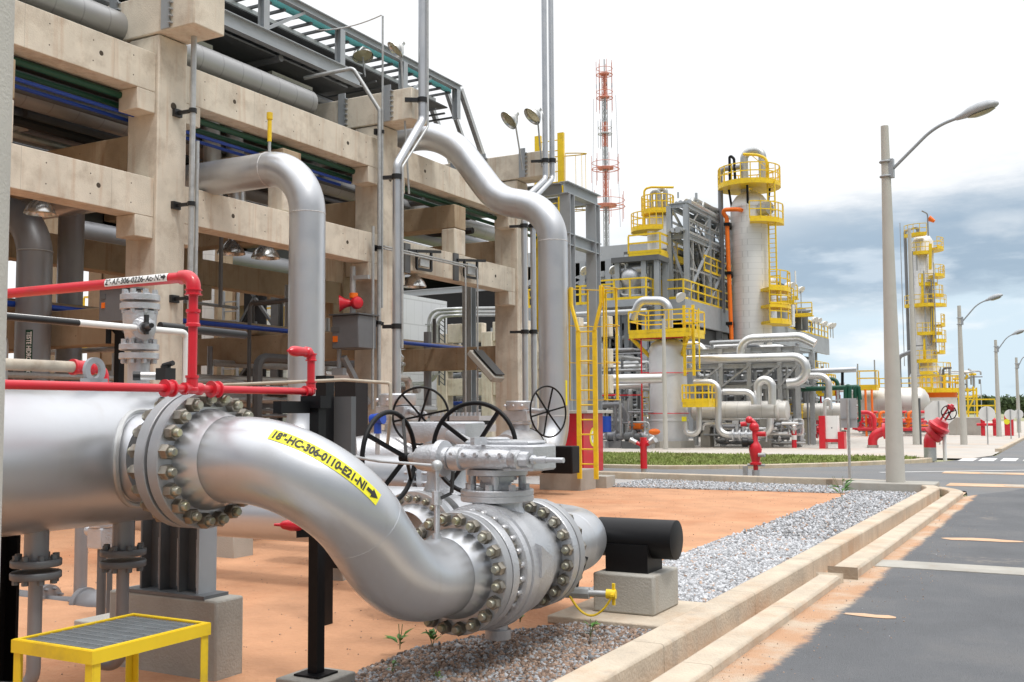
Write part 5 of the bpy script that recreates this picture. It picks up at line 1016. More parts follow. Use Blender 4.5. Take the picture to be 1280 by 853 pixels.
dome(332, 316, CX - 2.2, .30, 'dome lamp hanging in bay two left of the drop pipe', pole=(0, 0, .5)); dome(289, 311, CX - 3.2, .30, 'dome lamp hanging deeper in bay two', pole=(0, 0, .5)); dome(50, 260, CX - 1.6, .24, 'dome lamp between the dark pipes at far left', pole=(0, 0, .5))
# ---- grey flood lamp on column three
p = at(607, 458, Y=21.2); t = thing('flood_light', 'grey box floodlight tilted down beside column three', 'lamp', p); d = Vector((.25, -.2, -.9)); Mx = Matrix.Rotation(R(-38), 3, Vector((.35, -.93, 0))); mb = MB(); mb.box(p, (.95, .5, .16), M=Matrix.Rotation(R(45), 3, 'Y')); mb.obj('housing', 'concg', t, bevel=.03); MB().box(p + Vector((.09, 0, .09)), (.85, .42, .03), M=Matrix.Rotation(R(45), 3, 'Y')).obj('front', 'rubber', t)
# ---- yellow caged ladder at column three back, grey steel frame, caged ladder on ground, red cabinet
def ladder(parent, p0, h, w, axis, m='yellow', rail=.05, rs=.3, rungs=True, depth=None):
    a = Vector(axis).normalized(); p0 = Vector(p0)
    for s_ in (-1, 1): mb = MB(); c = p0 + a * (s_ * w / 2); mb.bar(c, c + Vector((0, 0, h)), rail, depth or rail * 1.8, up=a); mb.obj('rail', m, parent)
    mb = MB(); z = rs
    src = None
    while z < h:
        mb2 = MB(); mb2.cyl(p0 + a * (-w / 2) + Vector((0, 0, z)), p0 + a * (w / 2) + Vector((0, 0, z)), .016, n=8)
        if src is None: src = mb2.obj('rung', m, parent)
        else: share(src, parent, tuple(Vector(ORG[parent.name]) + src.location + Vector((0, 0, z - rs))))
        z += .3
def cage(parent, p0, z0, z1, w, axis, out, m='yellow', nh=4, full=True):
    a = Vector(axis).normalized(); o = Vector(out).normalized(); p0 = Vector(p0)
    def hoop(t): return p0 + a * (math.cos(t) * w * .62) + o * (math.sin(t) * w * 1.15)
    for z in np.linspace(z0, z1, nh):
        mb = MB(); pts = [hoop(t) + Vector((0, 0, z)) for t in np.linspace(0, math.pi, 13)]
        for u, v in zip(pts[:-1], pts[1:]): mb.bar(u, v, .012, .075, up=(0, 0, 1)) if 0 else mb.bar(u, v, .075, .012)
        mb.obj('hoop', m, parent)
    for t in np.linspace(0, math.pi, 6): mb = MB(); mb.bar(hoop(t) + Vector((0, 0, z0)), hoop(t) + Vector((0, 0, z1)), .045, .014, up=o); mb.obj('strap', m, parent)
lb = at(735, 599, Z=.25); zt = at(735, 432, X=lb.x).z; dirx = Vector((1, .05, 0)); 
t = thing('caged_ladder', 'bright yellow caged ladder standing in front of the red cabinet', 'ladder', (lb.x, lb.y, .25))
hl = at(735, 358, Y=lb.y).z; ladder(t, lb, zt - .25 + .3, .36, dirx, rail=.05)
for s_ in (-1, 1):
    mb = MB(); c = lb + dirx * (s_ * .18); mb.bar((c.x, c.y, zt + .3), (c.x + s_ * .15, c.y, zt + .85), .05, .08); mb.bar((c.x + s_ * .15, c.y, zt + .85), (c.x + s_ * .15, c.y, hl), .05, .08); mb.obj('handrail', 'yellow', t)
cage(t, lb - Vector((0, 0, .25)), at(735, 500, Y=lb.y).z, hl - .03, .62, dirx, (.45, .9, 0), nh=4)
# red cabinet
p0 = at(707, 590, D=24.0); c0 = at(760, 600, Z=0)
a = at(712, 585, Y=24.2); b = at(755, 585, Y=24.2); zt = at(730, 517, Y=24.2).z
t = thing('red_cabinet', 'red fire hose cabinet with a pale roof and round emblem behind the yellow ladder', 'cabinet', ((a.x + b.x) / 2, 24.6, .1)); xr = at(754, 560, Y=24.6).x
MB().ab((a.x - .2, 23.4, .12), (xr, 24.6, zt)).obj('body', 'red', t, bevel=.01); MB().ab((a.x - .35, 23.2, zt + .002), (xr + .2, 24.8, zt + .08)).obj('roof', 'pole', t, bevel=.01)
p = at(749, 546, X=xr + .003); e = MB(); e.lathe((xr + .002, 24.0, p.z), (1, 0, 0), [(0, .24), (.004, .24)], 28); e.obj('emblem_ring', 'signy', t); e = MB(); e.lathe((xr + .007, 24.0, p.z), (1, 0, 0), [(0, .16), (.004, .16)], 24); em = e.obj('emblem_plate', 'signw', t)
e = MB(); text_flat(e, '116', (xr + .012, 23.9, p.z - .07), (0, 1, 0), (0, 0, 1), .14, .2); e.obj('lettering', 'ink', t)
# grey steel frame right of the S pipe
f0 = at(709, 250, Y=24.5); fx = f0.x; fz = at(709, 243, Y=24.5).z; y2 = 30.2; q2 = at(741, 262, X=fx); y2 = q2.y
t = thing('steel_frame', 'grey steel portal frame rising behind the large S pipe', 'steel frame', (fx, 26, 0))
for y in (24.5, y2): MB().ibeam((fx, y, 0), (fx, y, fz), .30, .30, .03, up=(0, 1, 0)).obj('post', 'steel', t); 
for z in (fz + .15, at(709, 300, Y=24.5).z): MB().ibeam((fx, 24.3, z), (fx, y2 + .3, z), .25, .32, .025).obj('beam', 'steel', t)
MB().ibeam((fx - 4, 24.5, fz + .15), (fx - .16, 24.5, fz + .15), .25, .32, .025).obj('beam', 'steel', t); MB().ibeam((fx - 4, y2, fz + .15), (fx - .16, y2, fz + .15), .25, .32, .025).obj('beam', 'steel', t)
zm = at(709, 300, Y=24.5).z; MB().bar((fx, 26.3, fz - .05), (fx, y2 - .1, zm + .2), .09, .09).obj('brace', 'steel', t); MB().bar((fx - .2, 24.6, fz - 1.1), (fx - 1.0, 24.6, fz), .09, .09).obj('brace', 'steel', t)
for x in (fx - 4,): MB().ibeam((x, y2, 0), (x, y2, fz), .30, .30, .03, up=(0, 1, 0)).obj('post', 'steel', t)
# yellow ladder climbing beyond column three
lb = at(676, 420, Y=26.0); zb = at(676, 415, Y=26).z; zt = at(690, 168, Y=26).z; lx = at(697, 200, Y=26).x
t = thing('tall_ladder', 'tall yellow ladder behind the twin vent pipes at column three', 'ladder', (lx, 26, zb)); ladder(t, (lx - .25, 26, zb), zt - zb, .72, (1, 0, 0), rail=.10); cage(t, (lx - .25, 26, 0), zt - 2.2, zt - .6, .8, (1, 0, 0), (0.9, .4, 0), nh=2)
# ================================================================== PROCESS AREA BEHIND
def railing(mb, pts, h=1.1, step=1.0, r=.028, closed=False):
    pts = [Vector(p) for p in pts]
    if closed: pts = pts + [pts[0]]
    for a, b in zip(pts[:-1], pts[1:]):
        for z in (h, h * .55): mb.bar(a + Vector((0, 0, z)), b + Vector((0, 0, z)), r * 2, r * 2)
        mb.bar(a + Vector((0, 0, .08)), b + Vector((0, 0, .08)), .012, .15)
        n = max(1, int((b - a).length / step))
        for i in range(n if closed or (b - pts[-1]).length > 1e-6 else n + 1): p = a.lerp(b, i / n); mb.bar(p, p + Vector((0, 0, h - r)), r * 1.9, r * 1.9)
def platform(name, lab, x0, y0, x1, y1, z, h=1.1, group=None, brace=0, m='yellow', step=.9, open_=()):
    t = thing(name, lab, 'platform', ((x0 + x1) / 2, (y0 + y1) / 2, z), group); MB().ab((x0, y0, z - .22), (x1, y1, z)).obj('deck', m, t)
    mb = MB(); railing(mb, [(x0, y0, z), (x1, y0, z), (x1, y1, z), (x0, y1, z)], h, step, closed=True); mb.obj('railing', m, t)
    if brace:
        for x in (x0 + .1, x1 - .1): MB().bar((x, y0 + .05, z - .2), ((x0 + x1) / 2 + (x - (x0 + x1) / 2) * .45, (y0 + y1) / 2, z - brace), .13, .13).obj('brace', m, t)
    return t
def ringplat(name, lab, c, r0, r1, z, a0, a1, h=1.1, group=None, m='yellow', parent=None):
    c = Vector((c[0], c[1], 0)); t = parent or thing(name, lab, 'platform', (c.x, c.y, z), group); n = max(4, int((a1 - a0) / 18)); P = lambda r, a, zz: (c.x + r * math.cos(R(a)), c.y + r * math.sin(R(a)), zz)
    A = [a0 + (a1 - a0) * i / n for i in range(n + 1)]; mb = MB(); vs = []
    for a in A: vs += [P(r0, a, z - .18), P(r1, a, z - .18), P(r1, a, z), P(r0, a, z)]
    mb.add(vs, [(4 * i + k, 4 * i + 4 + k, 4 * i + 4 + (k + 1) % 4, 4 * i + (k + 1) % 4) for i in range(n) for k in range(4)] + [(0, 1, 2, 3), tuple(4 * n + k for k in (3, 2, 1, 0))]); mb.obj('deck' if parent is None else 'platform', m, t)
    mb = MB(); railing(mb, [P(r1 - .04, a, z) for a in (A[:-1] if a1 - a0 >= 359 else A)], h, 3, r=.03, closed=a1 - a0 >= 359); mb.obj('railing', m, t)
    return t
def ppipe(nm, m, lab, Y, pts, rpx, bend=None, grp=None, cat='pipe', n=18, supports=None):
    P = [at(p[0], p[1], Y=(p[2] if len(p) > 2 else Y)) for p in pts]; d = (P[0] - Vector((0, 0, HC))).dot(FWD); r = rpx * d / F
    o = one(MB().pipe(P, r, bend or r * 3, n, 7), nm, m, lab, cat, grp); return o
# ---- beige second rack with cable ladder bundle
Y2 = 38.0
def zy(py, Y, px=640): return at(px, py, Y=Y).z
x0 = at(556, 450, Y=Y2).x; x1 = at(795, 450, Y=Y2).x
t = thing('beam_rack', 'low beige concrete frame of beams seen under the third rack bay', 'frame', ((x0 + x1) / 2, Y2, 0)); cols = [556, 612, 668, 735, 772]
for px in cols[:4]: x = at(px, 450, Y=Y2).x; MB().ab((x - .25, Y2 - .28, 0), (x + .25, Y2 + .28, 5.0)).obj('column', 'conc', t, bevel=.02)
for a, b in ((402, 426), (441, 463), (472, 494)):
    for c0, c1 in zip(cols[:-1], cols[1:]):
        xa = at(c0, 450, Y=Y2).x + .26; xb = at(c1, 450, Y=Y2).x - .26; MB().ab((xa, Y2 - .2, zy(b, Y2)), (xb, Y2 + .2, zy(a, Y2))).obj('beam', 'conc', t, bevel=.02)
t = thing('beam_rack', 'beige concrete frame left of the cable bundle, seen between columns two and three', 'frame', (at(515, 450, Y=44).x, 44, 0))
for px in (470, 512): x = at(px, 450, Y=44).x; MB().ab((x - .3, 43.7, 0), (x + .3, 44.3, 5.2)).obj('column', 'conc', t, bevel=.02)
for a, b in ((424, 436), (462, 476), (484, 492)): MB().ab((at(440, 450, Y=44).x, 43.75, zy(b, 44)), (at(545, 450, Y=44).x, 44.2, zy(a, 44))).obj('beam', 'concf', t, bevel=.02)
t = thing('cable_ladder', 'bundle of grey cable ducts bending down beside the low concrete frame', 'cable duct', at(545, 440, Y=Y2 - 1))
for k, (dx, dz) in enumerate(((0, 0), (5, 4), (10, 8))):
    P = [at(640, 386 + dz + (k == 0) * -1, Y=Y2 - 1 + 6), at(575, 386 + dz, Y=Y2 - 1), at(536 + dx, 388 + dz, Y=Y2 - 1), at(536 + dx, 482 - dz * .6, Y=Y2 - 1), at(500, 484 - dz * .6, Y=Y2 - 1)]
    MB().pipe(P, .075, .5, 10).obj('duct', 'galv', t)
for py in (406, 437, 468): mb = MB(); a = at(532, py, Y=Y2 - 1.15); b = at(551, py, Y=Y2 - 1.15); mb.bar(a, b, .08, .06); mb.obj('tie', 'galv', t)
mb = MB(); a = at(549, 398, Y=Y2 - .9); b = at(549, 482, Y=Y2 - .9); c_ = at(556, 398, Y=Y2 - .9); d_ = at(556, 482, Y=Y2 - .9); mb.bar(a, b, .05, .05); mb.bar(c_, d_, .05, .05)
for k in range(14): mb.bar(a.lerp(b, k / 14), c_.lerp(d_, ((k + 1) % 14) / 14 if k < 13 else 1), .03, .03)
mb.obj('lattice', 'dsteel', t)
for i, (x, y, xx, yy, m, l) in enumerate(((505, 418, 533, 418, 'galv', 'upper grey pipe run left of the cable bundle'), (505, 431, 533, 430, 'steel', 'lower grey tray left of the cable bundle'), (560, 425, 650, 421, 'darksteel', 'upper dark pipe between the low frame beams'), (560, 470, 655, 467, 'darksteel', 'lower dark pipe between the low frame beams'), (575, 505, 660, 503, 'darksteel', 'dark pipe near the ground in the low frame'), (505, 510, 560, 508, 'lagging', 'pale lagged pipe behind the left handwheels'))):
    ppipe('pipe_run', m, l, Y2 + 1.5, [(x, y), (xx, yy)], 3)
for i in range(9):
    px = 565 + i * 10; ppipe('riser', ['galv', 'lagging', 'steel'][i % 3], 'small pipe riser number %s from the left standing inside the low frame' % ['one', 'two', 'three', 'four', 'five', 'six', 'seven', 'eight', 'nine'][i], Y2 + 1 + (i % 3), [(px, 405 + (i * 7) % 30), (px, 540)], 1.6, grp='risers inside the low frame', n=10)
t = thing('dark_backdrop_box', 'solid dark box standing for shade behind the low concrete frame', 'shed', (at(600, 450, Y=52).x, 52, 0))
MB().ab((at(495, 450, Y=52).x, 52, 0), (at(715, 450, Y=52).x, 58, zy(480, 52))).obj('wall', 'dark', t)  # near-black block paints the depth behind the frame as shade
# grey step-down valve gear under the frame
t = thing('bolted_cover', 'long bolted grey cover plate behind the large handwheel', 'cover', at(570, 535, Y=15)); a = at(537, 535, Y=15); b = at(598, 532, Y=15); mb = MB(); mb.ab((a.x, 15, a.z - .07), (b.x, 15.6, a.z + .05)); mb.ab((a.x, 15.02, a.z + .12), (b.x, 15.55, a.z + .20))
for i in range(12): x = a.x + (b.x - a.x) * (i + .5) / 12; mb.cyl((x, 15.1, a.z + .2), (x, 15.1, a.z + .26), .03, n=6); mb.cyl((x, 15.1, a.z - .14), (x, 15.1, a.z - .07), .03, n=6)
mb.obj('plate', 'cast', t); MB().ab((a.x + .05, 15.05, a.z + .052), (b.x - .05, 15.5, a.z + .118)).obj('gasket', 'black', t)
# ---- white clad building, ladder tower and bracing behind bays one and two
yb = 33.0; xa = at(345, 430, Y=yb).x - 9; xb = at(425, 430, Y=yb).x
t = thing('clad_building', 'white ribbed metal building behind the first two rack bays', 'building', ((xa + xb) / 2, yb + 3, 0)); zt = zy(362, yb, 330)
MB().ab((xa, yb, 0), (xb, yb + 8, zt)).obj('wall', 'wallclad', t)
mb = MB()
for i in range(40):
    x = xa + .2 + i * (xb - xa - .4) / 39; mb.ab((x - .03, yb - .06, .1), (x + .03, yb - .002, zt - .05))
for z in np.linspace(1.2, zt - .6, 5): mb.ab((xa, yb - .035, z), (xb, yb - .001, z + .05))
mb.obj('rib', 'white', t); t.children[-1]['kind'] = 'stuff'
ty = 30.0; tx0 = at(310, 400, Y=ty).x; tx1 = at(362, 400, Y=ty).x; platform('walkway', 'small yellow railed walkway on the white clad building', tx0 - .2, ty, tx1 + 1, ty + 1, zy(414, ty, 335), 1.0)
for nm, px0, px1, Y, py0, py1, lab in (('clad_column', 246, 264, 21.5, 362, 560, 'white clad vessel column between rack columns one and two'), ('clad_column', 56, 68, 24, 330, 560, 'pale clad vessel column at far left between dark pipes')):
    a = at(px0, 400, Y=Y); b = at(px1, 400, Y=Y); r = (b.x - a.x) / 2; one(MB().lathe(((a.x + b.x) / 2, Y, 0), (0, 0, 1), [(0, r), (zy(300, Y, 250), r)], 28), nm, 'towerclad', lab, 'vessel')
Yt = 23.0; t = thing('ladder_tower', 'dark steel tower with a ladder and cross bracing behind bay two', 'steel tower', at(300, 500, Y=Yt))
for px in (271, 346): p = at(px, 430, Y=Yt); MB().ibeam((p.x, Yt, 0), (p.x, Yt, 5.4), .26, .26, .03, up=(0, 1, 0)).obj('post', 'dsteel', t)
xa = at(271, 430, Y=Yt).x; xb = at(346, 430, Y=Yt).x
for py in (415, 505): z = zy(py, Yt, 300); MB().ibeam((xa, Yt, z), (xb, Yt, z), .2, .26, .02).obj('beam', 'dsteel', t)
for a, b in (((300, 345), (344, 410)), ((344, 412), (293, 480)), ((330, 350), (300, 405)), ((300, 440), (335, 500))): MB().bar(at(*a, Y=Yt + .1), at(*b, Y=Yt + .1), .08, .08).obj('brace', 'dsteel', t)
mb = MB(); c = at(287, 500, Y=Yt - .4); 
for s_ in (-.28, .28): mb.bar((c.x + s_, c.y, .2), (c.x + s_, c.y, 5.2), .06, .06)
for k in range(17): mb.bar((c.x - .28, c.y, .4 + k * .28), (c.x + .28, c.y, .4 + k * .28), .035, .035)
mb.obj('ladder', 'steel', t); MB().ab((c.x - .1, Yt + .25, 0), (c.x + .75, Yt + .3, 5.2)).obj('back_plate', 'dark', t)
one(MB().ab((at(418, 540, Y=16).x, 16, .2), (at(444, 540, Y=16).x, 16.4, zy(477, 16, 430))), 'panel', 'dark', 'black panel standing before rack column two', 'panel')
for i, (px, py, lab) in enumerate(((105, 430, 'first'), (125, 470, 'second'), (118, 400, 'third'))):
    p = at(px, py, Y=27); platform('walkway', lab + ' yellow railed landing far behind the standpipe valve', p.x - .6, 27, p.x + .6, 28, p.z, .9)
for i, (a, b, m, r) in enumerate((((100, 340), (100, 520), 'galv', 3), ((118, 330), (118, 500), 'lagging', 6), ((128, 410), (128, 500), 'steel', 3), ((100, 435), (150, 440), 'galv', 2), ((105, 420), (140, 350), 'steel', 2), ((315, 470), (315, 560), 'galv', 3))):
    ppipe('pipe_run', m, ['thin upright pipe', 'thick pale upright pipe', 'grey upright pipe', 'thin level pipe', 'slanting grey pipe', 'thin pipe by the ladder tower'][i] + ' deep behind the first rack bay', 28 + i * .7, [a, b], r)
# ---- main process structure
sx, sy0_, sy1_ = -19.95, 58.0, 98.0; dz0, dz1 = 6.75, 8.2
t = thing('process_structure', 'large grey steel process structure with a deep deck beam in the middle distance', 'steel structure', (sx - 6, 75, 0)); PS = t
mb = MB(); mb.ab((sx - .25, sy0_, dz0), (sx, sy1_, dz1)); mb.obj('deck_beam', 'steel', t); MB().ab((sx - 12, sy0_ - .005, dz0 + .2), (sx - .255, sy0_ + .25, dz1 - .002)).obj('deck_beam', 'steel', t)
MB().ab((sx - 12, sy0_ + .255, dz1 - .25), (sx - .255, sy1_, dz1 - .05)).obj('deck', 'dsteel', t)
MB().ab((sx - .7, sy0_ + 1.5, dz0 - 1.0), (sx - .5, sy0_ + 10.0, dz0 - .003)).obj('fascia', 'dsteel', t)
for y in np.arange(sy0_ + 2, sy1_, 5.6):
    for x in (sx - .4, sx - 6, sx - 11.5): MB().ibeam((x, y, 0), (x, y, dz0 - .005), .4, .4, .04, up=(0, 1, 0)).obj('column', 'steel', t)
mb = MB(); railing(mb, [(sx - 12, sy0_, dz1), (sx - .1, sy0_, dz1), (sx - .1, sy1_, dz1)], 1.15, 1.3, r=.045); mb.obj('railing', 'yellow', t)
# near-black box painting the shade under and behind the deck
MB().ab((sx - 12, 60.6, .2), (sx - 1.2, 97, dz0 - .3)).obj('shade_box', 'dark', t)
# upper steel pipe rack on the deck
ux0 = at(832, 300, Y=58.8).x; utop = zy(258, 59, 838); ul = zy(296, 59, 850)
for y in np.arange(59, 76, 4.2):
    for k, x in enumerate((-20.15, -21.2)): MB().ibeam((x, y, dz1), (x, y, utop), .30, .30, .04, up=(0, 1, 0)).obj('column', 'steel', t)
    for z in (ul, utop): MB().ibeam((-21.2, y, z), (-20.15, y, z), .2, .28, .03).obj('cross_beam', 'steel', t)
    MB().bar((-20.1, y, dz1 + .3), (-20.1, y + 4.2, ul), .14, .14).obj('brace', 'steel', t); MB().bar((-21.2, y + 4.2, ul), (-21.2, y + .3, utop), .12, .12).obj('brace', 'steel', t); MB().bar((-21.2, y + .1, ul - .2), (-20.1, y + .05, dz1 + .4), .12, .12).obj('brace', 'steel', t)
for z in (ul, utop):
    for x in (-20.15, -21.2): MB().ibeam((x, 59, z), (x, 76, z), .2, .30, .03).obj('long_beam', 'steel', t)
for k, x in enumerate(np.linspace(-21.1, -20.25, 4)): MB().cyl((x, 58.5, ul + .35), (x, 76.5, ul + .35), .10 + .05 * (k % 3), n=12).obj('pipe_run', ['galv', 'lagging', 'steel'][k % 3], t)
for k, x in enumerate(np.linspace(-21.1, -20.3, 4)): MB().cyl((x, 60, utop + .35), (x, 76.5, utop + .35), .12 + .05 * (k % 2), n=12).obj('pipe_run', ['galv', 'lagging'][k % 2], t)
MB().pipe([(-20.8, 62, utop + .3), (-20.8, 62, utop + 1.0), (-20.8, 68, utop + 1.0), (-20.6, 68, utop + .3)], .16, .4, 12).obj('pipe_loop', 'galv', t); MB().pipe([(-21.1, 61, utop + .3), (-21.1, 61, utop + .8), (-20.2, 66, utop + .8), (-20.2, 66, utop - 1)], .14, .4, 12).obj('pipe_loop', 'lagging', t)
mid = zy(322, 60, 830); MB().ab((-23.3, 57.6, mid - .25), (-21.25, 62, mid)).obj('catwalk', 'yellow', t); mb = MB(); railing(mb, [(-23.3, 57.6, mid), (-21.3, 57.6, mid), (-21.3, 62, mid)], 1.1, 1.3, r=.045); mb.obj('railing', 'yellow', t)
for y in np.arange(59, 76, 2.1):
    for x in (-20.15, -21.2): MB().bar((x, y + 1.05, dz1), (x, y + 1.05, ul), .12, .12).obj('thin_post', 'galv', t)
    MB().bar((-20.12, y, ul + .2), (-20.12, y + 2.1, utop - .2), .07, .07).obj('lattice', 'galv', t); MB().bar((-20.12, y + 2.1, dz1 + 1.4), (-20.12, y, ul - .2), .07, .07).obj('lattice', 'galv', t)
for z in (dz1 + 1.9, (ul + utop) / 2): MB().ab((-20.2, 59, z), (-20.08, 76, z + .12)).obj('long_beam', 'galv', t); MB().ab((-21.25, 59, z), (-21.15, 76, z + .12)).obj('long_beam', 'steel', t)
mb = MB(); railing(mb, [(-20.05, 62, dz1 + 2.1), (-20.05, 76, dz1 + 2.1)], 1.0, 1.2, r=.04); mb.obj('railing', 'yellow', t); mb = MB(); railing(mb, [(-20.05, 59.2, ul + .2), (-20.05, 76, ul + .2)], .9, 1.4, r=.03); mb.obj('railing', 'galv', t)
MB().ab((-25, 61, ul - .7), (-21.3, 76, ul - .3)).obj('upper_deck', 'dsteel', t)
# fans / coolers between deck and upper rack
for k, y in enumerate(np.arange(61, 96, 5.0)):
    mb = MB(); mb.lathe((-23, y + 1.5, dz1), (0, 0, 1), [(0, .9), (1.3, 1.1), (1.8, .8), (2.1, .5)], 16); mb.obj('machine', 'steel', t); MB().cyl((-22.0, y, dz1), (-22.0, y, mid - .2), .13, n=10).obj('riser', 'lagging', t)
# lower front-left bay of the same structure
lz = zy(383, 58, 760); fx0 = at(767, 380, Y=56.5).x; fx1 = at(806, 380, Y=56.5).x
t = thing('pump_tower', 'open grey steel tower with machinery left of the deep deck beam', 'steel tower', (fx0, 57, 0))
zt_ = zy(328, 56.5, 790); zm_ = zy(372, 56.5, 790)
for x in (fx0 + .3, fx1, fx1 + .8):
    for y in (56.5, 57.85): MB().ibeam((x, y, 0), (x, y, zt_), .3, .3, .035, up=(0, 1, 0)).obj('column', 'steel', t)
MB().ab((fx0, 56.2, zt_), (fx1 + 1.0, 57.95, zt_ + .30)).obj('top_deck', 'dsteel', t); MB().ab((fx0 - .6, 55.6, zm_ - .6), (fx1 + .5, 57.95, zm_ - .2)).obj('mid_deck', 'steel', t)  # top deck toned dark to add shade here
mb = MB(); railing(mb, [(fx0 - .6, 55.7, zm_ - .2), (fx1 + .4, 55.7, zm_ - .2), (fx1 + .4, 57.9, zm_ - .2)], 1.2, .9, r=.045); mb.obj('railing', 'yellow', t); 
mb = MB(); c = Vector(((fx0 + fx1) / 2, 57, zm_)); mb.sphere(c + Vector((0, 0, 1.2)), .75); mb.cyl(c, c + Vector((0, 0, .7)), .5); mb.cyl(c + Vector((-.9, -.2, 1.6)), c + Vector((.9, -.2, 1.7)), .28); mb.obj('machine', 'cast', t)
# shed roof behind
rz0, rz1 = zy(327, 75, 745), zy(309, 75, 745); rx1 = at(852, 305, Y=75).x
t = thing('shed', 'big dark open shed with a pale roof fascia behind the process structure', 'shed', (rx1 - 15, 85, 0))
MB().ab((rx1 - 40, 75, rz0), (rx1, 75.3, rz1)).obj('fascia', 'roofsheet', t); MB().ab((rx1 - 40, 75.305, rz1 - .3), (rx1, 108, rz1 - .1)).obj('roof', 'roofshade', t); MB().ab((rx1 - 40, 95, 0), (rx1 - 1, 95.3, rz1 - .35)).obj('wall', 'roofshade', t); MB().ab((rx1 - 40, 76, 0), (rx1 - 2, 94, zy(352, 76, 745))).obj('shade_box', 'dark', t)  # black box and dark roof tone put interior shade into the colour
for k in range(3):
    xc = at(748 + k * 60 - 60, 340, Y=74.6).x; mb = MB(); P = [Vector((xc + math.cos(a) * 4.2, 74.7, zy(350, 75, 745) - 2.2 + math.sin(a) * 2.6)) for a in np.linspace(.15, math.pi - .15, 12)]
    for u, v in zip(P[:-1], P[1:]): mb.bar(u, v, .3, .42)
    mb.obj('arched_truss', 'roofsheet', t)
MB().ibeam((rx1 - 40, 74.8, zy(352, 75, 745)), (rx1 - 2, 74.8, zy(345, 75, 800)), .3, .5, .05).obj('tie_beam', 'roofsheet', t)
for px in (675, 730, 762): p = at(px, 400, Y=74.5); MB().ibeam((p.x, 74.5, 0), (p.x, 74.5, rz0), .45, .45, .05, up=(0, 1, 0)).obj('column', 'steel', t)
t = thing('walkway', 'long yellow railed walkway in front of the dark shed', 'walkway', (at(720, 375, Y=62).x, 62, 5)); z = zy(381, 62, 720); xa, xb = at(640, 380, Y=62).x, at(770, 380, Y=62).x
MB().ab((xa, 62, z - .5), (xb, 63.2, z)).obj('deck', 'yellow', t); mb = MB(); railing(mb, [(xa, 62, z), (xb, 62, z)], 1.2, 1.2, r=.05); mb.obj('railing', 'yellow', t); MB().ab((xa, 64, 0), (xb, 64.3, z - .6)).obj('wall', 'roofshade', t)  # wall toned dark to paint shade behind the walkway
for px in (690, 722, 745, 765): p = at(px, 420, Y=62.3); MB().ibeam((p.x, 62.5, 0), (p.x, 62.5, z - .5), .3, .3, .03, up=(0, 1, 0)).obj('column', 'steel', t)
# low front pipe bridge between frame and vessel
ppipe('pipe_run', 'galv', 'thin grey pipe running right behind the caged ladder to the vessel platform', 50, [(690, 395), (808, 389)], 3.2); ppipe('pipe_run', 'lagging', 'slim pale pipe below the thin grey pipe behind the caged ladder', 52, [(690, 408), (770, 403), (772, 425)], 2.2)
for i, (px, py) in enumerate(((752, 430), (772, 420), (785, 440), (724, 420))): ppipe('riser', 'steel', ['grey upright pipe left of the vessel, nearest the caged ladder', 'grey upright pipe halfway from caged ladder to the vessel', 'grey upright pipe nearest the vessel', 'grey upright pipe hidden by the caged ladder'][i], 49, [(px, py), (px, 545)], 3.0)
p = at(756, 408, Y=48); t = thing('black_hoist', 'black bracket hoist on the pipes right of the caged ladder', 'hoist', p); mb = MB(); mb.bar(p + Vector((-.7, 0, .25)), p + Vector((.6, 0, .25)), .14, .14); mb.bar(p + Vector((.5, 0, .5)), p + Vector((.5, 0, -.1)), .12, .12); mb.bar(p + Vector((-.4, 0, -1)), p + Vector((.4, 0, .2)), .14, .14); mb.obj('frame', 'rubber', t)
# ---- big clad tower
tc = at(938, 300, Y=66.0); tr = 1.23; ztd = zy(262, 66, 938)
t = thing('process_tower', 'tall pale clad process tower with a domed head and yellow platforms', 'tower', (tc.x, 66, 0)); TX = tc.x
MB().lathe((TX, 66, 0), (0, 0, 1), [(0, tr), (ztd, tr), (ztd + .02, tr + .03), (ztd + .1, tr + .03), (ztd + .12, tr - .02), (ztd + .5, tr * .9), (ztd + .85, tr * .7), (ztd + 1.1, tr * .4), (ztd + 1.2, .02)], 48).obj('shell', 'towerclad', t)
pz = zy(233, 66, 938)
ringplat('', '', (TX, 66), .2, 2.0, pz, 0, 360, 1.15, parent=t); ringplat('', '', (TX, 66), tr, 2.15, zy(278, 66, 962), -75, 20, 1.1, parent=t); MB().cyl((TX + 1.55, 65.0, zy(266, 66, 940)), (TX + .9, 65.3, zy(266, 66, 940)), .42, n=20).obj('manway', 'galv', t)
mb = MB()
for a in (20, 100, 200, 280): mb.bar((TX + 1.1 * math.cos(R(a)), 66 + 1.1 * math.sin(R(a)), ztd - .1), (TX + 1.3 * math.cos(R(a)), 66 + 1.3 * math.sin(R(a)), pz - .18), .12, .12)
mb.obj('platform_leg', 'black', t)
MB().pipe([(TX - .3, 66, ztd + 1.0), (TX - .3, 66, pz + 2.3), (TX + .9, 66, pz + 2.3), (TX + .9, 66, pz)], .26, .5, 16).obj('overhead_pipe', 'galv', t)
g0 = at(900, 215, Y=65.6); MB().pipe([(TX - .4, 65.6, zy(212, 65.6, 900)), (g0.x, 65.6, zy(212, 65.6, 900)), (g0.x, 65.6, 8.0)], .17, .4, 14).obj('side_pipe', 'darksteel', t)
mb = MB(); q = at(912, 205, Y=65.5); mb.pipe([(q.x, 65.5, pz + .2), (q.x, 65.5, q.z + .6), (q.x + .3, 65.5, q.z + .3), (q.x + .35, 65.5, pz + .2)], .09, .2, 10); mb.obj('vent_valve', 'black', t)
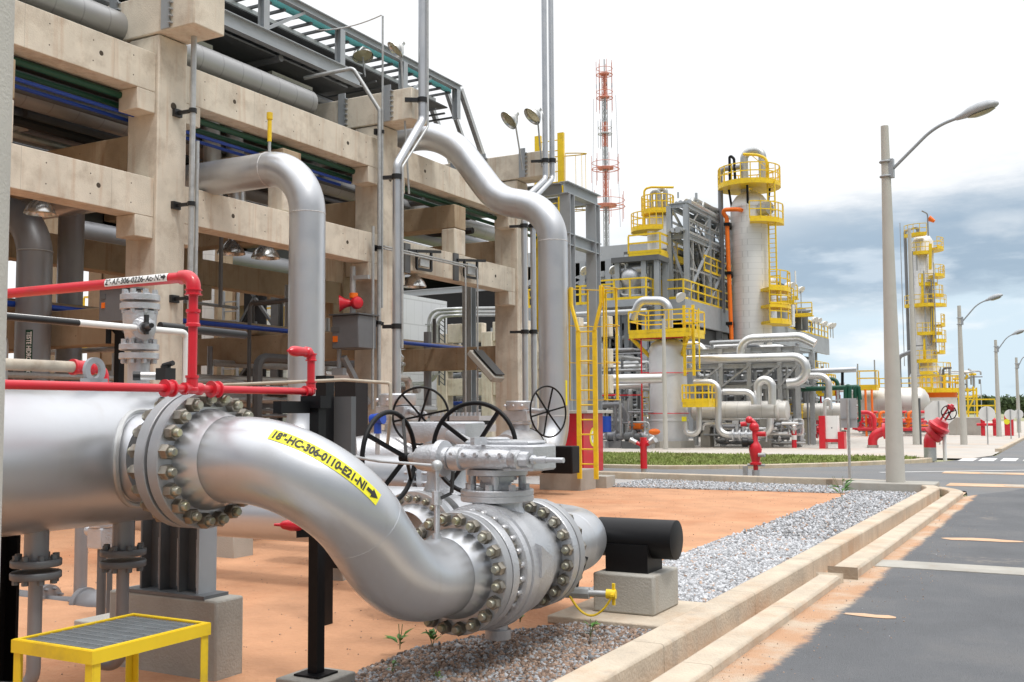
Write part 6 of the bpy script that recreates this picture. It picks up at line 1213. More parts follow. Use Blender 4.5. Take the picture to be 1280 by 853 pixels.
mb = MB(); q = at(959, 225, Y=65); mb.pipe([(q.x, 65, pz), (q.x, 65, zy(198, 65, 959)), (q.x - .6, 65, zy(193.5, 65, 950)), (at(929, 193, Y=65).x, 65, zy(193, 65, 929))], .09, .5, 10); mb.bar((q.x - .1, 65, zy(208, 65, 959)), (q.x - .9, 65, zy(195, 65, 945)), .05, .05); mb.obj('davit', 'yellow', t)
mb = MB(); q = at(963, 300, Y=65.6)
for s_ in (0, .45): mb.bar((q.x + s_, 65.2, 8), (q.x + s_, 65.2, pz), .09, .09)
for k in range(30): mb.bar((q.x, 65.2, 8.3 + k * .3), (q.x + .45, 65.2, 8.3 + k * .3), .04, .04)
mb.obj('ladder', 'yellow', t)
for py, a0 in ((362, -95), (383, -120), (403, -100)): ringplat('', '', (TX, 66), tr, 2.45, zy(py, 66, 975), -48, 35, 1.1, parent=t)
t = thing('orange_pipe', 'bright orange pipe leaving the tower head and dropping beside it', 'pipe', (TX - 1.6, 64.6, 6)); ox = at(909, 300, Y=64.6).x
MB().pipe([(TX - .2, 64.8, zy(262, 64.6, 930)), (TX - .2, 64.4, zy(262, 64.6, 930)), (at(903, 264, Y=64.6).x, 64.4, zy(263, 64.6, 905)), (ox, 64.6, zy(273, 64.6, 908)), (ox + .15, 64.6, zy(425, 64.6, 911))], .135, .3, 14).obj('run', 'orange', t)
for py in (281, 342, 405): z = zy(py, 64.6, 909); mb = MB(); mb.box((ox + .05, 64.6, z), (.4, .4, .2)); mb.bar((ox, 64.8, z), (TX - 1.2, 65.4, z - .1), .3, .25); mb.obj('clamp', 'black', t)
# ---- slim column with platforms left
sc = at(822, 260, Y=68); t = thing('slim_tower', 'slim pale tower with two yellow platforms above the steel rack', 'tower', (sc.x, 68, 0))
MB().lathe((sc.x, 68, 0), (0, 0, 1), [(0, .75), (zy(272, 68, 820), .75), (zy(268, 68, 820), .5), (zy(266, 68, 820), .1)], 24).obj('shell', 'towerclad', t); zz = zy(266, 68, 820); ringplat('', '', (sc.x, 68), .1, 1.15, zz, 0, 360, 1.1, parent=t); ringplat('', '', (sc.x - .3, 67.7), .6, 1.5, zy(289, 68, 812), 120, 320, 1.1, parent=t)
mb = MB(); mb.pipe([(sc.x, 68, zz), (sc.x, 68, zz + 1.5), (sc.x + .6, 68, zz + 1.7), (sc.x + .6, 68, 9)], .18, .3, 12); mb.pipe([(sc.x + .3, 67.6, zz), (sc.x + .3, 67.6, zz + 1.4), (sc.x - .3, 67.6, zz + 1.4), (sc.x - .3, 67.6, zz)], .14, .25, 10); mb.obj('overhead_pipe', 'galv', t)
mb = MB(); mb.pipe([(sc.x - .75, 67.4, zy(290, 68, 812)), (sc.x - .75, 67.4, zy(238, 68, 812)), (sc.x - .2, 67.4, zy(236, 68, 820)), (sc.x + 1.4, 67.4, zy(236.5, 68, 845))], .08, .3, 8); mb.obj('davit', 'yellow', t)
# ---- vertical vessel with platform
vc = at(835, 470, Y=45); vr = .86; vz = zy(441, 45, 835)
t = thing('vertical_vessel', 'upright pale grey domed vessel on a skirt under a yellow railed platform', 'vessel', (vc.x, 45, 0)); vx = vc.x
MB().lathe((vx, 45, .12), (0, 0, 1), [(0, vr * 1.02), (1.05, vr * 1.02), (1.06, vr * 1.05), (1.14, vr * 1.05), (1.15, vr), (vz - .12, vr), (vz + .1, vr * .97), (vz + .32, vr * .82), (vz + .48, vr * .5), (vz + .54, .02)], 44).obj('shell', 'vesselpaint', t)
MB().lathe((vx, 45, 0), (0, 0, 1), [(0, 1.2), (.3, 1.2)], 8).obj('plinth', 'concg', t)
MB().pipe([at(836, 410, Y=44.6), at(836, 376, Y=44.6), at(800, 376, Y=44.6), at(794, 390, Y=44.6), at(790, 400, Y=44.6)], .19, .5, 18).obj('overhead_pipe', 'silver', t)
pzz = zy(418, 45, 830); t2 = platform('platform', 'yellow railed platform on top of the upright vessel', at(786, 415, Y=43.9).x, 43.9, at(862, 415, Y=43.9).x, 46, pzz, 1.0, brace=1.25, step=.75)
MB().bar((vx - 1.5, 44.0, pzz - .25), (vx + 1.1, 44.0, pzz - .25), .05, .05).obj('red_tube', 'red', t2)
t3 = thing('caged_ladder', 'yellow ladder frame on the right side of the upright vessel', 'ladder', (vx + 1.1, 44.3, 2)); lx = at(862, 470, Y=44.3).x; ladder(t3, (lx, 44.3, zy(470, 44.3, 862)), pzz + 1.2 - zy(470, 44.3, 862), .42, (1, 0, 0), rail=.07); mb = MB(); 
for s_ in (.1, .32): mb.bar((lx + .25 + s_, 44.0, zy(462, 44.3, 862)), (lx + .25 + s_, 44.0, pzz + 1), .05, .05)
for py in (464, 430, 405): mb.bar((lx - .2, 44.0, zy(py, 44, 862)), (lx + .6, 44.0, zy(py, 44, 862)), .05, .05)
mb.obj('cage', 'yellow', t3)
p0 = at(853, 503, Y=43.6); p1 = at(886, 503, Y=43.6); platform('platform', 'small yellow basket platform low on the right of the upright vessel', p0.x, 43.6, p1.x, 44.6, p0.z, .75, step=.4)
mb = MB(); 
for py in (466, 517): z = zy(py, 44, 835); mb.torus((vx, 45, z), (0, 0, 1), vr + .06, .02, 36, 5)
z0 = zy(416, 44, 802); q = at(802, 466, Y=44); mb.bar((q.x, 44, 1.0), (q.x, 44, z0), .05, .05); mb.bar((q.x, 44, zy(466, 44, 802)), (vx - .6, 44.2, zy(466, 44, 802)), .04, .04); mb.bar((q.x - 2, 44, zy(494, 44, 780)), (q.x, 44, zy(494, 44, 802)), .05, .05); one(mb, 'red_tube', 'red', 'thin red deluge tube ringed round the upright vessel', 'tube')
MB().ab((at(852, 521, Y=44.1).x, 44.1, zy(527, 44.1, 852)), (at(858, 521, Y=44.1).x, 44.12, zy(521, 44.1, 852))).obj('name_plate', 'signy', t)
# white pole before the vessel
pb = at(832, 562, Z=0); one(MB().lathe((pb.x, pb.y, 0), (0, 0, 1), [(0, .11), (5.6, .07)], 16), 'thin_pole', 'pole', 'thin pinkish concrete pole in front of the upright vessel', 'pole')
# ---- process pipes (pixels of the survey photo, Y of each run)
L = 'lagging'
for args in (
 ('lagged_pipe', L, 'bright pipe arching from behind the caged ladder to the upright vessel', 43, [(716, 520), (717, 479), (740, 475), (829, 473)], 6),
 ('lagged_pipe', L, 'second parallel bright pipe just below the arching one', 44.6, [(733, 520), (734, 486), (752, 484), (812, 481)], 4),
 ('lagged_pipe', L, 'topmost bright pipe looping over at the foot of the tower', 47, [(926, 449), (926, 424), (1000, 421), (1019, 430)], 5.5),
 ('lagged_pipe', L, 'long bright level pipe turning down right of the tower foot', 46.4, [(858, 450), (1007, 446), (1008, 477), (984, 479)], 5.5),
 ('lagged_pipe', L, 'short bright bend just right of the vessel ladder', 48, [(858, 431), (880, 431), (881, 448)], 4.5),
 ('lagged_pipe', L, 'bright pipe dropping to the ground left of the red hydrant', 44.6, [(868, 478), (898, 478), (898, 543), (934, 545)], 4.2),
 ('lagged_pipe', L, 'short bright pipe elbowing down onto the horizontal exchanger', 45, [(904, 490), (942, 490), (943, 506)], 4),
 ('lagged_pipe', L, 'bright upside down U pipe standing on the horizontal exchanger', 45.3, [(947, 506), (947, 475), (965, 475), (965, 506)], 5.2),
 ('lagged_pipe', L, 'bright elbow below the horizontal exchanger', 45.3, [(963, 523), (963, 543), (948, 544)], 4.5),
 ('lagged_pipe', L, 'bright U trap pipe beside the upright vessel skirt', 44.2, [(874, 505), (874, 539), (866, 544), (857, 541), (857, 528)], 3.6),
 ('lagged_pipe', L, 'bright pipe bending down over the green lines', 48, [(1008, 470), (1036, 470), (1036, 508)], 4),
 ('grey_pipe', 'silver', 'grey pipe above the green lines ending on a black prop', 50, [(1005, 465), (1071, 462)], 3.4),
 ('green_pipe', 'green', 'long dark green level pipe in the right distance', 49, [(998, 487), (1073, 484)], 3),
 ('green_pipe', 'green', 'dark green bend above the long green pipe', 51, [(1030, 474), (1047, 474), (1047, 488)], 2.4),
 ('green_pipe', 'green', 'left dark green drop pipe behind the white notice board', 47, [(1057, 500), (1057, 484), (1062, 482), (1062, 500)], 2.6),
 ('green_pipe', 'green', 'right dark green drop pipe behind the white notice board', 47.5, [(1069, 500), (1069, 485), (1073, 483), (1075, 500)], 2.6),
 ('black_prop', 'black', 'black prop under the end of the grey pipe', 50, [(1053, 464), (1053, 487)], 1.8),
 ('lagged_pipe', L, 'small bright bend in front of the right hand lagged drum', 46, [(1031, 520), (1031, 500), (1037, 499), (1039, 512)], 2.2),
 ('red_pipe', 'red', 'small red bend by the far drum', 60, [(1074, 516), (1092, 516), (1093, 536)], 2.8),
 ('thin_pipe', 'galv', 'thin standing pipe on the pump skid left of the vessel', 43.4, [(770, 496), (775, 493), (776, 545)], 1.6),
 ('thin_pipe', 'galv', 'thin hoop pipe on the pump skid left of the vessel', 43.2, [(786, 560), (786, 528), (811, 528), (811, 545)], 1.2),
 ('thin_pipe', 'darksteel', 'dark grey level pipe above the pump skid', 45, [(742, 507), (781, 506), (782, 530)], 3.4),
 ('red_pipe', 'red', 'red level line behind the pump skid', 46, [(748, 495), (770, 494)], 1.3)):
    ppipe(*args)
ha = at(866, 514, Y=46); hb = at(985, 512, Y=46)
t = thing('heat_exchanger', 'long horizontal pale exchanger shell in front of the process structure', 'vessel', ((ha.x + hb.x) / 2, 46, 0)); hr = .44
MB().lathe((ha.x, 46, 1.62), (1, 0, 0), [(0, hr * .8), (.1, hr), (hb.x - ha.x - .5, hr), (hb.x - ha.x - .45, hr * 1.12), (hb.x - ha.x - .35, hr * 1.12), (hb.x - ha.x - .3, hr), (hb.x - ha.x - .02, hr), (hb.x - ha.x, hr * .9)], 32).obj('shell', 'drumclad', t)
for px in (884, 958): x = at(px, 540, Y=46).x; MB().ab((x - .22, 45.7, 0), (x + .22, 46.3, 1.25)).obj('saddle', 'concg', t)
ha = at(998, 515, Y=52); hb = at(1058, 513, Y=52); t = thing('horizontal_drum', 'small horizontal pale drum behind the white notice board', 'vessel', ((ha.x + hb.x) / 2, 52, 0)); MB().lathe((ha.x, 52, ha.z), (1, 0, 0), [(0, .1), (.1, .35), (.3, .42), (hb.x - ha.x, .42)], 28).obj('shell', 'drumclad', t)
for px in (1010, 1045): x = at(px, 540, Y=52).x; MB().ab((x - .2, 51.7, 0), (x + .2, 52.3, ha.z - .35)).obj('saddle', 'concg', t)
# steel pipe frame carrying those pipes
t = thing('pipe_trestle', 'light grey steel pipe frame carrying bright pipes before the process structure', 'steel frame', (at(940, 540, Y=48).x, 48, 0))
xs_ = [at(px, 480, Y=48).x for px in (872, 905, 940, 978, 1000)]
for x in xs_:
    for y in (47.6, 50.4): MB().ibeam((x, y, 0), (x, y, zy(436, 48, 940)), .2, .2, .03, up=(0, 1, 0)).obj('column', 'galv', t)
for py in (438, 458, 484):
    z = zy(py, 48, 940)
    for y in (47.6, 50.4): MB().ibeam((xs_[0], y, z), (xs_[-1], y, z), .16, .2, .02).obj('beam', 'galv', t)
    for x in xs_: MB().ibeam((x, 47.6, z + .01), (x, 50.4, z + .01), .14, .16, .02).obj('cross_beam', 'galv', t)
for x, x2 in zip(xs_[:-1], xs_[1:]): MB().bar((x, 47.5, zy(484, 48, 940)), (x2, 47.5, zy(458, 48, 940)), .09, .09).obj('brace', 'galv', t)
for k in range(9): y = 47.9 + k * .28; MB().cyl((xs_[0], y, zy(457, 48, 940) + .2), (xs_[-1], y, zy(457, 48, 940) + .2), .05 + .03 * (k % 3), n=10).obj('pipe_run', ['galv', 'lagging', 'darksteel'][k % 3], t)
for k in range(7): y = 47.9 + k * .35; MB().cyl((xs_[0], y, zy(483, 48, 940) + .2), (xs_[-1], y, zy(483, 48, 940) + .2), .05 + .03 * (k % 3), n=10).obj('pipe_run', ['darksteel', 'galv'][k % 2], t)
for k in range(16): x = xs_[0] + (xs_[-1] - xs_[0]) * (k + .5) / 16; MB().cyl((x, 48.6 + (k * .7) % 1.8, 0), (x, 48.6 + (k * .7) % 1.8, zy(440 + (k * 13) % 40, 48, 940)), .045 + .02 * (k % 3), n=8).obj('riser', ['galv', 'lagging', 'steel', 'darksteel'][k % 4], t)
platform('walkway', 'yellow railed landing at the right end of the pipe frame', at(976, 530, Y=51).x, 51, at(1000, 530, Y=51).x, 52, zy(530, 51, 990), .95, step=.35); platform('walkway', 'upper yellow railed landing behind the pipe frame', at(1012, 500, Y=56).x, 56, at(1040, 500, Y=56).x, 57, zy(490, 56, 1020), .9, step=.5)
# right end of the far deck, second deck, railings
xr = at(1044, 440, X=sx).y; 
platform('walkway', 'yellow railed landing under the far end of the process deck', sx - 2, 92, sx, 97.5, zy(471, 95, 1035), 1.3, step=1)
platform('platform', 'upper yellow railed deck right of the tower, far side', sx - 3.2, 78, sx - 1.8, 92, zy(385, 84, 1000), 1.3, step=1.4)
t = thing('cooler_bank', 'dark grey cooler bank standing on the far part of the deck', 'cooler', (sx - 3, 84, dz1)); 
for k in range(4): y = 77 + k * 3.4; mb = MB(); mb.ab((sx - 4.5, y, dz1 + 1.2), (sx - 1.2, y + 2.9, dz1 + 2.6)); mb.ab((sx - 4.4, y + .2, dz1), (sx - 4.1, y + .5, dz1 + 1.2)); mb.ab((sx - 1.5, y + .2, dz1), (sx - 1.3, y + .4, dz1 + 1.2)); mb.obj('cooler_box', ['steel', 'dsteel'][k % 2], t)
one(MB().cyl((sx - .6, 88, dz1), (sx - .6, 88, zy(338, 88, 1005)), .07, n=8), 'antenna_pole', 'white', 'thin white antenna pole on the deck right of the tower', 'antenna'); one(MB().cyl((sx - .8, 75, dz1), (sx - .8, 75, zy(338, 75, 984)), .04, n=8), 'antenna_pole', 'galv', 'thin grey antenna pole next to the tower', 'antenna')
# flood lamps along structures
k = 0
def yard_lamp(px, py, Y, z0, lab, s=.35, grp='small floodlights on the process structure'):
    p = at(px, py, Y=Y); t = thing('flood_lamp', lab, 'lamp', (p.x, Y, z0), grp); mb = MB(); mb.cyl((p.x, Y, z0), p, .04, n=8); mb.obj('pole', 'galv', t); mb = MB(); d = Vector((.7, -.3, -.6)).normalized(); mb.lathe(p + d * .1, -d, [(0, s), (s * .5, s * .7), (s * .9, s * .3), (s, .03)], 14); mb.obj('head', 'white', t)
for px, py, Y, z0 in ((850, 371, 57, zm_), (730, 338, 62, 5), (766, 337, 62, 5), (989, 357, 80, 8.2), (978, 385, 80, 8.2), (983, 394, 82, 8.2), (988, 390, 84, 8.2), (968, 400, 78, 8.2), (1001, 362, 85, 8.2), (1023, 401, 92, 8.2), (1030, 405, 94, 8.2), (1038, 407, 96, 8.2), (1041, 407, 97, 8.2), (1018, 400, 90, 8.2)):
    k += 1; yard_lamp(px, py, Y, z0, 'small white floodlight on a thin pole along the process structure')
# pump skid
t = thing('pump_skid', 'cluttered skid of dark pumps left of the upright vessel', 'pump skid', (at(750, 550, Y=43).x, 43, 0))
for i, px in enumerate((712, 730, 748, 768, 790, 806)):
    p = at(px, 546, Y=43 + .5 * (i % 2)); mb = MB(); mb.lathe(p + Vector((-.35, 0, 0)), (1, 0, 0), [(0, .12), (.05, .2), (.35, .22), (.4, .3), (.48, .3), (.5, .15), (.75, .15)], 16); mb.cyl(p, p + Vector((0, 0, .9)), .06, n=10); mb.box((p.x, p.y, p.z / 2 - .1), (.8, .4, max(.1, p.z - .2))); mb.flange(p + Vector((0, 0, .5)), (0, 0, 1), .06, .13, .05, n=14); mb.obj('pump', ['darksteel', 'dsteel', 'cast'][i % 3], t)
p = at(758, 529, Y=42.8); MB().cyl(p - Vector((0, 0, .4)), p + Vector((0, 0, .3)), .22, n=14).obj('motor', 'blue', t); p = at(795, 532, Y=43.6); MB().box(p, (.6, .4, .35)).obj('motor', 'orange', t, bevel=.05); p = at(818, 540, Y=42.8); MB().sphere(p, .2, (1.3, 1, .7)).obj('actuator', 'orange', t)
mb = MB()
for i in range(26):
    px = 706 + (i * 37) % 118; z1 = .3 + ((i * 53) % 17) / 10; x = at(px, 540, Y=44.5).x; y = 44.2 + (i % 5) * .4; mb = MB(); mb.cyl((x, y, 0), (x, y, z1 + .6), .03 + .02 * (i % 3), n=8)
    if i % 3 == 0: mb.cyl((x, y, z1), (x + 1.2, y, z1), .04, n=8)
    mb.obj('pipe_run', ['galv', 'darksteel', 'lagging', 'steel'][i % 4], t)
for px in (815, 880): pass
t = thing('yellow_rack', 'narrow yellow steel ladder rack left of the upright vessel', 'ladder', at(808, 530, Y=47)); q = at(808, 530, Y=47); ladder(t, (q.x, 47, .2), zy(488, 47, 808), .4, (1, 0, 0), rail=.06)
# valve train under the exchanger
t = thing('valve_train', 'grey valve train at the ground behind the red hydrant', 'valve', at(925, 543, Y=44.6)); mb = MB(); a = at(912, 544, Y=44.6); b = at(950, 544, Y=44.6); mb.cyl(a, b, .16, n=16)
for k in range(4): mb.flange(a.lerp(b, .15 + k * .22), (1, 0, 0), .16, .27, .08, n=20)
for k in range(3): c = a.lerp(b, .25 + k * .22); mb.cyl(c, c + Vector((0, 0, .5)), .09, n=10); mb.box(c + Vector((0, 0, .55)), (.35, .25, .15))
mb.obj('body', 'cast', t)
# far drum, red skid, white tank, yellow railings
da = at(1058, 506, Y=75); db = at(1163, 503, Y=75); dr = 1.0
t = thing('storage_drum', 'long horizontal cream drum behind the big lamp pole', 'vessel', ((da.x + db.x) / 2, 75, 0)); Ld = db.x - da.x
MB().lathe((da.x, 75, 2.15), (1, 0, 0), [(0, .05), (.12, .5), (.35, .85), (.6, dr), (Ld - .6, dr), (Ld - .35, .85), (Ld - .12, .5), (Ld, .05)], 40).obj('shell', 'beige' if 0 else 'drumclad', t)
for f in (.25, .75): x = da.x + Ld * f; MB().ab((x - .25, 74.4, 0), (x + .25, 75.6, 1.4)).obj('saddle', 'concg', t)
platform('walkway', 'yellow railed gantry beside the horizontal cream drum', at(1072, 500, Y=73).x, 73, at(1096, 500, Y=73).x, 74, zy(484, 73, 1085), 1.1, step=.7); platform('walkway', 'yellow railed walkway behind the top of the cream drum', at(1098, 488, Y=77).x, 77, at(1165, 488, Y=77).x, 77.6, zy(487, 77, 1130), .8, step=.9)
t = thing('red_manifold', 'red valve manifold in front of the cream drum', 'manifold', at(1085, 535, Y=68))
for k in range(7):
    x = at(1076 + k * 12, 535, Y=68).x; mb = MB(); mb.pipe([(x - .5, 68, .5), (x, 68, .5), (x, 68, 1.5), (x + .4, 68.3, 1.5)], .09, .2, 10); mb.flange((x, 68, .9), (0, 0, 1), .09, .2, .08, n=12); mb.flange((x, 68, 1.1), (0, 0, 1), .09, .2, .08, n=12); mb.sphere((x, 68, 1.0), .17); mb.torus((x, 67.75, 1.3), (0, 1, 0), .2, .02, 16, 5); mb.obj('valve', ['red', 'red', 'orange'][k % 3], t)
a = at(1072, 540, Y=68); b = at(1160, 540, Y=68); MB().cyl((a.x, 68, .45), (b.x, 68, .45), .12, n=12).obj('header', 'red', t); 
for px in (1082, 1090): x = at(px, 500, Y=68).x; MB().cyl((x, 68, 0), (x, 68, zy(487, 68, px)), .07, n=8).obj('riser', 'orange', t)
wa = at(1159, 510, Y=86); wb = at(1197, 510, Y=86); wr = (wb.x - wa.x) / 2; t = thing('white_tank', 'white tank with an orange top band and yellow roof railing', 'tank', ((wa.x + wb.x) / 2, 86, 0)); wz = zy(493, 86, 1180)
MB().lathe(((wa.x + wb.x) / 2, 86, 0), (0, 0, 1), [(0, wr), (wz - .25, wr)], 36).obj('shell', 'white', t); MB().lathe(((wa.x + wb.x) / 2, 86, wz - .249), (0, 0, 1), [(0, wr + .02), (.45, wr + .02), (.6, .1)], 36).obj('top_band', 'orange', t); ringplat('', '', ((wa.x + wb.x) / 2, 86), wr * .8, wr + .5, wz + .3, 0, 360, 1.1, parent=t)
t = thing('stair_frame', 'yellow stair frame at the right of the white tank', 'stairs', at(1205, 530, Y=82)); q = at(1200, 530, Y=82); q2 = at(1222, 530, Y=82); 
for x in (q.x, (q.x + q2.x) / 2, q2.x): MB().bar((x, 82, 0), (x, 82, zy(485, 82, 1205)), .12, .12).obj('post', 'yellow', t)
mb = MB(); railing(mb, [(q.x, 82, zy(517, 82, 1205)), (q2.x + 1.2, 82, zy(517, 82, 1205))], 1.0, .8, r=.05); mb.bar((q.x, 82, .5), (q2.x, 82, 2.8), .2, .1); mb.obj('railing', 'yellow', t)
a = at(1186, 540, Y=73); b = at(1226, 540, Y=73); one(MB().ab((a.x, 73, 0), (b.x, 77, zy(522, 73, 1200))), 'low_wall', 'concg', 'low grey concrete wall right of the white tank', 'wall', bevel=.03)
# distant tower
ft = at(1157, 420, Y=110); t = thing('distant_tower', 'distant slender tower crowded with yellow platforms right of the big lamp pole', 'tower', (ft.x, 110, 0)); fr = 1.0; fzt = zy(292, 110, 1157)
MB().lathe((ft.x, 110, 0), (0, 0, 1), [(0, 1.35), (zy(470, 110, 1157), 1.7), (zy(455, 110, 1157), fr), (fzt - .8, fr), (fzt - .3, fr * .7), (fzt, .1)], 28).obj('shell', 'towerclad', t)
for i, py in enumerate((295, 312, 318, 346, 357, 371, 383, 407, 418, 427, 441, 452, 467)): a0 = (-150, -40, -120, -50, -100, -60, -150, -30, -110, -60, -40, -120, -100)[i]; ringplat('', '', (ft.x, 110), fr, fr + .65 * (1.3, 1.5, 1.1, 1.5, .9, 1.2, 1.6, 1.3, 1.1, 1.4, 1.2, 1.3, 1.9)[i], zy(py, 110, 1157), a0, a0 + (80, 110, 60, 100, 70, 60, 150, 70, 90, 60, 80, 70, 140)[i], 1.0, parent=t)
mb = MB(); mb.pipe([(ft.x - .4, 110, fzt), (ft.x - .4, 110, fzt + .8), (ft.x - 1.55, 109.5, fzt + .3), (ft.x - 1.55, 109.5, 1)], .16, .3, 10); mb.pipe([(ft.x - 1.2, 108.6, zy(440, 110, 1157)), (ft.x - 2.4, 108.8, zy(446, 110, 1148)), (ft.x - 2.4, 108.8, 3)], .2, .5, 12); mb.obj('side_pipe', 'darksteel', t)
for k, (z0, z1, s_) in enumerate(((308, 340, 1), (345, 385, -1), (385, 420, 1), (425, 455, -1))): x = ft.x + .4 + .4 * s_; mb = MB(); mb.bar((x, 108.5, zy(z1, 110, 1157)), (x + .1, 108.5, zy(z0, 110, 1157)), .28, .1); mb.obj('ladder', 'yellow', t)
MB().pipe([(ft.x + .6, 109.6, fzt - .3), (ft.x + .6, 109.6, fzt + 1.9), (ft.x + .1, 109.4, fzt + 2.2)], .07, .3, 8).obj('davit', 'darksteel', t); MB().cyl((ft.x - 2.0, 109.5, 6), (ft.x - 2.0, 109.5, zy(279, 110, 1135)), .04, n=6).obj('antenna', 'galv', t)
p = at(1161, 273, Y=110); q = at(1168, 277, Y=110); t = thing('windsock', 'small orange windsock above the distant tower', 'windsock', (p.x, 110, fzt)); mb = MB(); mb.cyl(p, q, .30, .16, n=12); mb.obj('sock', 'orange', t); MB().cyl((p.x - .1, 110, fzt), p + Vector((-.1, 0, .2)), .03, n=6).obj('pole', 'galv', t)
# radio mast
mc = at(758, 300, Y=150); t = thing('radio_mast', 'red and white lattice radio mast with antenna rings on the skyline', 'mast', (mc.x, 150, 0)); mtop = zy(92, 150, 753); mx = mc.x; nseg = 14
for k in range(nseg):
    z0 = mtop * k / nseg; z1 = mtop * (k + 1) / nseg; mb = MB(); w0 = .62; c4 = [(mx + w0 * .5 * sx_, 150 + w0 * .5 * sy_) for sx_, sy_ in ((-1, -1), (1, -1), (1, 1), (-1, 1))]
    for i in range(4):
        a, b = c4[i], c4[(i + 1) % 4]; mb.bar((*a, z0), (*a, z1), .09, .09); n = 3
        for j in range(n): za = z0 + (z1 - z0) * j / n; zb_ = z0 + (z1 - z0) * (j + 1) / n; mb.bar((*a, za), (*b, zb_), .05, .05); mb.bar((*a, za), (*b, za), .05, .05)
    mb.cyl((mx, 150, z0), (mx, 150, z1), .20, n=10); mb.obj('section', 'palered' if k in (9, 11, 13) else 'galv', t)
for i, py in enumerate((94, 123, 168, 212, 259)):
    z = zy(py, 150, 755); r = (1.3, 1.3, 1.1, 2.2, 3.0)[i]; mb = MB(); mb.torus((mx, 150, z), (0, 0, 1), r, .07, 14, 5); mb.torus((mx, 150, z + 1.0), (0, 0, 1), r, .05, 14, 5)
    for a in np.linspace(0, 6.28, 8): mb.bar((mx, 150, z), (mx + r * math.cos(a), 150 + r * math.sin(a), z), .07, .07); mb.bar((mx + r * math.cos(a), 150 + r * math.sin(a), z - 2.2), (mx + r * math.cos(a), 150 + r * math.sin(a), z + 2.2), .06, .06)
    mb.lathe((mx, 150, z), (0, 0, 1), [(0, r * .55), (.25, r * .6)], 12); mb.obj('antenna_ring', 'palered' if i != 2 else 'galv', t)
MB().cyl((mx, 150, mtop), (mx, 150, zy(75, 150, 752)), .10, n=6).obj('tip', 'galv', t)
for s_ in (-1, 1): MB().cyl((mx + s_ * 2.4, 150, mtop * .55), (mx + s_ * 1.9, 150, mtop * .93), .035, n=6).obj('wire_antenna', 'galv', t)
# ---- dense small pipework between the big things
G4 = ['galv', 'lagging', 'steel', 'darksteel', 'galv', 'dsteel']
def px_x(px, Y): return at(px, 480, Y=Y).x
maze('small_piping', 'dense grey pipework behind the bright pipes at the tower foot', px_x(862, 51), px_x(1008, 51), 50.6, 54, .3, 5.2, 75, G4, (.04, .12), 11, .4, 10)
maze('small_piping', 'low grey pipework and valves at the ground under the exchanger', px_x(862, 45), px_x(1000, 45), 44.9, 47.5, .15, 1.3, 40, G4 + ['lagging'], (.04, .09), 12, .4, 14)
maze('small_piping', 'dense pipework between caged ladder and upright vessel', px_x(700, 46), px_x(815, 46), 45, 50, .3, 4.6, 70, G4, (.04, .11), 13, .5, 14)
maze('small_piping', 'small pipework behind the white notice board', px_x(1000, 54), px_x(1062, 54), 53, 58, .2, 3.0, 45, G4 + ['red', 'green'], (.04, .10), 14, .45, 8)
maze('small_piping', 'red and grey pipework below the cream drum', px_x(1066, 71), px_x(1165, 71), 69.5, 73, .2, 1.15, 50, ['red', 'red', 'dsteel', 'darksteel', 'orange', 'dsteel'], (.05, .12), 15, .45, 12)
maze('small_piping', 'pipework on the deck at the right of the tall tower', -23.5, -20.3, 76, 97, 8.3, 11.2, 70, G4, (.06, .16), 16, .5, 8)
maze('small_piping', 'pipework under the deep deck beam', -27, -20.6, 58.6, 60.4, 2.5, 6.6, 60, G4 + ['dsteel'], (.06, .18), 17, .4, 4)
maze('small_piping', 'small pipework round the roof of the white tank', px_x(1160, 88), px_x(1225, 88), 87, 92, 2.5, 5.2, 30, G4 + ['yellow'], (.05, .1), 18, .5, 0)
maze('small_piping', 'pipework under the upper deck of the process structure', -24.5, -21.3, 60.5, 75, dz1 + .3, ul - .8, 60, G4, (.05, .14), 23, .5, 6)
maze('small_piping', 'pipework on top of the upper steel rack', -21.1, -20.2, 59, 76, utop + .2, utop + .9, 24, ['galv', 'galv', 'lagging', 'steel'], (.05, .11), 24, .3, 0)
maze('small_piping', 'pipework on the pump tower left of the deck beam', at(768, 350, Y=57).x, at(812, 350, Y=57).x, 56.4, 57.7, zm_, zt_, 25, G4, (.05, .13), 19, .5, 3)
maze('small_piping', 'thin dark pipes running up the distant tower', ft.x - 1.3, ft.x + 1.3, 108.2, 109.0, 3, fzt - .5, 14, ['darksteel', 'galv', 'lagging', 'galv'], (.04, .08), 20, .75, 0)
maze('small_piping', 'pipework in front of the dark shed behind the caged ladder', px_x(690, 60), px_x(775, 60), 59, 61.5, 1, 5.5, 40, G4, (.06, .15), 21, .5, 4)
maze('small_piping', 'pipework in and behind the low beige beam rack', px_x(560, 40), px_x(660, 40), 38.6, 42, .3, 4.6, 55, G4 + ['blue'], (.04, .10), 22, .4, 8)
for k, (px, Y, z0, h, w) in enumerate(((972, 74, 8.2, 3.2, 1.1), (985, 78, 8.2, 2.3, 1.4), (996, 82, 8.2, 3.6, .9), (1010, 86, 8.2, 1.9, 1.2))):
    x = at(px, 400, Y=Y).x - .6; t = thing('deck_vessel', ('first', 'second', 'third', 'fourth')[k] + ' grey vessel on the far deck counting right from the tall tower', 'vessel', (x, Y, z0)); MB().lathe((x, Y, z0), (0, 0, 1), [(0, w * .5), (h * .8, w * .5), (h * .95, w * .3), (h, .05)], 18).obj('shell', ['vesselpaint', 'steel', 'towerclad', 'dsteel'][k], t)
    mb = MB(); railing(mb, [(x - w, Y - w, z0 + h * .6), (x + w, Y - w, z0 + h * .6)], 1.0, .8, r=.04); mb.ab((x - w, Y - w, z0 + h * .6 - .12), (x + w, Y - w * .5, z0 + h * .6)); mb.obj('platform', 'yellow', t)
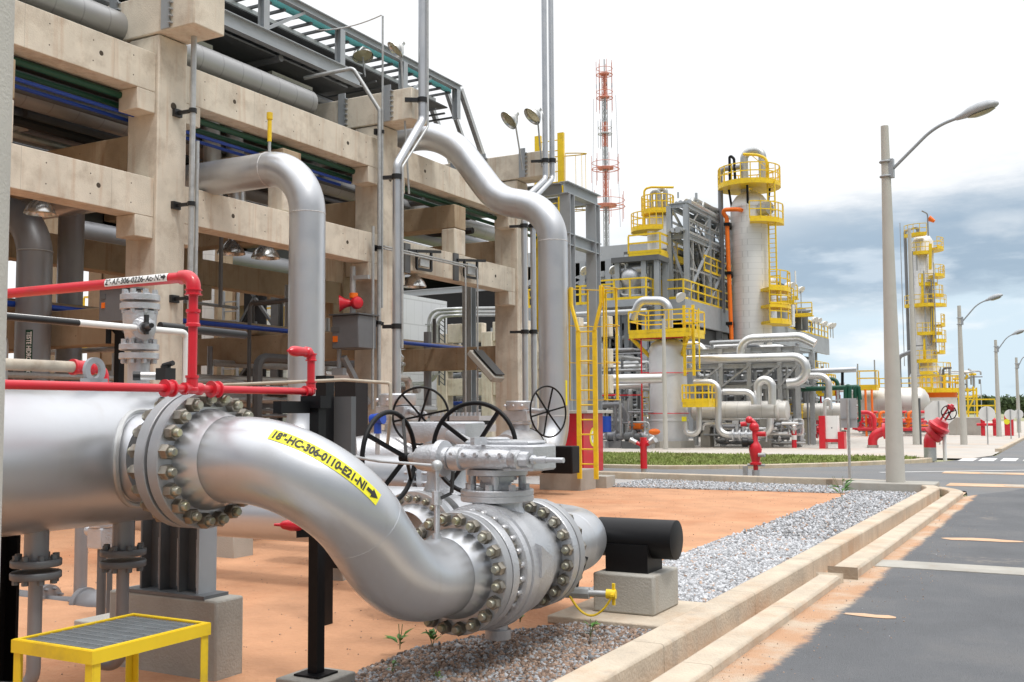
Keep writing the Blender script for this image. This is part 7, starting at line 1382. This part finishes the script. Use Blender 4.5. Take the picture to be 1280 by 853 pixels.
# ================================================================== STREET FURNITURE
def lamp_post(pb, H, r0, r1, lab, arm=None, grp='street lamp posts along the road', dr=(.86, -.35)):
    x, y = pb.x, pb.y; t = thing('street_lamp', lab, 'street lamp', (x, y, 0), grp); MB().lathe((x, y, -.05), (0, 0, 1), [(0, r0), (H + .05, r1)], 28).obj('pole', 'pole', t)
    if arm:
        za, L_, rise = arm; d = Vector((dr[0], dr[1], 0)).normalized(); s_ = Vector((x, y, za)) + d * (r1 + .04); e = s_ + d * L_ + Vector((0, 0, rise))
        mid = s_ + d * L_ * .66 + Vector((0, 0, rise * .88)); P = fillet([s_, mid, e], 1.2, 10); MB().tube(P, .033, 12).obj('arm', 'steel', t)
        mb = MB(); 
        for z in (za - .12, za + .18): mb.torus((x, y, z), (0, 0, 1), r1 + .035, .02, 20, 6)
        mb.box(s_ + Vector((0, 0, .03)) - d * .02, (.12, .12, .38), rz=math.atan2(d.y, d.x)); mb.obj('clamp', 'steel', t)
        dd = (P[-1] - P[-2]).normalized(); sd = dd.cross(Vector((0, 0, 1))).normalized(); uu = sd.cross(dd); n = 10; vs = []; 
        prof = [(-.04, .045, .045, .045), (.08, .07, .07, .06), (.22, .12, .12, .07), (.40, .155, .14, .075), (.58, .15, .12, .07), (.70, .10, .07, .055), (.75, .03, .02, .03)]
        for q, w, hu, hd in prof:
            for i in range(16): a = 2 * math.pi * i / 16; h = hu if math.sin(a) > 0 else hd; vs.append(e + dd * q + sd * (w * math.cos(a)) + uu * (h * math.sin(a)))
        mb = MB(); mb.add(vs, [(k_ * 16 + i, k_ * 16 + (i + 1) % 16, (k_ + 1) * 16 + (i + 1) % 16, (k_ + 1) * 16 + i) for k_ in range(len(prof) - 1) for i in range(16)] + [tuple(range(15, -1, -1)), tuple(16 * (len(prof) - 1) + i for i in range(16))]); mb.obj('luminaire', 'roofsheet', t)
        mb = MB(); ring = [e + dd * (.42 + .26 * math.cos(a)) + sd * (.11 * math.sin(a)) - uu * .078 for a in np.linspace(0, 2 * math.pi, 17)[:-1]]; ring2 = [e + dd * (.42 + .15 * math.cos(a)) + sd * (.06 * math.sin(a)) - uu * .115 for a in np.linspace(0, 2 * math.pi, 17)[:-1]]
        mb.add(ring + ring2, [(i, (i + 1) % 16, 16 + (i + 1) % 16, 16 + i) for i in range(16)] + [tuple(16 + i for i in range(16))]); mb.obj('lens', 'glass', t)
    return t
pb = at(1120, 615, Z=0); d_ = (pb - Vector((0, 0, HC))).dot(FWD); Hp = at(1105, 158, Y=pb.y).z
pe = at(1198, 140, Y=pb.y - .6); za = at(1113, 213, Y=pb.y).z
lamp_post(pb, Hp, .185, .075, 'nearest and tallest concrete street lamp at the corner of the gravel strip', arm=(za, pe.x - pb.x - .15, pe.z - za), dr=(1, -.12))
t = None
one(MB().ab((pb.x - .95, pb.y - .35, 0), (pb.x + .75, pb.y + .5, .19)), 'concrete_slab', 'concg', 'flat concrete base slab at the foot of the nearest street lamp', 'slab', bevel=.02)
for px, py, ptop, arm, lab, R0 in ((1145.5, 556, 190 + 95, None, 'armless concrete lamp pole just right of the nearest street lamp', .16), (1205, 556, 382, (1206, 402, 1250, 375), 'third concrete street lamp, with its arm reaching right', .16), (1249, 546, 425, (1250, 437, 1279, 418), 'fourth concrete street lamp far down the road', .15), (1274, 541, 447, (1274, 458, 1292, 446), 'farthest concrete street lamp by the right photo edge', .14)):
    p = at(px, py, Z=0); H_ = at(px, ptop, Y=p.y).z
    if arm: za = at(arm[0], arm[1], Y=p.y).z; ee = at(arm[2], arm[3], Y=p.y); lamp_post(p, H_, R0, .08, lab, arm=(za, ee.x - p.x - .7, ee.z - za), dr=(1, -.05))
    else: lamp_post(p, H_, R0, .08, lab)
# hydrant posts
p = at(805, 596, Z=0); t = thing('hydrant_post', 'red hydrant post with a crown of silver outlets on the gravel', 'hydrant', p); zt = at(805, 547, Y=p.y).z
MB().cyl((p.x, p.y, .2), (p.x, p.y, zt), .085, n=20).obj('post', 'red', t); MB().cyl((p.x, p.y, -.02), (p.x, p.y, .2), .07, n=16).obj('base', 'galv', t)
mb = MB(); mb2 = MB()
for a in (15, 70, 165, 200, 340): d = Vector((math.cos(R(a)), math.sin(R(a)) * .6, .45)).normalized(); c = Vector((p.x, p.y, zt - .22)); mb.cyl(c, c + d * .22, .045, n=12); c2 = c + d * .2; mb2.cyl(c2, c2 + d * .16, .055, n=12); mb2.cyl(c2 + d * .16, c2 + d * .18, .07, n=12)
mb.obj('branch', 'red', t); mb2.obj('outlet', 'galv', t)
p = at(945, 597, Z=0); s_ = .0; t = thing('hydrant', 'tall red hydrant column with bent arm and valves on the gravel edge', 'hydrant', p); zt = at(943, 520, Y=p.y).z
MB().lathe((p.x, p.y, .18), (0, 0, 1), [(0, .06), (.12, .06), (.13, .14), (.18, .14), (.2, .1), (.35, .13), (.5, .16), (.62, .12), (.7, .07), (.95, .07), (.96, .10), (1.02, .10), (1.03, .06), (1.15, .06)], 20).obj('column', 'red', t)
MB().cyl((p.x, p.y, -.02), (p.x, p.y, .18), .09, n=14).obj('base', 'galv', t)
mb = MB(); mb.pipe([(p.x, p.y, 1.1), (p.x, p.y, 1.32), (p.x - .12, p.y, 1.42), (p.x - .12, p.y, zt - .08)], .05, .1, 12); mb.sphere((p.x - .14, p.y, zt - .1), .09); mb.sphere((p.x - .02, p.y, 1.22), .12); mb.cyl((p.x - .2, p.y, 1.3), (p.x - .34, p.y - .05, 1.28), .06, n=12); mb.cyl((p.x + .05, p.y, 1.05), (p.x + .26, p.y, 1.05), .06, n=12); mb.obj('arm', 'red', t)
mb = MB(); mb.lathe((p.x - .04, p.y - .02, .85), (-1, -.3, 0), [(0, .08), (.12, .08), (.14, .12), (.26, .13), (.28, .1)], 18); mb.obj('outlet', 'rubber', t); mb = MB(); mb.cyl((p.x - .2, p.y, .3), (p.x + .22, p.y, .3), .03, n=8); mb.cyl((p.x + .1, p.y - .1, .55), (p.x + .26, p.y - .1, .55), .05, n=10); mb.box((p.x - .26, p.y, .12), (.1, .1, .3)); mb.obj('fitting', 'galv', t)
p = at(993, 560, Z=0); t = thing('hydrant_post', 'small red and white far hydrant post left of the notice board', 'hydrant', p); MB().cyl((p.x, p.y, .0), (p.x, p.y, .9), .11, n=16).obj('post', 'red', t); MB().cyl((p.x, p.y, .35), (p.x, p.y, .55), .113, n=16).obj('band', 'white', t); mb = MB()
for a in (10, 80, 170): d = Vector((math.cos(R(a)), math.sin(R(a)) * .4, .5)).normalized(); c = Vector((p.x, p.y, .8)); mb.cyl(c, c + d * .4, .06, n=10)
mb.obj('outlet', 'galv', t)
p = at(1006, 552, Z=0); t = thing('orange_valve', 'small orange and white valve post near the pipe frame', 'valve', p); mb = MB(); mb.cyl(p, p + Vector((0, 0, .5)), .16, n=14); mb.obj('post', 'red', t); mb = MB(); mb.lathe(p + Vector((0, 0, .5)), (0, 0, 1), [(0, .12), (.3, .18), (.6, .1), (.8, .1)], 14); mb.obj('head', 'beige', t)
# red framed notice board
a = at(1029, 561, Z=0); b = at(1060, 560, Z=0); t = thing('notice_board', 'white notice board cabinet between two red posts', 'notice board', ((a.x + b.x) / 2, a.y, 0)); zt = zy(520, a.y, 1030)
for x, z in ((a.x, zt), (b.x, zy(540, a.y, 1060))): MB().ab((x - .13, a.y - .15, 0), (x + .13, a.y + .35, z)).obj('post', 'red', t)
MB().ab((a.x + .135, a.y - .05, zy(549, a.y, 1045)), (b.x - .135 + .0, a.y + .3, zt)).obj('panel', 'white', t); MB().ab((a.x + .133, a.y - .08, zy(553, a.y, 1045)), (b.x - .133, a.y + .25, zy(549, a.y, 1045) - .002)).obj('rail', 'red', t)
MB().cyl(((a.x + b.x) / 2 + .0, a.y - .055, zy(535, a.y, 1045)), ((a.x + b.x) / 2, a.y - .05, zy(535, a.y, 1045)), .03, n=8).obj('handle', 'dsteel', t)
# road signs seen from behind
def sign_back(px, pb_, pt, shape, hw, lab, Y=None, cat='road sign', post=.03):
    p = at(px, pb_, Z=0); t = thing('road_sign', lab, cat, p); zc = at(px, (pt[0] + pt[1]) / 2, Y=p.y).z; hh = (at(px, pt[0], Y=p.y).z - at(px, pt[1], Y=p.y).z) / 2; d = (p - Vector((0, 0, HC))).dot(FWD); w = hw * d / F
    MB().cyl((p.x, p.y - .03, 0), (p.x, p.y - .03, zc + hh * .95), post, n=10).obj('post', 'galv', t)
    mb = MB(); n = {'rect': 4, 'oct': 8, 'round': 28}[shape]; nrm = Vector((.18, 1, 0)).normalized(); u = Vector((nrm.y, -nrm.x, 0)); c = Vector((p.x, p.y + .02, zc)); off = math.pi / n
    if shape == 'rect': ol_ = [(-w, -hh), (w, -hh), (w, hh), (-w, hh)]
    else: ol_ = [(w * math.cos(2 * math.pi * i / n + off), hh * math.sin(2 * math.pi * i / n + off)) for i in range(n)]; k_ = 1 / math.cos(off); ol_ = [(x * k_ if n == 8 else x, y * k_ if n == 8 else y) for x, y in ol_]
    vs = [c + u * x + Vector((0, 0, y)) + nrm * e for e in (0, .012) for x, y in ol_]; m_ = len(ol_); mb.add(vs, [tuple(range(m_ - 1, -1, -1)), tuple(range(m_, 2 * m_))] + [(i, (i + 1) % m_, m_ + (i + 1) % m_, m_ + i) for i in range(m_)]); mb.obj('plate', 'roofsheet' if shape == 'rect' else 'white', t, smooth=False)
    if shape == 'rect': MB().bar(c - nrm * .012 - u * w + Vector((0, 0, -hh * .35)), c - nrm * .012 + u * w + Vector((0, 0, -hh * .35)), .03, .02).obj('clamp', 'steel', t)
sign_back(1063, 608, (498, 535), 'rect', 10.5, 'rectangular grey road sign seen from behind on a thin post'); sign_back(1175, 556, (501, 534), 'oct', 17.5, 'white octagonal sign back before the white tank'); sign_back(1235, 556, (508, 527), 'round', 9.8, 'round white sign back on a pale post'); sign_back(1264, 549, (512, 525), 'round', 7, 'left of two small round sign backs at far right'); sign_back(1274, 549, (512, 524), 'round', 6, 'right of two small round sign backs at far right')
one(MB().cyl(at(1151, 556, Z=0), at(1151, 556, Z=0) + Vector((0, 0, zy(498, at(1151, 556, Z=0).y, 1151))), .05, n=8), 'thin_post', 'dsteel', 'thin dark post before the cream drum', 'post')
# red monitors
p = at(1163, 576, Z=0); t = thing('fire_monitor', 'big red fire monitor with a tilted barrel and black wheel on the island corner', 'fire monitor', p); h = 1.0
MB().cyl((p.x, p.y, -.02), (p.x, p.y, .42), .19, n=20).obj('base', 'galv', t); MB().cyl((p.x + .42, p.y + .15, 0), (p.x + .42, p.y + .15, .95), .06, n=14).obj('stay', 'white', t)
def A(px, py, dy=0): return at(px, py, Y=p.y + dy)
mb = MB(); mb.pipe([(p.x, p.y, .42), (p.x, p.y, zy(549, p.y, 1163)), A(1172, 536, .2), A(1176, 532, .2)], .19, .3, 20); mb.lathe(A(1164, 546, .1), A(1178, 534, .1) - A(1164, 546, .1), [(0, .26), (.05, .30), (.2, .30), (.22, .24), (.3, .26), (.4, .22)], 24); mb.obj('elbow', 'red', t)
mb = MB(); a = A(1170, 539, .0); b = A(1191, 506, -.1); d = (b - a).normalized(); mb.lathe(a, d, [(0, .20), (.1, .34), (.2, .35), (.25, .26), (.4, .2)], 24); q = a + d * .4
for s_ in (-.07, .07): mb.bar(q + Vector((s_, 0, 0)), q + d * .5 + Vector((s_, 0, 0)), .05, .05)
mb.lathe(q + d * .42, d, [(0, .13), (.12, .13), (.14, .06), ((b - q).length - .42, .05)], 16); mb.obj('barrel', 'red', t)
w = A(1186, 516, -.2); handwheel(t, w, (.25, -.95, .1), .22, .016, .02, 4, .3)
p = at(1091, 560, Z=0); t = thing('red_outlet', 'red bent hydrant outlet left of the big lamp pole foot', 'hydrant', p); mb = MB(); mb.pipe([(p.x, p.y, .12), (p.x, p.y, zy(545, p.y, 1091)), at(1105, 539, Y=p.y), at(1112, 538, Y=p.y)], .20, .45, 20); q = at(1106, 539, Y=p.y); mb.flange(q, (1, 0, .1), .2, .34, .12, n=24); mb.flange(q + Vector((.22, 0, .02)), (1, 0, .1), .2, .36, .12, n=24); mb.sphere(q + Vector((.42, 0, .05)), .3); mb.cyl(q + Vector((.42, 0, .2)), q + Vector((.42, 0, .65)), .08, n=12); mb.obj('body', 'red', t); MB().cyl((p.x, p.y, 0), (p.x, p.y, .12), .24, n=20).obj('base', 'concg', t)
# red cabinet and hydrants far right
p = at(1261, 545, Z=0); t = thing('red_cabinet', 'narrow red cabinet with round emblem at the far right', 'cabinet', p); zt = zy(519, p.y, 1261); a = at(1256, 545, Y=p.y).x; b = at(1267, 545, Y=p.y).x; MB().ab((a, p.y, 0), (b, p.y + .8, zt)).obj('body', 'red', t, bevel=.02); MB().lathe(((a + b) / 2 - .1, p.y - .006, zt * .68), (0, -1, 0), [(0, .17), (.01, .17)], 20).obj('emblem', 'signy', t)
for px, lab in ((1244, 'small red hydrant left of the far right cabinet'), (1229, 'dark red hydrant beside the low grey wall')):
    p = at(px, 545, Z=0); t = thing('hydrant', lab, 'hydrant', p); MB().lathe(p, (0, 0, 1), [(0, .12), (.6, .12), (.62, .2), (.75, .2), (.77, .12), (1.0, .14), (1.1, .03)], 14).obj('column', 'red', t); MB().cyl(p + Vector((-.35, 0, .7)), p + Vector((.35, 0, .7)), .09, n=10).obj('outlet', 'red', t)
for i, (px, py0, Y) in enumerate(((1072, 455, 80), (1093, 450, 82), (1098, 465, 79), (1226, 480, 140), (1217, 478, 120))):
    a = at(px, py0, Y=Y); one(MB().cyl((a.x, Y, 0), a, .05, n=6), 'thin_mast', 'galv', ['thin lamp mast left behind the cream drum', 'second thin lamp mast behind the cream drum', 'short thin mast behind the cream drum', 'thin mast far down the road', 'thin mast left of the far road'][i], 'mast')
# ---- far woods and trees
MT['wood'] = mat('far foliage', (0.075, 0.11, 0.05), 0.9, var=0.4, scale=.15)
n = 15000; P = np.stack([rng.uniform(-60, 420, n), rng.uniform(420, 700, n)], -1); hh = 4.2 + 2.6 * np.sin(P[:, 0] * .045) + 2.2 * np.sin(P[:, 0] * .13 + 1) + (P[:, 1] - 420) * .02; hh = np.clip(hh, 3, 16)
c3 = np.stack([P[:, 0], P[:, 1], hh * rng.uniform(.1, 1, n)], -1); V = c3[:, None, :] + rng.normal(0, 1.5, (n, 4, 3)); mb = MB(); mb.v = V.reshape(-1, 3).tolist(); mb.f = [(4 * i, 4 * i + 1, 4 * i + 2, 4 * i + 3) for i in range(n)]; mb.m = [0] * n
o = mb.obj('far_wood', 'wood', smooth=False, origin=(0, 0, 0)); tag(o, 'low dark green wood along the horizon at the right', 'wood', kind='stuff')
def tree(px, Y, H_, lab):
    b = at(px, 520, Y=Y); t = thing('tree', lab, 'tree', (b.x, Y, 0)); mb = MB(); mb.tube([(b.x, Y, 0), (b.x + .2, Y, H_ * .35), (b.x, Y, H_ * .7)], [.35, .25, .08], 8); mb.tube([(b.x + .15, Y, H_ * .3), (b.x + 1.3, Y + .5, H_ * .62)], [.16, .05], 6); mb.tube([(b.x + .15, Y, H_ * .35), (b.x - 1.4, Y - .4, H_ * .66)], [.16, .05], 6); mb.obj('trunk', 'stem', t)
    m_ = 900; cl = rng.normal(0, 1, (9, 3)) * (H_ * .22, H_ * .22, H_ * .13) + (b.x, Y, H_ * .68); c_ = cl[rng.integers(0, 9, m_)] + rng.normal(0, H_ * .09, (m_, 3)); V = c_[:, None, :] + rng.normal(0, .32, (m_, 4, 3)); mb = MB(); mb.v = V.reshape(-1, 3).tolist(); mb.f = [(4 * i, 4 * i + 1, 4 * i + 2, 4 * i + 3) for i in range(m_)]; mb.m = [0] * m_; mb.obj('crown', 'wood', t, smooth=False)
tree(1262, 260, 4.4, 'low round tree on the horizon behind the far right red cabinet'); tree(1233, 300, 4.8, 'small tree on the horizon behind the round sign'); tree(1278, 230, 3.9, 'tree at the right photo edge on the horizon')
